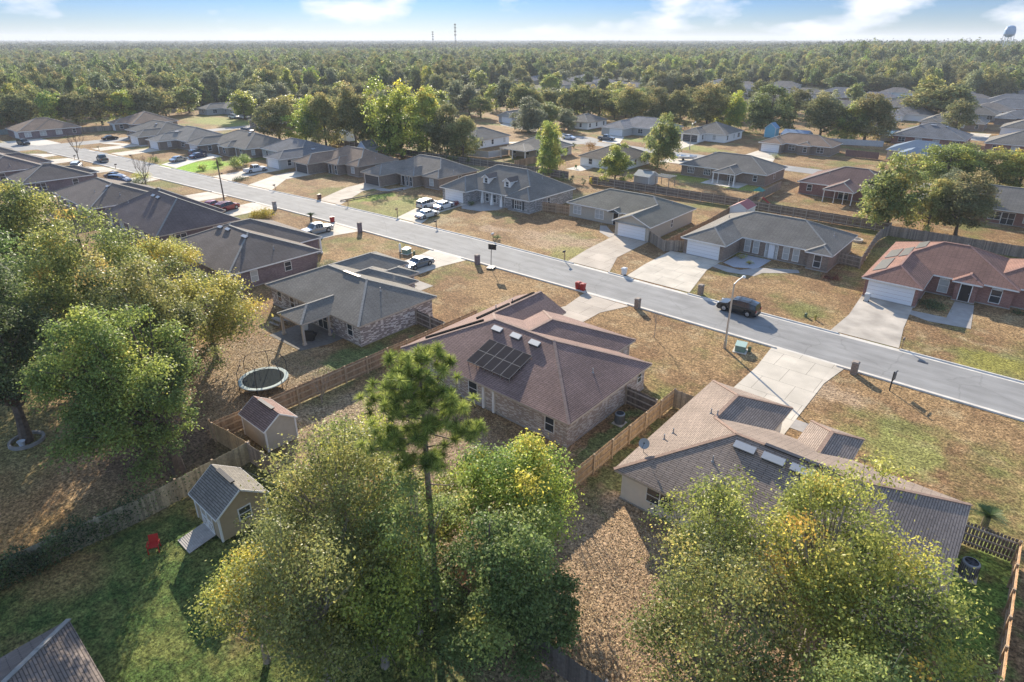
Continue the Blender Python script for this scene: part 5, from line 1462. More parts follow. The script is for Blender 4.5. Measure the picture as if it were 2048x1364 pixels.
pedestal(-72.4, 57.5, 'tall white pedestal beside the upper green utility box', 1.3, W_WHITE)
pedestal(-69.7, 58.0, 'short dark pedestal right of the upper green utility box', .6)
pedestal(-18.8, 59.8, 'short green pedestal right of the green box by the street lamp', .6)
pedestal(-17.2, 72.9, 'dark green stub left of the hydrant on the far lawn', .5)
hy = empty('fire_hydrant', (-16.1, 72.8, 0), 0, 'small dark yellow fire hydrant on the far lawn', 'hydrant')
b = MB(); b.lathe([(.16, 0), (.16, .05), (.1, .06), (.1, .45), (.13, .47), (.12, .55), (.05, .66), (0, .68)], 12); hb = b.build('barrel', mat('hydrant_paint', (.30,.26,.05), .5), hy)
for a in (0, PI): 
    c = MB(); c.tube([(0, 0, .38), (.2*math.cos(a), 0, .38)], [.05, .06], 8); c.build('outlet', MATS['hydrant_paint'], hy)
# basketball hoop seen from behind
bh = empty('basketball_hoop', (-56.7, 61.2, 0), R(20), 'portable basketball hoop with black backboard by the brick mailbox', 'basketball hoop')
b = MB(); b.box(-.5, .5, -.75, .45, 0, .22); b.build('base', METAL_DK, bh)
b = MB(); b.tube([(0, -.2, .2), (0, .05, 3.0)], [.05, .05], 8); b.build('pole', METAL_DK, bh)
b = MB(); b.box(-.6, .6, .35, .39, 2.65, 3.45); b.beam((0, .05, 2.9), (0, .36, 2.9), .06, .06); b.build('backboard', METAL_DK, bh)
b = MB(); b.tube([(.23*math.cos(k*PI/8), .65+.23*math.sin(k*PI/8), 2.8) for k in range(17)], [.012]*17, 5, cap=False); b.build('rim', mat('rim_orange', (.5,.12,.03), .5), bh)
# yard sign post
ys = empty('yard_sign', (-5.9, 60.6, 0), R(-8), 'black estate agent sign post seen edge on, near verge at right', 'sign post')
b = MB(); b.box(-.05, .05, -.05, .05, 0, 2.0); b.beam((0, 0, 1.75), (0, 1.0, 1.75), .08, .08); b.build('post', METAL_DK, ys)
b = MB(); b.box(-.015, .015, .2, .85, .95, 1.6); b.box(-.006, .006, .3, .31, 1.6, 1.72); b.box(-.006, .006, .74, .75, 1.6, 1.72); b.build('panel', METAL_DK, ys)
# drain cover, low rail, air conditioners, dish
dc = empty('drain_grate', (-4.6, 69.0, 0), 0, 'small dark drain cover on the road at right', 'drain cover')
b = MB(); b.box(-.45, .45, -.2, .2, .008, .022); b.build('grate', METAL_DK, dc)
lr = empty('low_rail', (-106.5, 70.5, 0), 0, 'long low dark wooden rail between two lawns', 'garden rail')
b = MB(); b.beam((0, 0, .25), (1.5, 14.8, .25), .18, .2)
for k in range(6): b.box(.3*k-.08, .3*k+.08, 2.95*k-.08, 2.95*k+.08, 0, .22)
b.build('beams', WOOD_DK, lr)
def ac(x, y, label, s=1.):
    r = empty('air_conditioner', (x, y, 0), 0, label, 'air conditioner', 'air conditioning units')
    b = MB(); n = 14
    b.box(-.48*s, .48*s, -.48*s, .48*s, 0, .08); b.build('pad', CONC, r)
    c = MB(); c.lathe([(.42*s, .08), (.43*s, .95*s), (.40*s, 1.0*s), (.33*s, 1.02*s)], 20); c.build('casing', mat('ac_grey', (.20,.22,.23), .5, .2), r)
    for k in range(10):
        pass
    g = MB()
    for k in range(24):
        a = k*PI/12; g.box(-.012, .012, .425*s, .44*s, .15, .9*s, Matrix.Rotation(a, 4, 'Z'))
    g.build('louvres', METAL_DK, r)
    f = MB(); f.lathe([(.0, .9*s), (.33*s, .93*s), (.33*s, 1.02*s)], 20)
    for k in range(5):
        M = Matrix.Rotation(k*2*PI/5, 4, 'Z'); f.quad([M @ Vector(p) for p in ((.03, -.05, .95*s), (.3*s, -.09, .95*s), (.3*s, .09, .99*s), (.03, .05, .97*s))])
    f.build('fan', METAL_DK, r)
ac(-22.1, 39.6, 'round grey air conditioner beside the solar panel house')
ac(2.6, 39.4, 'round grey air conditioner at the right end of the beige house', 1.1)
ds = empty('satellite_dish', (-16.7, 33.7, 0), 0, 'satellite dish on the left eave of the beige house', 'satellite dish')
zz = HB(-16.7-cB[0], 33.7-cB[1])
b = MB(); b.tube([(0, 0, zz), (0, 0, zz+.6)], [.03, .03], 6); b.build('mast', METAL, ds)
b = MB(); M = Matrix.Translation((0, 0, zz+.75)) @ Matrix.Rotation(R(50), 4, 'X') @ Matrix.Rotation(R(20), 4, 'Y')
b.lathe([(0, 0), (.2, .03), (.38, .11)], 16, M); b.lathe([(.38, .12), (.2, .045), (0, .02)], 16, M); b.build('dish', mat('dish_grey', (.35,.36,.36), .5), ds)
b = MB(); b.tube([M @ Vector((0, -.36, .1)), M @ Vector((0, -.05, .5))], [.015, .015], 5); b.box(-.05, .05, -.05, .05, .45, .6, M); b.build('feed_arm', METAL_DK, ds)

# trampoline
tr = empty('trampoline', (-50.6, 23.0, 0), 0, 'round trampoline with bent net poles behind the solar house fence', 'trampoline')
b = MB(); b.lathe([(0, .86), (1.85, .88)], 36); b.build('mat', mat('trampoline_mat', (.035,.04,.04), 1.0, spec=.0), tr)
b = MB(); b.lathe([(1.85, .90), (2.2, .92), (2.24, .86), (1.9, .84)], 36); b.build('pad', mat('trampoline_pad', (.34,.39,.36), .8, noise=.15, nscale=2), tr)
for k in range(6):
    a = k*PI/3 + .3; ca, sa = math.cos(a), math.sin(a)
    b = MB(); b.tube([(2.2*ca, 2.2*sa, 0), (2.22*ca, 2.22*sa, 2.1), (1.8*ca, 1.8*sa, 2.9)], [.035]*3, 6); b.build('net_pole', METAL_DK, tr)
b = MB(); b.tube([(1.8*math.cos(k*PI/12), 1.8*math.sin(k*PI/12), 2.9 - .12*abs(math.sin(k*PI/4))) for k in range(25)], [.02]*25, 5, cap=False)
for k in range(24):
    a = k*PI/12; b.tube([(1.85*math.cos(a), 1.85*math.sin(a), .9), (1.8*math.cos(a), 1.8*math.sin(a), 2.85)], [.004]*2, 3)
b.build('net', METAL_DK, tr)
# patio things of the mottled brick house
pt = empty('picnic_table', (-62.0, 31.2, 0), R(5), 'weathered picnic table beside the back porch', 'picnic table')
b = MB()
for k in range(5): b.box(-.9, .9, -.36+.15*k-.07, -.36+.15*k+.07, .72, .76)
b.build('table_top', WOOD_GR, pt)
for s_ in (-1, 1):
    b = MB(); b.box(-.9, .9, s_*.72-.14, s_*.72+.14, .42, .46); b.build('seat', WOOD_GR, pt)
    b = MB(); b.beam((s_*.65, -.25, .72), (s_*.65, -.6, 0), .09, .05, up=(1, 0, 0)); b.beam((s_*.65, .25, .72), (s_*.65, .6, 0), .09, .05, up=(1, 0, 0)); b.beam((s_*.65, -.8, .39), (s_*.65, .8, .39), .05, .09); b.build('leg', WOOD_GR, pt)
gr = empty('barbecue_grill', (-55.9, 31.2, 0), R(40), 'black covered barbecue grill under the back porch', 'grill')
b = MB(); b.box(-.7, .7, -.3, .3, .55, .9); b.lathe([(.3, -.5), (.3, .5)], 12, Matrix.Translation((0, 0, .92)) @ Matrix.Rotation(PI/2, 4, 'Y')); b.build('hood', METAL_DK, gr)
b = MB(); b.box(-.45, .45, -.26, .26, .1, .55); b.box(-.85, -.5, -.25, .25, .82, .86); b.box(.5, .85, -.25, .25, .82, .86); b.build('cabinet', METAL_DK, gr)
bi = empty('bicycle', (-55.0, 33.4, 0), R(-15), 'bicycle leaning by the mottled brick wall', 'bicycle')
for s_, nm in ((-1, 'wheel'), (1, 'wheel')):
    b = MB(); b.tube([(s_*.52+.33*math.cos(k*PI/10), 0, .34+.33*math.sin(k*PI/10)) for k in range(21)], [.022]*21, 5, cap=False)
    for k in range(8): b.tube([(s_*.52, 0, .34), (s_*.52+.32*math.cos(k*PI/4), 0, .34+.32*math.sin(k*PI/4))], [.004]*2, 3)
    b.build('wheel', mat('tyre_green', (.22,.25,.10), .7), bi)
b = MB()
for a_, c_ in (((-.52, .34), (-.05, .32)), ((-.05, .32), (-.2, .82)), ((-.2, .82), (-.52, .34)), ((-.18, .78), (.36, .8)), ((-.05, .32), (.38, .75)), ((.34, .95), (.52, .34))):
    b.tube([(a_[0], 0, a_[1]), (c_[0], 0, c_[1])], [.02]*2, 6)
b.build('frame', mat('bike_blue', (.04,.08,.25), .4), bi)
b = MB(); b.box(-.32, -.1, -.07, .07, .84, .9); b.build('saddle', METAL_DK, bi)
b = MB(); b.tube([(.34, -.28, 1.0), (.36, 0, .97), (.34, .28, 1.0)], [.015]*3, 6); b.build('handlebar', METAL_DK, bi)
def patio_chair(x, y, rz, label, col):
    r_ = empty('patio_chair', (x, y, .03), rz, label, 'chair', 'patio chairs')
    m_ = mat('chair_' + '_'.join(str(int(c*100)) for c in col), col, .6)
    b = MB(); b.box(-.26, .26, -.25, .25, .40, .45); b.build('seat', m_, r_)
    b = MB(); b.box(-.26, .26, -.02, .02, 0, .5, Matrix.Translation((0, .26, .44)) @ Matrix.Rotation(R(-12), 4, 'X')); b.build('backrest', m_, r_)
    for sx in (-1, 1):
        for sy in (-1, 1):
            b = MB(); b.beam((sx*.22, sy*.2, .42), (sx*.25, sy*.25, 0), .04, .04); b.build('leg', m_, r_)
patio_chair(-57.9, 31.9, .6, 'white patio chair under the porch of the mottled brick house', (.6,.6,.6))
patio_chair(-55.5, 137.6, 2.0, 'pale patio chair on the porch behind the three vents, left', (.5,.5,.48))
patio_chair(-53.6, 137.2, 1.0, 'dark patio chair on the porch behind the three vents, right', (.05,.05,.05))
patio_chair(-90.6, 129.6, .4, 'green patio chair on the small patio by the brown fence', (.10,.20,.06))
patio_chair(-112, 131.0, .4, 'grey patio chair under the white edged patio cover', (.2,.2,.2))
# red garden chair, lower left
rc = empty('garden_chair', (-37.0, 7.9, 0), R(60), 'red folding garden chair on the shaded lawn, lower left', 'chair')
RD = mat('chair_red', (.42,.02,.015), .6)
b = MB(); b.box(-.28, .28, -.25, .25, .40, .44); b.build('seat', RD, rc)
b = MB(); b.box(-.28, .28, -.02, .02, 0, .55, Matrix.Translation((0, .26, .44)) @ Matrix.Rotation(R(-15), 4, 'X')); b.build('backrest', RD, rc)
for s_ in (-1, 1):
    b = MB(); b.box(s_*.32-.04, s_*.32+.04, -.28, .25, .58, .61); b.build('armrest', RD, rc)
    for q in (-1, 1):
        b = MB(); b.beam((s_*.3, q*.22, .6 if q < 0 else .45), (s_*.3, q*.3, 0), .05, .05); b.build('leg', RD, rc)
# cushion bucket beside it
# playset, pergola, pots, fire ring, bird bath by the far left trunk
ps = empty('playset', (-42.4, 124.2, 0), 0, 'wooden play tower with green canopy and slide', 'playset')
b = MB()
for sx in (-.8, .8):
    for sy in (-.8, .8): b.box(sx-.05, sx+.05, sy-.05, sy+.05, 0, 2.6)
b.box(-.85, .85, -.85, .85, 1.15, 1.22); b.build('tower', WOOD, ps)
b = MB(); z1, z2 = 2.55, 3.3
for k in range(4):
    c4 = [(-.95, -.95), (.95, -.95), (.95, .95), (-.95, .95)]; p, q = c4[k], c4[(k+1) % 4]; b.quad([(*p, z1), (*q, z1), (0, 0, z2)])
b.build('canopy', mat('canopy_green', (.06,.22,.17), .6), ps)
b = MB(); b.quad([(.85, -.3, 1.2), (.85, .3, 1.2), (2.6, .3, .1), (2.6, -.3, .1)]); b.beam((.85, -.3, 1.28), (2.6, -.3, .18), .04, .14); b.beam((.85, .3, 1.28), (2.6, .3, .18), .04, .14); b.build('slide', mat('slide_red', (.4,.05,.04), .5), ps)
pg = empty('pergola', (-64.0, 126.4, 0), 0, 'open wooden pergola with pale slats behind the pale grey shed', 'pergola')
b = MB()
for sx in (-1.6, 1.6):
    for sy in (-1.4, 1.4): b.box(sx-.06, sx+.06, sy-.06, sy+.06, 0, 2.2)
b.build('posts', WOOD_GR, pg)
b = MB()
for k in range(9): b.beam((-1.8+.45*k, -1.7, 2.3), (-1.8+.45*k, 1.7, 2.3), .06, .1)
for sy in (-1.4, 1.4): b.beam((-1.9, sy, 2.2), (1.9, sy, 2.2), .06, .14)
b.build('slats', W_GREY, pg)
fp = empty('fire_ring', (-20.6, 109.5, 0), 0, 'pale round fire ring on the lawn behind the grey house', 'fire pit')
b = MB(); b.lathe([(.9, 0), (.95, .35), (.7, .38), (.65, .05)], 20); b.build('ring', CONC, fp)
# wide garden bed with rim round the far left trunk
rg = empty('tree_ring', (-57.2, 5.9, 0), 0, 'brick edging ring with pale pot round the far left trunk', 'tree ring')
b = MB(); b.lathe([(1.05, 0), (1.05, .22), (1.25, .22), (1.28, 0)], 24); b.build('edging', BR_TAN if False else mat('edging_grey', (.26,.24,.22), .9, noise=.2), rg)
b = MB(); b.lathe([(0, 0), (.16, 0), (.26, .45), (.3, .5), (.22, .5), (0, .45)], 14, Matrix.Translation((.75, -.45, .1))); b.build('pot', mat('pot_pale', (.45,.47,.50), .6), rg)

# water tower and mast on the horizon
wt = empty("water_tower", (-80, 1037, 0), 0, 'blue water tower on splayed legs above the far trees', 'water tower')
b = MB(); b.lathe([(0, 41), (5, 42), (8.4, 45), (8.8, 48), (8.4, 52), (6.6, 56.5), (3.2, 58), (0, 58.3)], 28); b.build('tank', mat('tank_blue', (.22,.36,.52), .6), wt)
for k in range(6):
    a = k*PI/3+.2; b = MB(); b.tube([(12*math.cos(a), 12*math.sin(a), 0), (7.6*math.cos(a), 7.6*math.sin(a), 46)], [.55, .45], 6); b.build('leg', METAL, wt)
b = MB(); b.tube([(0, 0, 0), (0, 0, 42)], [.9, .9], 8); b.lathe([(9.4, 45.6), (9.4, 45.9), (8.6, 45.9)], 28)
for z in (15, 30):
    rr_ = 12 - 4.4*z/46
    for k in range(6):
        a, c_ = k*PI/3+.2, (k+1)*PI/3+.2; b.tube([(rr_*math.cos(a), rr_*math.sin(a), z), (rr_*math.cos(c_), rr_*math.sin(c_), z)], [.15]*2, 4)
b.build('bracing', METAL, wt)
wt.scale = (.70, .70, .80)
def mast(x, y, h, label, w=1.2):
    r = empty('radio_mast', (x, y, 0), 0, label, 'radio mast', 'radio masts on the horizon')
    b = MB()
    for k in range(3):
        a = k*2*PI/3; b.tube([(w*math.cos(a), w*math.sin(a), 0), (w*.6*math.cos(a), w*.6*math.sin(a), h)], [.32, .26], 4)
    n = int(h/5)
    for i in range(n):
        for k in range(3):
            a, c_ = k*2*PI/3, (k+1)*2*PI/3; b.tube([(w*math.cos(a), w*math.sin(a), i*h/n), (w*.9*math.cos(c_), w*.9*math.sin(c_), (i+1)*h/n)], [.2]*2, 3)
    b.build('lattice', METAL_DK, r)
    for z in (h*.62, h*.74, h*.86, h*.97):
        a = MB(); a.box(-3.0, 3.0, -.5, .5, z-1.2, z+1.2); a.box(-.5, .5, -3.0, 3.0, z-1.0, z+1.0); a.build('antenna', METAL_DK, r)
mast(-1190, 1165, 67, 'taller radio mast with antenna clusters on the horizon', 2)
mast(-1395, 1278, 52, 'shorter thin radio mast on the horizon', 1)
# ---------------------------------------------------------------- foliage
def leaf_mat(name, ramp, trans=.45, vary=.35, rough=.6, spec=.25):
    m = bpy.data.materials.new(name); m.use_nodes = True
    nt = m.node_tree; N = nt.nodes; L = nt.links
    for n in list(N): N.remove(n)
    out = N.new('ShaderNodeOutputMaterial'); b = N.new('ShaderNodeBsdfPrincipled'); tr = N.new('ShaderNodeBsdfTranslucent'); mx = N.new('ShaderNodeMixShader')
    b.inputs['Roughness'].default_value = rough; b.inputs['Specular IOR Level'].default_value = spec
    at = N.new('ShaderNodeAttribute'); at.attribute_name = 'tone'
    rp = N.new('ShaderNodeValToRGB')
    e = rp.color_ramp.elements
    e[0].position = ramp[0][0]; e[0].color = (*ramp[0][1], 1); e[1].position = ramp[-1][0]; e[1].color = (*ramp[-1][1], 1)
    for p, c in ramp[1:-1]:
        q = e.new(p); q.color = (*c, 1)
    L.new(at.outputs['Fac'], rp.inputs['Fac'])
    ge = N.new('ShaderNodeNewGeometry')
    oi = N.new('ShaderNodeObjectInfo')
    mr = N.new('ShaderNodeMapRange'); mr.inputs['To Min'].default_value = 1-vary; mr.inputs['To Max'].default_value = 1+vary
    L.new(ge.outputs['Random Per Island'], mr.inputs['Value'])
    mr2 = N.new('ShaderNodeMapRange'); mr2.inputs['To Min'].default_value = .8; mr2.inputs['To Max'].default_value = 1.22
    L.new(oi.outputs['Random'], mr2.inputs['Value'])
    mu = N.new('ShaderNodeMath'); mu.operation = 'MULTIPLY'; L.new(mr.outputs['Result'], mu.inputs[0]); L.new(mr2.outputs['Result'], mu.inputs[1])
    sc = N.new('ShaderNodeVectorMath'); sc.operation = 'SCALE'; L.new(rp.outputs['Color'], sc.inputs[0]); L.new(mu.outputs[0], sc.inputs['Scale'])
    hs = N.new('ShaderNodeHueSaturation'); hr = N.new('ShaderNodeMapRange')
    wn_ = N.new('ShaderNodeTexWhiteNoise'); wn_.noise_dimensions = '1D'; L.new(oi.outputs['Random'], wn_.inputs['W'])
    hr.inputs['To Min'].default_value = .487; hr.inputs['To Max'].default_value = .512; L.new(wn_.outputs['Value'], hr.inputs['Value'])
    h2 = N.new('ShaderNodeMapRange'); h2.inputs['To Min'].default_value = .92; h2.inputs['To Max'].default_value = 1.12; L.new(oi.outputs['Random'], h2.inputs['Value'])
    L.new(hr.outputs['Result'], hs.inputs['Hue']); L.new(h2.outputs['Result'], hs.inputs['Saturation']); L.new(sc.outputs['Vector'], hs.inputs['Color'])
    L.new(hs.outputs['Color'], b.inputs['Base Color']); L.new(hs.outputs['Color'], tr.inputs['Color'])
    mx.inputs['Fac'].default_value = trans
    L.new(b.outputs[0], mx.inputs[1]); L.new(tr.outputs[0], mx.inputs[2]); L.new(mx.outputs[0], out.inputs['Surface'])
    return m
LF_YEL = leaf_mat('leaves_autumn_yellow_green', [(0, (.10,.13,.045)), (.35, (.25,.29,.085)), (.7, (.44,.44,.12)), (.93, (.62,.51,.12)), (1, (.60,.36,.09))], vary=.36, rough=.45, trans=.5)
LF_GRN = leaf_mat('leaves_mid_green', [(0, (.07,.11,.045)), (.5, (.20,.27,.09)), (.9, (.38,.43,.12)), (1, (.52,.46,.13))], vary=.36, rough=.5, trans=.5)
LF_DRK = leaf_mat('leaves_dark_green', [(0, (.045,.07,.035)), (.5, (.11,.15,.065)), (1, (.22,.27,.10))], vary=.5)
LF_GRY = leaf_mat('leaves_grey_green', [(0, (.08,.10,.06)), (.5, (.18,.21,.12)), (1, (.30,.31,.18))], vary=.4)
LF_WOOD = leaf_mat('leaves_woodland', [(0, (.06,.08,.045)), (.4, (.155,.18,.085)), (.8, (.28,.29,.13)), (1, (.42,.36,.16))], trans=.45, rough=.9, spec=.05)
LF_CANOPY = leaf_mat('leaves_canopy', [(0, (.055,.08,.045)), (.4, (.15,.18,.085)), (.8, (.28,.30,.13)), (1, (.40,.36,.16))], trans=.10, rough=.9, spec=.05, vary=.25)
LF_PINE = leaf_mat('pine_needles', [(0, (.10,.15,.03)), (.5, (.30,.38,.06)), (1, (.62,.66,.14))], trans=.45, vary=.5)

def leaf_quads(P, tone, size, rng, up=.5, aspect=.6, out=None):
    n = len(P)
    nr = rng.normal(size=(n, 3)); nr[:, 2] = np.abs(nr[:, 2]) * (1 + up)
    if out is not None: nr += out * .8
    nr /= np.linalg.norm(nr, axis=1)[:, None]
    a = rng.normal(size=(n, 3)); u = np.cross(nr, a); u /= (np.linalg.norm(u, axis=1)[:, None] + 1e-9)
    v = np.cross(nr, u)
    s = (size * rng.uniform(.6, 1.35, n))[:, None]
    V = np.stack([P - u*s*.5, P + v*s*.5*aspect, P + u*s*.5, P - v*s*.5*aspect], axis=1).reshape(-1, 3)
    F = np.arange(4*n).reshape(n, 4)
    return V, F, np.repeat(tone, 4)

def crown_points(rng, h, r, z0, nclump, nleaf, egg=.0, gap=.0, csize=.30, lobes=0):
    cz, rz = (h+z0)/2, (h-z0)/2
    # clumps sit at the tips of boughs: mostly near the crown's surface
    d = rng.normal(size=(nclump, 3)); d[:, 2] = d[:, 2]*.9 + .15
    d /= np.linalg.norm(d, axis=1)[:, None]
    rad = rng.uniform(.30, 1.0, nclump)**.55
    rad *= 1 + .16*np.sin(3*np.arctan2(d[:, 1], d[:, 0]) + rng.uniform(0, 6)) + .10*rng.normal(size=nclump)
    taper = 1 - egg*np.clip(d[:, 2]*rad, -1, 1)
    cc = np.stack([d[:, 0]*rad*r*.86*taper, d[:, 1]*rad*r*.86*taper, cz + d[:, 2]*rad*rz*.88], axis=1)
    if lobes:
        # several upright boughs of unequal height, each with its own head, with gaps between
        la = rng.uniform(0, 2*math.pi, lobes); lr = r*rng.uniform(.25, .62, lobes); lr[0] = 0
        lt = z0 + (h-z0)*rng.uniform(.60, .96, lobes); lt[0] = h*.97
        lw = r*rng.uniform(.34, .52, lobes); lh = (h-z0)*rng.uniform(.22, .40, lobes)
        li = rng.integers(0, lobes, nclump)
        rad2 = rng.uniform(.35, 1.0, nclump)**.5
        cc = np.stack([np.cos(la[li])*lr[li] + d[:, 0]*lw[li]*rad2, np.sin(la[li])*lr[li] + d[:, 1]*lw[li]*rad2, lt[li] - lh[li] + d[:, 2]*lh[li]*rad2], axis=1)
        k_ = rng.uniform(0, 1, nclump) < .38   # lower skirt
        cc[k_, 0] = d[k_, 0]*r*.9*rad2[k_]; cc[k_, 1] = d[k_, 1]*r*.9*rad2[k_]; cc[k_, 2] = z0 + (h-z0)*rng.uniform(.05, .5, k_.sum())
    cr = r*csize*rng.uniform(.5, 1.25, nclump)
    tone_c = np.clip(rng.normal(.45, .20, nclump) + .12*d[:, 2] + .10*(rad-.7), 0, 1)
    w = cr**2; w /= w.sum()
    idx = rng.choice(nclump, nleaf, p=w)
    o = np.clip(rng.normal(0, .58, (nleaf, 3)), -1.5, 1.5)
    # sprays droop outwards from the bough
    rr_ = np.hypot(o[:, 0], o[:, 1]); o[:, 2] = o[:, 2]*.62 - .22*rr_**2
    P = cc[idx] + o*cr[idx][:, None]
    tone = np.clip(tone_c[idx] + rng.normal(0, .06, nleaf), 0, 1)
    P[:, 2] = np.maximum(P[:, 2], .25)
    return P, tone, cc, cr, o

def trunk_mb(rng, h, r, z0, cc, tr=.28, nl=14, lean=(0, 0), n=8, top=.82):
    b = MB()
    k = 6; pts = []; rad = []
    for i in range(k+1):
        f = i/k
        pts.append((lean[0]*f*f*h + rng.normal(0, .05*h*.1), lean[1]*f*f*h + rng.normal(0, .05*h*.1), f*h*top)); rad.append(tr*(1.25 if i == 0 else 1-.85*f))
    pts[0] = (0, 0, 0)
    b.tube(pts, rad, n)
    order = rng.permutation(len(cc))[:nl]
    for j in order:
        c = cc[j]; f = min(.95, max(.22, (c[2]/h)*.62)); i = f*k; i0 = int(i); q = Vector(pts[i0]).lerp(Vector(pts[min(k, i0+1)]), i-i0)
        e = Vector(c); mid = q.lerp(e, .5) + Vector((rng.normal(0, .25), rng.normal(0, .25), -.04*h + rng.normal(0, .2)))
        r0 = tr*(1-.8*f)*.55
        b.tube([q, mid, e], [r0, r0*.6, r0*.2], 5, cap=False)
        for _ in range(2):
            e2 = e + Vector(rng.normal(0, r*.18, 3)); b.tube([mid, e2], [r0*.35, r0*.1], 4, cap=False)
    return b

def tree(name, label, cat, x, y, h, r, z0, lm, nleaf, size, seed, tr=.28, nclump=60, group=None, bark=None, nl=14, egg=.1, csize=.30, lean=(0, 0), rz=0., tone=0., lobes=0, off=(0, 0)):
    rng = np.random.default_rng(seed)
    root = empty(name, (x, y, 0), rz, label, cat, group)
    P, t, cc, cr, o = crown_points(rng, h, r, z0, nclump, nleaf, egg, csize=csize, lobes=lobes)
    P[:, 0] += off[0]; P[:, 1] += off[1]; cc[:, 0] += off[0]; cc[:, 1] += off[1]
    P[:, 0] += lean[0]*h*.8*(P[:, 2]/h)**2; P[:, 1] += lean[1]*h*.8*(P[:, 2]/h)**2
    trunk_mb(rng, h, r, z0, cc, tr, nl, lean).build('trunk', bark or BARK, root)
    V, F, T = leaf_quads(P, np.clip(t+tone, 0, 1), size, rng, out=o)
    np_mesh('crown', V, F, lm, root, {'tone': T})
    return root

# ---- the big trees of the foreground
GT = 'large trees in the foreground yards'
T_ = dict(cat='tree', group=GT)
tree('oak_tree', 'big green and yellow tree with a pale trunk base by the overgrown fence, left', 'tree', -43.9, 12.3, 14.8, 5.0, 3.2, LF_GRN, 78200, .19, 1, tr=.42, nclump=170, nl=34, group=GT, csize=.18, tone=.04, lean=(-.03, -.03), lobes=9, off=(-1.4, -1.6))
tree('oak_tree', 'yellow green tree above the trampoline, left', 'tree', -54.0, 16.6, 15.8, 5.0, 2.5, LF_YEL, 53280, .20, 2, tr=.36, nclump=170, nl=24, group=GT, tone=-.03, csize=.18, lobes=8)
tree('oak_tree', 'dark tree with bare lower trunk inside a brick edging ring, far left', 'tree', -57.2, 5.9, 16, 5.2, 6.0, LF_DRK, 47600, .22, 3, tr=.40, nclump=130, nl=18, group=GT, csize=.2, lobes=6)
tree('oak_tree', 'broad yellow green tree behind the two nearest on the left', 'tree', -66.5, 15.5, 16.4, 6.8, 2.5, LF_YEL, 48840, .23, 4, tr=.36, nclump=160, nl=16, group=GT, csize=.18, lobes=8)
tree('oak_tree', 'dark green tree at the left edge, middle height', 'tree', -73.5, 7.5, 15.6, 6.8, 1.5, LF_GRN, 47600, .26, 5, tr=.36, nclump=120, nl=10, group=GT, csize=.2, tone=-.1, lobes=8)
tree('oak_tree', 'topmost yellow olive tree on the left, before the plum brick house', 'tree', -88, 15.5, 16.6, 6.6, 2.5, LF_YEL, 34040, .28, 6, tr=.36, nclump=130, nl=10, group=GT, csize=.2, tone=-.05, lobes=8)
tree('oak_tree', 'grey green tree between the left edge and the topmost yellow tree', 'tree', -99, 9.5, 15, 7.0, 2, LF_GRY, 30600, .30, 7, tr=.3, nclump=110, nl=10, group=GT, csize=.22)
tree('oak_tree', 'small orange tinged tree in front of the dark brown roofed house', 'tree', -80.5, 27.5, 8.0, 3.6, 2.5, LF_YEL, 11840, .22, 8, tr=.2, nclump=40, nl=8, group=GT, tone=.12)
tree('oak_tree', 'yellow green tree below the vented dark roof, left of the picnic table', 'tree', -59.5, 22.6, 9.6, 4.7, 1.6, LF_YEL, 25160, .21, 9, tr=.26, nclump=50, nl=10, group=GT, tone=.04)
tree('maple_tree', 'tall thin leaved yellow tree left of the pine', 'tree', -24.0, 13.8, 12.4, 4.7, 2.2, LF_YEL, 29600, .15, 10, tr=.26, nclump=120, nl=50, group=GT, bark=BARK_PALE, csize=.20)
tree('maple_tree', 'airy yellow tree with pale limbs at the bottom, left of centre', 'tree', -20.8, 10.0, 11.2, 3.6, 1.6, LF_YEL, 22200, .14, 11, tr=.24, nclump=80, nl=36, group=GT, bark=BARK_PALE, csize=.24)
tree('maple_tree', 'low yellow tree with orange leaves beside the shed shadow', 'tree', -24.4, 8.6, 8.6, 2.6, 1.6, LF_YEL, 8140, .15, 12, tr=.16, nclump=50, nl=20, group=GT, bark=BARK_PALE, csize=.26, tone=.1)
tree('maple_tree', 'yellow tree leaning over the back fence below the solar panel house', 'tree', -28.8, 18.2, 8.6, 3.0, 2.0, LF_YEL, 11100, .17, 13, tr=.18, nclump=50, nl=20, group=GT, bark=BARK_PALE, tone=.08)
tree('oak_tree', 'light green and gold tree right of the pine trunk', 'tree', -18.6, 21.8, 9.4, 4.0, 2.0, LF_GRN, 37400, .17, 14, tr=.22, nclump=90, csize=.22, nl=16, group=GT, tone=.22)
tree('evergreen_oak', 'dense blue green tree at the bottom centre', 'tree', -15.6, 16.4, 11.2, 3.3, 1.0, LF_GRN, 42500, .16, 15, tr=.24, nclump=70, nl=10, group=GT, tone=.0, csize=.24, lobes=5)
tree('evergreen_oak', 'low dark bush tree at the corner of the bottom centre fence', 'tree', -13.8, 18.8, 5.2, 1.9, .6, LF_DRK, 10200, .15, 16, tr=.12, nclump=34, nl=8, group=GT, tone=.2)
tree('maple_tree', 'thin topped grey gold tree at the left of the lower right group', 'tree', -8.2, 25.6, 10.6, 3.2, 2.5, LF_YEL, 9620, .16, 17, tr=.22, nclump=70, nl=44, group=GT, bark=BARK_PALE, csize=.22, tone=-.08)
tree('maple_tree', 'tallest golden green tree of the lower right group', 'tree', -3.2, 27.2, 12.4, 3.6, 3.2, LF_YEL, 19980, .16, 18, tr=.27, nclump=75, nl=36, group=GT, bark=BARK_PALE, tone=.06, csize=.25)
tree('maple_tree', 'green tree low in the lower right group, bottom edge', 'tree', -5.8, 20.6, 10.6, 4.0, 2.4, LF_YEL, 21460, .15, 19, tr=.26, nclump=80, nl=30, group=GT, bark=BARK_PALE, tone=-.14, csize=.25)
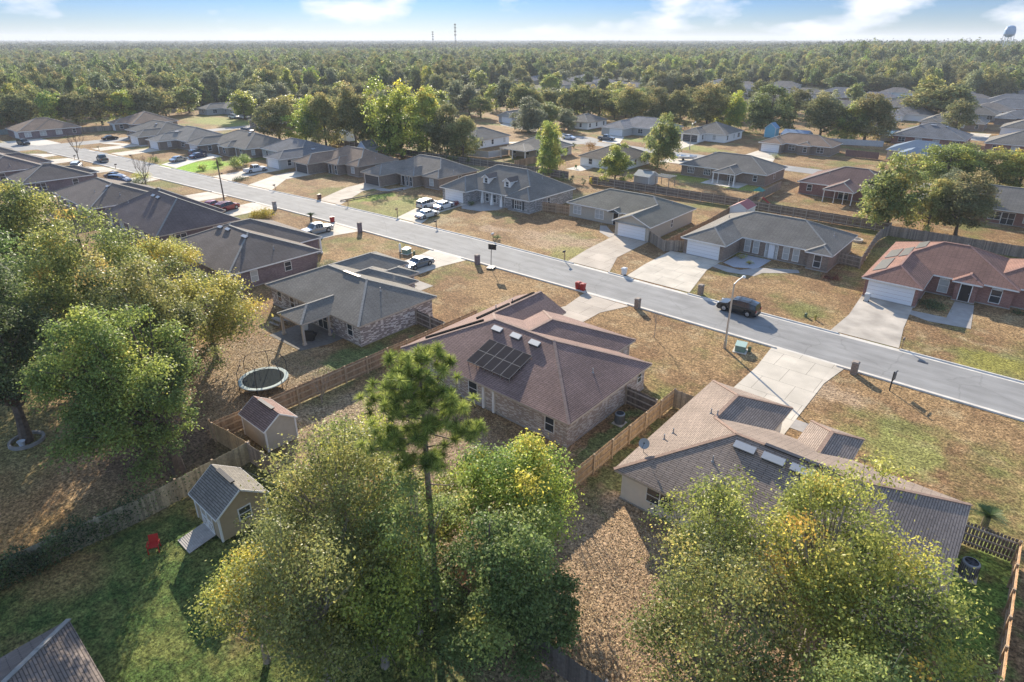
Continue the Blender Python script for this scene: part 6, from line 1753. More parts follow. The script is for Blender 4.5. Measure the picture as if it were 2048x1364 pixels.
tree('maple_tree', 'golden olive tree at the right of the lower right group', 'tree', -.2, 25.6, 10.4, 4.0, 2.2, LF_YEL, 19240, .16, 20, tr=.24, nclump=80, nl=30, group=GT, bark=BARK_PALE, tone=.0, csize=.25)
tree('maple_tree', 'deep green tree at the bottom right corner', 'tree', .2, 20.4, 9.6, 3.6, 2.0, LF_GRN, 18700, .15, 21, tr=.24, nclump=70, nl=24, group=GT, bark=BARK_PALE, tone=.1, csize=.25)

tree('maple_tree', 'leafy yellow tree round the foot of the pine trunk', 'tree', -19.5, 12.5, 8.6, 3.5, 1.4, LF_YEL, 16280, .16, 22, tr=.2, nclump=90, nl=30, group=GT, bark=BARK_PALE, tone=-.06, csize=.22)
tree('maple_tree', 'small gold tree between the yellow tree and the pine', 'tree', -22.6, 17.8, 8.2, 2.9, 1.5, LF_YEL, 12580, .17, 23, tr=.16, nclump=60, nl=20, group=GT, bark=BARK_PALE, tone=.04, csize=.24)
tree('maple_tree', 'airy green tree half covering the pine trunk', 'tree', -19.6, 15.0, 11.6, 2.7, 4.2, LF_GRN, 11000, .15, 24, tr=.15, nclump=60, nl=24, group=GT, bark=BARK_PALE, tone=.2, csize=.24)
# ---- the long leaf pine
def pine(x, y, h, label, seed):
    rng = np.random.default_rng(seed)
    root = empty('pine_tree', (x, y, 0), 0, label, 'pine tree', GT)
    b = MB(); b.tube([(0, 0, 0), (.1, .05, h*.3), (.02, .1, h*.6), (.1, .05, h*.85), (.1, 0, h*.98)], [.24, .19, .15, .08, .03], 9)
    tips = []; 
    zs = np.linspace(h*.66, h*.99, 30)
    for i, z in enumerate(zs):
        f = (z-h*.66)/(h*.33)
        a = i*2.4 + rng.normal(0, .3); L_ = (2.75*(1-f)**.5*(.55+.45*min(1, f*4)) + .35)*rng.uniform(.7, 1.1)
        p0 = Vector((.05, .05, z)); rise = L_*(.10 + .35*f)
        p1 = p0 + Vector((math.cos(a)*L_*.55, math.sin(a)*L_*.55, -L_*.06)); p2 = p0 + Vector((math.cos(a)*L_, math.sin(a)*L_, rise))
        b.tube([p0, p1, p2], [.05, .032, .014], 5, cap=False); tips.append(p2); tips.append(p1.lerp(p2, .5) + Vector((0, 0, .15)))
        for _ in range(int(4 + L_*3.2)):
            t_ = rng.uniform(.3, 1); q = p1.lerp(p2, t_) if t_ > .5 else p0.lerp(p1, t_*2)
            e = q + Vector((rng.normal(0, .42), rng.normal(0, .42), abs(rng.normal(.15, .28)))); b.tube([q, e], [.014, .006], 4, cap=False); tips.append(e)
    # one stub limb low on the trunk
    b.tube([(0, 0, h*.50), (-1.1, -.6, h*.49), (-2.2, -.7, h*.54)], [.04, .03, .01], 5, cap=False); tips.append(Vector((-2.2, -.7, h*.54)))
    b.tube([(0, 0, h*.55), (1.0, .5, h*.56), (2.0, .7, h*.60)], [.04, .03, .01], 5, cap=False); tips.append(Vector((2.0, .7, h*.60)))
    b.build('trunk', mat('bark_pine', (.20,.15,.12), .95, noise=.35, nscale=4), root)
    T = np.array([tuple(p) for p in tips]); nt_ = len(T); k = 120
    d = rng.normal(size=(nt_*k, 3)); d[:, 2] += .55; d /= np.linalg.norm(d, axis=1)[:, None]
    base = np.repeat(T, k, axis=0) + d*.04
    L_ = rng.uniform(.24, .44, nt_*k)[:, None]
    side = np.cross(d, rng.normal(size=d.shape)); side /= np.linalg.norm(side, axis=1)[:, None]; w = .011
    tip = base + d*L_; tip[:, 2] -= .05
    V = np.stack([base - side*w, base + side*w, tip + side*w*.5, tip - side*w*.5], axis=1).reshape(-1, 3)
    F = np.arange(len(V)).reshape(-1, 4)
    tone = np.clip(np.repeat(rng.normal(.5, .2, nt_), k) + rng.normal(0, .12, nt_*k), 0, 1)
    np_mesh('crown', V, F, LF_PINE, root, {'tone': np.repeat(tone, 4)})
pine(-20.2, 16.6, 16.1, 'tall bright green pine with bare trunk in front of the solar panel house', 31)

# ---- bare trees
def bare_tree(x, y, h, label, seed, bark=None, spread=.5, n0=6, tr=.07, depth=3, z0=.15):
    rng = random.Random(seed)
    root = empty('bare_tree', (x, y, 0), 0, label, 'bare tree', 'leafless small trees')
    b = MB(); z = h*z0
    b.tube([(0, 0, 0), (.02, .02, z)], [tr, tr*.85], 7)
    tw = MB()
    def grow(p, d, L_, r, k):
        e = p + d*L_; m_ = p.lerp(e, .5) + Vector((rng.uniform(-.05, .05)*L_, rng.uniform(-.05, .05)*L_, 0))
        tw.tube([p, m_, e], [r, r*.75, r*.5], 5 if k > 1 else 3, cap=False)
        if k == 0: return
        for _ in range(3 if k > 1 else 4):
            nd = (d + Vector((rng.uniform(-.5, .5), rng.uniform(-.5, .5), rng.uniform(-.1, .35)))).normalized()
            grow(p + d*L_*rng.uniform(.5, 1), nd, L_*.62, r*.5, k-1)
    for i in range(n0):
        a = i*2*PI/n0 + rng.uniform(-.3, .3); s_ = spread*rng.uniform(.4, 1)
        grow(Vector((0, 0, z*rng.uniform(.7, 1))), Vector((math.cos(a)*s_, math.sin(a)*s_, 1)).normalized(), h*.42, tr*.5, depth)
    b.build('trunk', bark or BARK_PALE, root); tw.build('branches', bark or BARK_PALE, root)
bare_tree(-44.1, 24.9, 3.6, 'leafless pale shrub tree against the left fence of the solar panel house', 1)
bare_tree(-21.6, 30.4, 4.4, 'leafless pinkish shrub tree at the near corner of the solar panel house', 2, bark=mat('bark_pink', (.26,.18,.14), .9))
bare_tree(-28.0, 56.3, 3.6, 'thin leafless sapling on the front lawn of the solar panel house', 3, spread=.12, n0=3, tr=.035, depth=2, z0=.3)
bare_tree(-150.4, 50.2, 7.6, 'leafless street tree beside the dark blue minivan', 4, spread=.7, tr=.13, bark=BARK, z0=.25)
bare_tree(-201.4, 52.0, 7.5, 'leafless street tree near the junction, left', 5, spread=.7, tr=.12, bark=BARK, z0=.25)

# ---- palms
def sago(x, y, h, r, label, seed, n=34):
    rng = random.Random(seed)
    root = empty('sago_palm', (x, y, 0), 0, label, 'palm', 'sago palms')
    b = MB(); b.tube([(0, 0, 0), (0, 0, h)], [.22, .2], 9); b.build('trunk', BARK, root)
    f = MB()
    for i in range(n):
        a = i*2.4; el = rng.uniform(.15, 1.1); L_ = r*rng.uniform(.85, 1.1)
        prev = Vector((0, 0, h)); dirv = Vector((math.cos(a)*math.cos(el), math.sin(a)*math.cos(el), math.sin(el)))
        side = Vector((-math.sin(a), math.cos(a), 0))
        for k in range(9):
            t_ = (k+1)/9; nx = Vector((0, 0, h)) + dirv*L_*t_ + Vector((0, 0, -.55*L_*t_*t_))
            for s_ in (-1, 1):
                w = L_*.22*math.sin(PI*min(1, .15+t_*.85))*1.0 + .02
                for q in (0, .5):
                    c = prev.lerp(nx, q); tip = c + side*s_*w + dirv*.10 + Vector((0, 0, .04))
                    f.quad([c - dirv*.014, c + dirv*.02, tip])
            prev = nx
    f.build('fronds', leafy, root)
leafy = mat('palm_frond', (.07,.12,.035), .5, noise=.2)
sago(2.9, 45.2, .8, 1.5, 'round sago palm beside the picket run, lower right', 1, 40)
sago(-98.5, 58.6, .9, 1.3, 'round sago palm on the lawn below the red wheeled bin', 2)

# ---- shrubs
def shrub(x, y, h, r, label, lm, seed, n=900, size=.14, cat='shrub', name='shrub', tone=0., group='shrubs'):
    rng = np.random.default_rng(seed)
    root = empty(name, (x, y, 0), 0, label, cat, group)
    P, t, cc, cr, o = crown_points(rng, h, r, .05, 14, n, csize=.45)
    V, F, T = leaf_quads(P, np.clip(t+tone, 0, 1), size, rng, out=o)
    np_mesh('leaves', V, F, lm, root, {'tone': T})
    b = MB()
    for c in cc[:7]: b.tube([(0, 0, 0), tuple(c)], [.03, .01], 4, cap=False)
    b.build('stems', BARK, root)
shrub(-107.3, 54.0, 1.3, 2.0, 'bright yellow low bush behind the dark roof ridge', leaf_mat('leaves_bright_yellow', [(0, (.35,.25,.02)), (1, (.65,.50,.03))]), 1, 2600, .18)
shrub(-159.7, 77.6, 2.6, 2.2, 'rounded green bush right of the bright green lawn, rear', LF_GRN, 2, 1600, .25, tone=.1)
shrub(-155.4, 73.6, 2.6, 1.7, 'rounded palm like bush right of the bright green lawn, front', LF_GRN, 3, 1500, .25, tone=.25)
shrub(-163.6, 73.0, 2.0, 1.3, 'small dark bush at the edge of the bright green lawn', LF_GRN, 4, 900, .22)
shrub(-160.6, 67.4, 1.6, 1.1, 'small olive bush by the kerb of the bright green lawn', LF_YEL, 5, 800, .2)
shrub(-180.5, 63.6, 1.6, 1.2, 'rounded bush beside the silver sedan', LF_GRN, 6, 800, .2, tone=.2)
shrub(-141.5, 67.4, .9, 1.6, 'low dark clump beside the drive of the white pickup', LF_DRK, 7, 900, .18)
shrub(-154.5, 50.8, 1.5, 1.6, 'grey green clump beside the leafless street tree', LF_GRY, 8, 900, .2)
shrub(-161, 53.0, 1.5, 2.0, 'brown green clump between the blue minivan and the road', LF_YEL, 9, 1100, .2)
shrub(-73.8, 45.4, 1.5, 1.5, 'pale feathery clump between the dark brick house and the mottled one', LF_GRY, 10, 1500, .16, tone=.4)
shrub(-74.0, 49.6, 1.2, 1.0, 'cream flowering clump at the white corner post', leaf_mat('leaves_cream', [(0, (.35,.28,.16)), (1, (.60,.50,.32))]), 11, 900, .12)
shrub(-65.4, 71.9, .9, .55, 'small bush wrapped round the white box mailbox', LF_DRK, 12, 500, .12, tone=.3)
shrub(-86.4, 83.2, 1.2, .8, 'dark red shrub before the stone wall of the dormer house', leaf_mat('leaves_dark_red', [(0, (.12,.02,.03)), (1, (.28,.05,.06))]), 13, 700, .13)
shrub(-84.3, 85.4, .9, .8, 'dark green shrub beside the dark red one', LF_DRK, 14, 600, .12)
shrub(-18.8, 88.2, .8, 1.4, 'low reddish shrub at the corner of the grey house with the white door', leaf_mat('leaves_rust', [(0, (.10,.04,.03)), (1, (.22,.09,.06))]), 15, 700, .14)
shrub(-31.3, 88.6, .8, .8, 'small rust shrub on the gravel bed, left', LF_YEL, 16, 350, .12, tone=.3)
shrub(-29.4, 86.9, .6, .5, 'small rust shrub on the gravel bed, right', LF_YEL, 17, 250, .12, tone=.3)
shrub(-6.6, 86.2, .5, 1.9, 'dark green ivy bed before the red brick house', LF_DRK, 18, 1600, .15)
shrub(1.6, 90.0, .8, .7, 'small dark shrub at the right corner of the red brick house', LF_DRK, 19, 400, .12)
shrub(-110.3, 156.4, 1.9, .6, 'narrow dark shrub by the back street mailbox', LF_DRK, 20, 500, .15)
shrub(-105.0, 157.5, 2.4, 1.7, 'orange tree like bush beside the turning circle', leaf_mat('leaves_orange', [(0, (.16,.08,.03)), (1, (.38,.19,.06))]), 21, 900, .22)
for i, (x, y) in enumerate([(-84.5, 116.0), (-81.8, 115.8), (-78.3, 115.3), (-77.0, 116.2)]):
    shrub(x, y, 1.9, .55, ['leftmost of the small cones along the dark fence', 'second of the small cones along the dark fence', 'third pale cone along the dark fence', 'brown round bush ending the row of cones'][i], LF_GRY if i < 3 else LF_YEL, 30+i, 450, .15, tone=.3)
shrub(-58, 178.5, 1.5, 1.2, 'pale grass plume on the lawn behind the three vents', LF_GRY, 40, 500, .2, tone=.6)
shrub(-21.8, 131.0, 1.0, .8, 'small green bush in the red brick house back yard', LF_GRN, 41, 400, .15)
# ivy over the near fence
rng = np.random.default_rng(77)
n = 26000
yy = rng.uniform(-8, 12.5, n); den = np.clip((11-yy)/9, .06, 1); keep = rng.uniform(0, 1, n) < den; yy = yy[keep]; n = len(yy)
hh = 1.95 + .25*np.sin(yy*1.7) + .2*np.sin(yy*4.1); a = rng.uniform(0, 1, n)
xx = -40.7 + np.where(a < .5, rng.uniform(.05, .75, n), rng.uniform(-.75, -.05, n)) * (1 - .35*np.clip(rng.uniform(0, 1, n), 0, 1))
zz_ = rng.uniform(.05, 1, n)**.8*hh
P = np.stack([xx, yy, zz_], axis=1)
V, F, T = leaf_quads(P, np.clip(rng.normal(.35, .2, n) + .2*np.sin(yy*2.2), 0, 1), .15, rng)
iv = np_mesh('ivy_hedge', V, F, LF_DRK, None, {'tone': T}); tag(iv, 'dark ivy smothering the long fence at the lower left', 'ivy')

# ---- fallen leaves
n = 84000
k = n//3
px = np.concatenate([rng.normal(-10.5, 5.2, n-2*k), rng.uniform(-43, -22, k), rng.uniform(-62, -46, k)])
py = np.concatenate([rng.uniform(18.6, 31, n-2*k), rng.uniform(18.5, 33, k), rng.uniform(17, 29, k)])
P = np.stack([px, py, rng.uniform(.01, .05, n)], axis=1)
sel = ~((px > -17.5) & (py > 30.6)); P = P[sel]; n = len(P)
V, F, T = leaf_quads(P, rng.uniform(0, 1, n), .092, rng, up=4)
fl_ = np_mesh('fallen_leaves', V, F, leaf_mat('dead_leaves', [(0, (.20,.12,.06)), (.5, (.38,.26,.12)), (1, (.58,.45,.24))], trans=.1, vary=.4), None, {'tone': T}); tag(fl_, kind='stuff')
n = 22000
P = np.stack([rng.uniform(-46, -18, n), rng.uniform(-2, 16, n), rng.uniform(.01, .07, n)], axis=1)
V, F, T = leaf_quads(P, rng.uniform(0, 1, n), .10, rng, up=0, aspect=.25)
gt_ = np_mesh('grass_tufts', V, F, leaf_mat('grass_blades', [(0, (.05,.10,.02)), (.6, (.12,.17,.04)), (1, (.26,.23,.09))], trans=.3), None, {'tone': T}); tag(gt_, kind='stuff')

# ---- middle distance: prototypes shared by many copies
def proto(kind, seed):
    lm = {'a': LF_WOOD, 'b': LF_GRN, 'g': LF_GRY, 'd': LF_DRK, 'y': LF_YEL}[kind]
    return dict(lm=lm, seed=seed)
PROTO = {}
def proto_mesh(kind, v, nleaf, size, tag_):
    key = (kind, v, tag_)
    if key in PROTO: return PROTO[key]
    rng = np.random.default_rng(hash((ord(kind), v, len(tag_))) % 10000)
    h, r, z0 = 14., 5.6, .8
    P, t, cc, cr, o = crown_points(rng, h, r, z0, 110, nleaf, .16, csize=.21, lobes=(0, 7, 5, 6, 0)[v % 5])
    t = np.clip(t + ((.30 if tag_ == 'midnear' else .2) if kind != 'y' else -.10), 0, 1)
    tm = trunk_mb(rng, h, r, z0, cc, .3, 9)
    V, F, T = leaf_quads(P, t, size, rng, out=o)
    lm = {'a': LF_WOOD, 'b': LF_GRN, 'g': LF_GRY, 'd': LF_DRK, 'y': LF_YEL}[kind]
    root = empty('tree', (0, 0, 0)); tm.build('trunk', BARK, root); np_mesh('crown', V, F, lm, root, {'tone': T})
    PROTO[key] = root; root['used'] = 0
    return root
def place(kind, v, x, y, h, r, label, group, nleaf=5200, size=.55, tag_='mid', rz=0.):
    p = proto_mesh(kind, v, nleaf, size, tag_)
    if p['used']: q = copy_tree(p)
    else: q = p
    p['used'] = 1
    if q is not p: del q['used']
    q.location = (x, y, 0); q.scale = (r/6., r/6., h/14.); q.rotation_euler = (0, 0, rz)
    tag(q, label, 'tree', group)
    return q
MID = [
 (-187,104,13.6,7.1,'a'), (-175,106,15.6,6.4,'b'), (-166,107,17.8,5.9,'a'), (-158,112,18.2,6.1,'a'), (-153,116,16.2,5.1,'b'),
 (-137,112,21.3,8.1,'y'), (-139,123,18.1,6.0,'b'), (-126,119,15.4,5.7,'a'), (-119,118,13.2,5.0,'a'), (-279,269,13.9,5.9,'a'),
 (-287,262,11.7,4.7,'g'), (-91,119.5,13.0,3.8,'b'), (-73,120,9.1,3.6,'y'), (-76,145,14.1,4.3,'b'), (-144,176,12.3,6.7,'g'),
 (-146,190,8.9,6.4,'b'), (-191,218,15.8,5.8,'g'), (-173,208,14.3,6.7,'a'), (-188,250,8.5,8.1,'g'), (-149,217,15.0,6.5,'a'),
 (-144,221,13.1,5.7,'a'), (-127,218,14.1,8.0,'a'), (-115,217,15.3,5.2,'a'), (-107,218,14.9,5.1,'a'), (-97,219,16.1,8.0,'a'),
 (-90,223,14.6,5.3,'b'), (-78,228,15.6,8.3,'d'), (-60,225,14.1,7.5,'a'), (-52,225,13.1,5.4,'b'), (-47,227,16.5,7.5,'a'),
 (-47,312,11.5,7.1,'a'), (-53,367,14.7,6.2,'y'), (-38,308,15.7,11.3,'a'), (-112,444,11.8,9.4,'d'), (-102,453,10.6,5.0,'g'),
 (-93,450,12.1,8.0,'a'), (-83,458,12.4,6.1,'g'), (-18.4,119.6,14.2,5.4,'b'), (-13,123,10.0,3.5,'a'), (-9,124,10.4,4.8,'a'),
 (-17,169,9.5,6.8,'y'), (-10,174,9.2,6.4,'y'), (-4,174,8.6,5.4,'b'), (-134,186,8.1,3.9,'g'), (-128,312,16.4,6.5,'a'),
 (-110,306,14.4,6.4,'a'), (-182,340,15.2,5.3,'a'), (-174,340,13.9,4.7,'g'), (-166,342,14.1,4.8,'a'), (-158,340,16.1,4.1,'g'),
 (-200,360,15.2,5.0,'y'), (-293,112,11.4,5.8,'a'), (-298,124,12.6,6.4,'b'), (-293,152,12.3,6.8,'a'),
 (-282,154,11.7,4.9,'g'), (-282,104,13.6,7.0,'a'), (-276,97,14.1,7.0,'a'), (-276,90,14.1,5.7,'b'), (-279,83,14.7,6.4,'a'),
 (-283,76,13.3,5.5,'a'), (-285,69,13.9,5.1,'b'), (-287,60,14.3,5.9,'a'), (-283,49,11.3,4.9,'y'), (-281,41,12.8,4.1,'a'),
 (-262,30,10.3,3.2,'y'), (-330,181,17.8,8.1,'a'), (-349,186,14.6,6.2,'y'), (-351,207,11.1,8.8,'b'), (-13,143,8,3,'g'), (4,130,9,4,'a')]
MLAB = ['bushy tree at the left end of the tall stand', 'second tree of the tall stand behind the back fence', 'third tree of the tall stand behind the back fence', 'fourth tall tree of the stand, grey green', 'tall tree left of the highest one in the stand',
 'highest golden green tree of the stand, upper centre left', 'tree just behind the highest one of the stand', 'tree with visible trunk right of the highest one', 'dense tree at the right end of the tall stand', 'rounded tree far back above the tall stand',
 'grey green tree beside the rounded one far back', 'narrow bright green tree behind the dormer house', 'thin topped tree above the small cones', 'upright tree beside the pale grey shed', 'wide grey green tree over the turning circle',
 'dark tree behind the wide grey green one', 'tall tree at the left of the round row', 'large tree beside the grey gabled garage', 'grey tree behind the turning circle', 'left tree of the round row',
 'second tree of the round row', 'wide tree in the middle of the round row', 'narrow tree right of the wide one in the round row', 'tree over the silver roofed house', 'big tree behind the charcoal garage',
 'dark tree right of the one behind the charcoal garage', 'big dark round tree left of the small blue shed', 'golden round tree behind the tan roofed house', 'pale tree right of the golden round one', 'wide dark tree above the long white fence',
 'tree above the bright blue roof, upper right', 'golden tree far back, upper right', 'broad spreading tree above the blue grey roofs', 'dark domed tree before the woods, upper right', 'small tree right of the dark dome',
 'olive tree right of the dark dome', 'small grey tree in the far row, upper right', 'dense tree behind the fence of the grey house with the white door', 'slim tree with bare stem right of the dense one', 'tree screening the grey roofed red brick house',
 'left autumn tree below the bright blue roof', 'middle autumn tree below the bright blue roof', 'right autumn tree at the right edge', 'small tree by the white brick house', 'far tree right of the far subdivision',
 'far tree before the lilac roofs', 'far tree left of the white trimmed roof', 'small grey far tree', 'far tree between pale roofs', 'slim grey far tree',
 'yellow far tree beside the twin vented roof', 'tree behind the upper left grey house', 'tree left of the upper left grey house', 'tree with bare stems behind the upper left grey house',
 'grey tree before the wood edge', 'wood edge tree above the long fence', 'wood edge tree right of the tan roofed house', 'wood edge tree behind the tan roofed house', 'wood edge tree left of the tan roofed house',
 'wood edge tree above the black sedan', 'wood edge tree above the rust roof, right', 'wood edge tree above the rust roof, left', 'pale tree left of the rust roof', 'olive tree at the left edge above the rust roof',
 'small pale tree at the left edge', 'tall wood tree left of the tall stand', 'yellow wood tree above the tall stand', 'low wood tree above the tall stand', 'small grey tree by the red brick house at right', 'tree at the right edge behind the flat panels']
rr = random.Random(9)
for i, (x, y, h, r, k) in enumerate(MID):
    dist = math.hypot(x, y)
    near_ = dist < 260
    place(k, i % 3 if near_ else 0, x, y, h*1.02, r*1.12, MLAB[i], 'trees among the houses', 15000 if near_ else 6500, .42 if near_ else .62, 'midnear' if near_ else 'mid', rr.uniform(0, 6))

# trees scattered through the far subdivision, clear of its houses
HB_ = []
for o in C.objects:
    if o.get('category') == 'house': HB_.append((o.location.x, o.location.y))
HL_ = [(o.location.x, o.location.y, ' '.join(o['label'].split(',')[0].split()[:9]).replace(' of the far subdivision', '')) for o in C.objects if o.get('category') == 'house']
used_l = {}
def tree_label(x, y, h, r, k):
    hx, hy, nm = min(HL_, key=lambda q: (q[0]-x)**2 + (q[1]-y)**2)
    # seen from the camera: left or right of it, before or behind it
    cr_ = hx*y - hy*x; far = math.hypot(x, y) > math.hypot(hx, hy)
    side_ = 'left of' if cr_ > 0 else 'right of'
    w = {'a': 'olive', 'b': 'green', 'g': 'grey green', 'd': 'dark', 'y': 'golden'}[k]
    s0 = ('tall ' if h > 13.5 else 'low ' if h < 10.5 else '') + ('broad ' if r > 5.9 else 'slim ' if r < 5.0 else '')
    t_ = s0 + w + ' tree ' + ('behind and ' if far else 'before and ') + side_ + ' the ' + nm
    return ' '.join(t_.split()[:12])
rs = random.Random(44); cnt = 0; spots = []
BND = [(-50, 280), (-38.8, 296), (-34.3, 320), (-31.1, 322), (-27.6, 342), (-23.9, 352), (-19.6, 370), (-13.9, 380), (-7.6, 400), (-1.0, 470), (2.4, 560), (7.6, 600), (12.6, 600), (17.9, 560), (23.6, 500), (27.2, 470), (32.1, 450), (35.2, 430), (50, 420)]
def pol(a, d):
    X, Y = math.sin(a)*d, math.cos(a)*d
    return X*math.cos(HEAD) - Y*math.sin(HEAD), X*math.sin(HEAD) + Y*math.cos(HEAD)
tries = 0
while cnt < 130 and tries < 8000:
    tries += 1
    a = rs.uniform(-24, 38); d = rs.uniform(255, 600)
    if d > interp(BND, a) - 6: continue
    x, y = pol(R(a), d)
    if any(abs(x-hx) < 11.5 and abs(y-hy) < 10 for hx, hy in HB_) or any(math.hypot(x-p, y-q) < 9 for p, q in spots): continue
    # keep the sight lines open to the houses that show
    if -10 < a < 38 and 300 < d < 520 and rs.random() < .75: continue
    if y < 262 and x > -100: continue
    if x > -130 and 280 < y < 460 and rs.random() < .8: continue
    if -262 < x < -236 and 100 < y < 262: 
        if rs.random() < .5: continue
    spots.append((x, y)); cnt += 1
    k = 'aabgyad'[cnt % 7]
    h_, r_ = rs.uniform(8, 14.5), rs.uniform(4.2, 7.2)
    place(k, 0, x, y, h_, r_, tree_label(x, y, h_, r_, k), 'trees among the roofs of the far subdivision', 6500, .62, 'mid', rs.uniform(0, 6))

# ---- the woods to the horizon
rr = random.Random(21)
ind = []; rest = []
d = 280.
while d < 8500:
    sp = 9.2 + d*.0045 if d < 1300 else 12 + (d-1300)*.020
    a = R(-46)
    while a < R(46):
        aj = a + rr.uniform(-.4, .4)*sp/d; dj = d + rr.uniform(-.45, .45)*sp
        if dj > interp(BND, math.degrees(aj)) + rr.uniform(-6, 6):
            (ind if dj < interp(BND, math.degrees(aj)) + 16 and len(ind) < 215 else rest).append((aj, dj, sp))
        a += sp/d
    d += sp*.9
for i, (a, dd_, sp) in enumerate(ind):
    x, y = pol(a, dd_)
    k = 'aabgady'[i % 7]; h = rr.uniform(12, 18); r = rr.uniform(4.3, 6.6)
    q = place(k, 3 + (i % 2), x, y, h, r, tree_label(x, y, h, r, k).replace(' tree ', ' edge tree '), 'trees along the edge of the woods', 4200, .72, 'wood', rr.uniform(0, 6))
# where two trees ended up with the same words, say which is which from left to right
byl = {}
for o in C.objects:
    if o.get('category') in ('tree', 'house'): byl.setdefault(o['label'], []).append(o)
for lb, os_ in byl.items():
    if len(os_) > 1:
        os_.sort(key=lambda o: math.atan2(o.location.x*math.cos(HEAD)+o.location.y*math.sin(HEAD), -o.location.x*math.sin(HEAD)+o.location.y*math.cos(HEAD)))
        wd = ['the left one', 'the right one'] if len(os_) == 2 else ['the left one', 'the middle one', 'the right one']
        for o, w_ in zip(os_, wd): o['label'] = lb + ', ' + w_
# everything behind: one canopy of many crowns
rngw = np.random.default_rng(3)
def canopy(items, nq, smul, name):
    A = np.array([(*pol(a, d_), sp, d_) for a, d_, sp in items]); n = len(A)
    h = rngw.uniform(8.5, 19.5, n) + 2.5*np.sin(A[:, 0]*.011)*np.cos(A[:, 1]*.009)
    # taller pines stand at the right of the horizon
    ang = np.arctan2(A[:, 0]*math.cos(HEAD) + A[:, 1]*math.sin(HEAD), -A[:, 0]*math.sin(HEAD) + A[:, 1]*math.cos(HEAD))
    h += np.where((ang > R(20)) & (A[:, 3] > 700) & (A[:, 3] < 1700), 11*np.clip((np.degrees(ang)-20)/8, 0, 1)*rngw.uniform(.75, 1.1, n), 0)
    r = A[:, 2]*rngw.uniform(.36, .60, n)
    rz = np.minimum(h*.42, r*1.1 + 2)
    tone = np.clip(rngw.normal(.42, .27, n) + .12*np.sin(A[:, 0]*.02)*np.sin(A[:, 1]*.017), 0, 1)
    idx = np.repeat(np.arange(n), nq); m = len(idx)
    o = rngw.normal(size=(m, 3)); o[:, 2] = np.abs(o[:, 2]) - .25; o /= np.linalg.norm(o, axis=1)[:, None]
    # lobed, uneven crowns
    th = np.arctan2(o[:, 1], o[:, 0]); ph = rngw.uniform(0, 6.28, n)[idx]
    rad = (1 + .24*np.sin(3*th+ph) + .14*np.sin(5*th - ph*2 + o[:, 2]*4))*rngw.uniform(.86, 1.04, m)
    P = np.stack([A[idx, 0] + o[:, 0]*r[idx]*rad, A[idx, 1] + o[:, 1]*r[idx]*rad, h[idx] - rz[idx] + o[:, 2]*rz[idx]*rad], axis=1)
    size = np.maximum(r[idx]*smul, .5)
    nr = o + rngw.normal(0, .28, (m, 3)); nr /= np.linalg.norm(nr, axis=1)[:, None]
    u = np.cross(nr, rngw.normal(size=(m, 3))); u /= np.linalg.norm(u, axis=1)[:, None]; v = np.cross(nr, u)
    s_ = (size*rngw.uniform(.6, 1.3, m))[:, None]
    V = np.stack([P-u*s_*.5, P+v*s_*.4, P+u*s_*.5, P-v*s_*.4], axis=1).reshape(-1, 3)
    F = np.arange(4*m).reshape(-1, 4)
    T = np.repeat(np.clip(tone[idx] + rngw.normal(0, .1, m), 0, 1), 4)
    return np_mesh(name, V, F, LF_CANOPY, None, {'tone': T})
n1 = [q for q in rest if q[1] < 620]; n2 = [q for q in rest if 620 <= q[1] < 1300]; n3 = [q for q in rest if q[1] >= 1300]
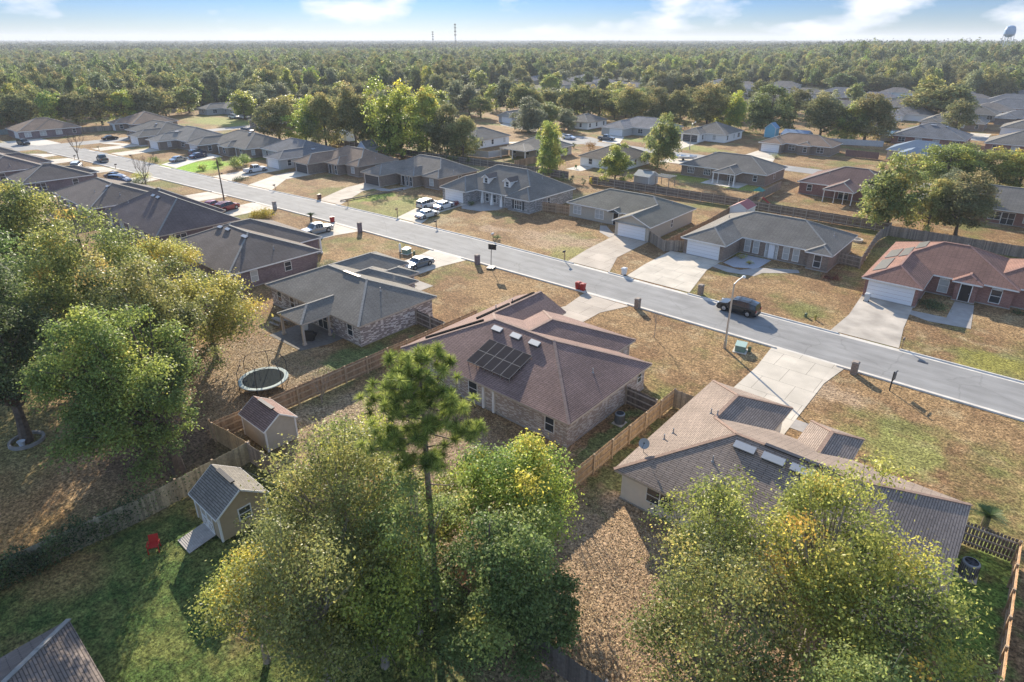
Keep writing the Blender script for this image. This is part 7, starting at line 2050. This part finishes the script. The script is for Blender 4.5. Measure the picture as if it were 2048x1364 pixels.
def wood_instances(items, name, seed):
    rg = np.random.default_rng(seed); n = len(items)
    A = np.array([(*pol(a, d_), sp, d_, a) for a, d_, sp in items])
    h = rg.uniform(8, 19.5, n)*rg.uniform(.85, 1.1, n)
    h += np.where((A[:, 4] > R(20)) & (A[:, 3] > 700), 10*np.clip((np.degrees(A[:, 4])-20)/8, 0, 1)*rg.uniform(.7, 1.1, n), 0)
    r = A[:, 2]*rg.uniform(.30, .78, n)
    me = bpy.data.meshes.new(name); me.from_pydata([(x, y, 0) for x, y in A[:, :2]], [], [])
    a = me.attributes.new('sc', 'FLOAT_VECTOR', 'POINT'); a.data.foreach_set('vector', np.stack([r/6, r/6*rg.uniform(.85, 1.15, n), h/14], 1).astype(np.float32).ravel())
    a = me.attributes.new('rz', 'FLOAT_VECTOR', 'POINT'); a.data.foreach_set('vector', np.stack([0*r, 0*r, rg.uniform(0, 6.28, n)], 1).astype(np.float32).ravel())
    a = me.attributes.new('pick', 'INT', 'POINT'); a.data.foreach_set('value', rg.integers(0, 7, n).astype(np.int32))
    o = bpy.data.objects.new(name, me); C.objects.link(o); tag(o, kind='stuff')
    ng = bpy.data.node_groups.new(name, 'GeometryNodeTree')
    ng.interface.new_socket('Geometry', in_out='INPUT', socket_type='NodeSocketGeometry'); ng.interface.new_socket('Geometry', in_out='OUTPUT', socket_type='NodeSocketGeometry')
    N, L = ng.nodes, ng.links
    gi, go = N.new('NodeGroupInput'), N.new('NodeGroupOutput')
    m2p = N.new('GeometryNodeMeshToPoints'); iop = N.new('GeometryNodeInstanceOnPoints'); jn = N.new('GeometryNodeJoinGeometry')
    def attr(nm, ty):
        q = N.new('GeometryNodeInputNamedAttribute'); q.data_type = ty; q.inputs['Name'].default_value = nm
        return next(s_ for s_ in q.outputs if s_.enabled and s_.name == 'Attribute')
    crowns = []
    for k, v in (('a', 3), ('a', 4), ('b', 3), ('g', 3), ('a', 1), ('d', 3), ('d', 4)):
        root = PROTO.get((k, v, 'wood')) or PROTO.get((k, v, 'midnear')) or next(iter(PROTO.values()))
        crowns.append(next(c for c in root.children if c.name.startswith('crown')))
    for cr_ in crowns:
        oi = N.new('GeometryNodeObjectInfo'); oi.transform_space = 'ORIGINAL'; oi.inputs['Object'].default_value = cr_; oi.inputs['As Instance'].default_value = True
        L.new(oi.outputs['Geometry'], jn.inputs['Geometry'])
    L.new(gi.outputs[0], m2p.inputs[0]); L.new(m2p.outputs[0], iop.inputs['Points']); L.new(jn.outputs[0], iop.inputs['Instance'])
    iop.inputs['Pick Instance'].default_value = True
    L.new(attr('pick', 'INT'), iop.inputs['Instance Index'])
    e2 = N.new('FunctionNodeEulerToRotation'); L.new(attr('rz', 'FLOAT_VECTOR'), e2.inputs[0]); L.new(e2.outputs[0], iop.inputs['Rotation'])
    L.new(attr('sc', 'FLOAT_VECTOR'), iop.inputs['Scale'])
    L.new(iop.outputs[0], go.inputs[0])
    md = o.modifiers.new('trees', 'NODES'); md.node_group = ng
wood_instances(n1 + n2, 'woodland', 5)
tag(canopy(n3, 46, .42, 'horizon_woodland'), kind='stuff')
print('woods', len(ind), len(n1), len(n2), len(n3))
# ---------------------------------------------------------------- haze
hz = MB(); hz.box(-9500, 9500, -3000, 11500, -1, 85)
hm = bpy.data.materials.new('haze'); hm.use_nodes = True
for n_ in list(hm.node_tree.nodes): hm.node_tree.nodes.remove(n_)
ho = hm.node_tree.nodes.new('ShaderNodeOutputMaterial'); hv = hm.node_tree.nodes.new('ShaderNodeVolumePrincipled')
hv.inputs['Color'].default_value = (.90, .94, 1.0, 1); hv.inputs['Density'].default_value = .00017; hv.inputs['Anisotropy'].default_value = .0
hm.node_tree.links.new(hv.outputs['Volume'], ho.inputs['Volume'])
tag(hz.build('haze', hm), kind='stuff')
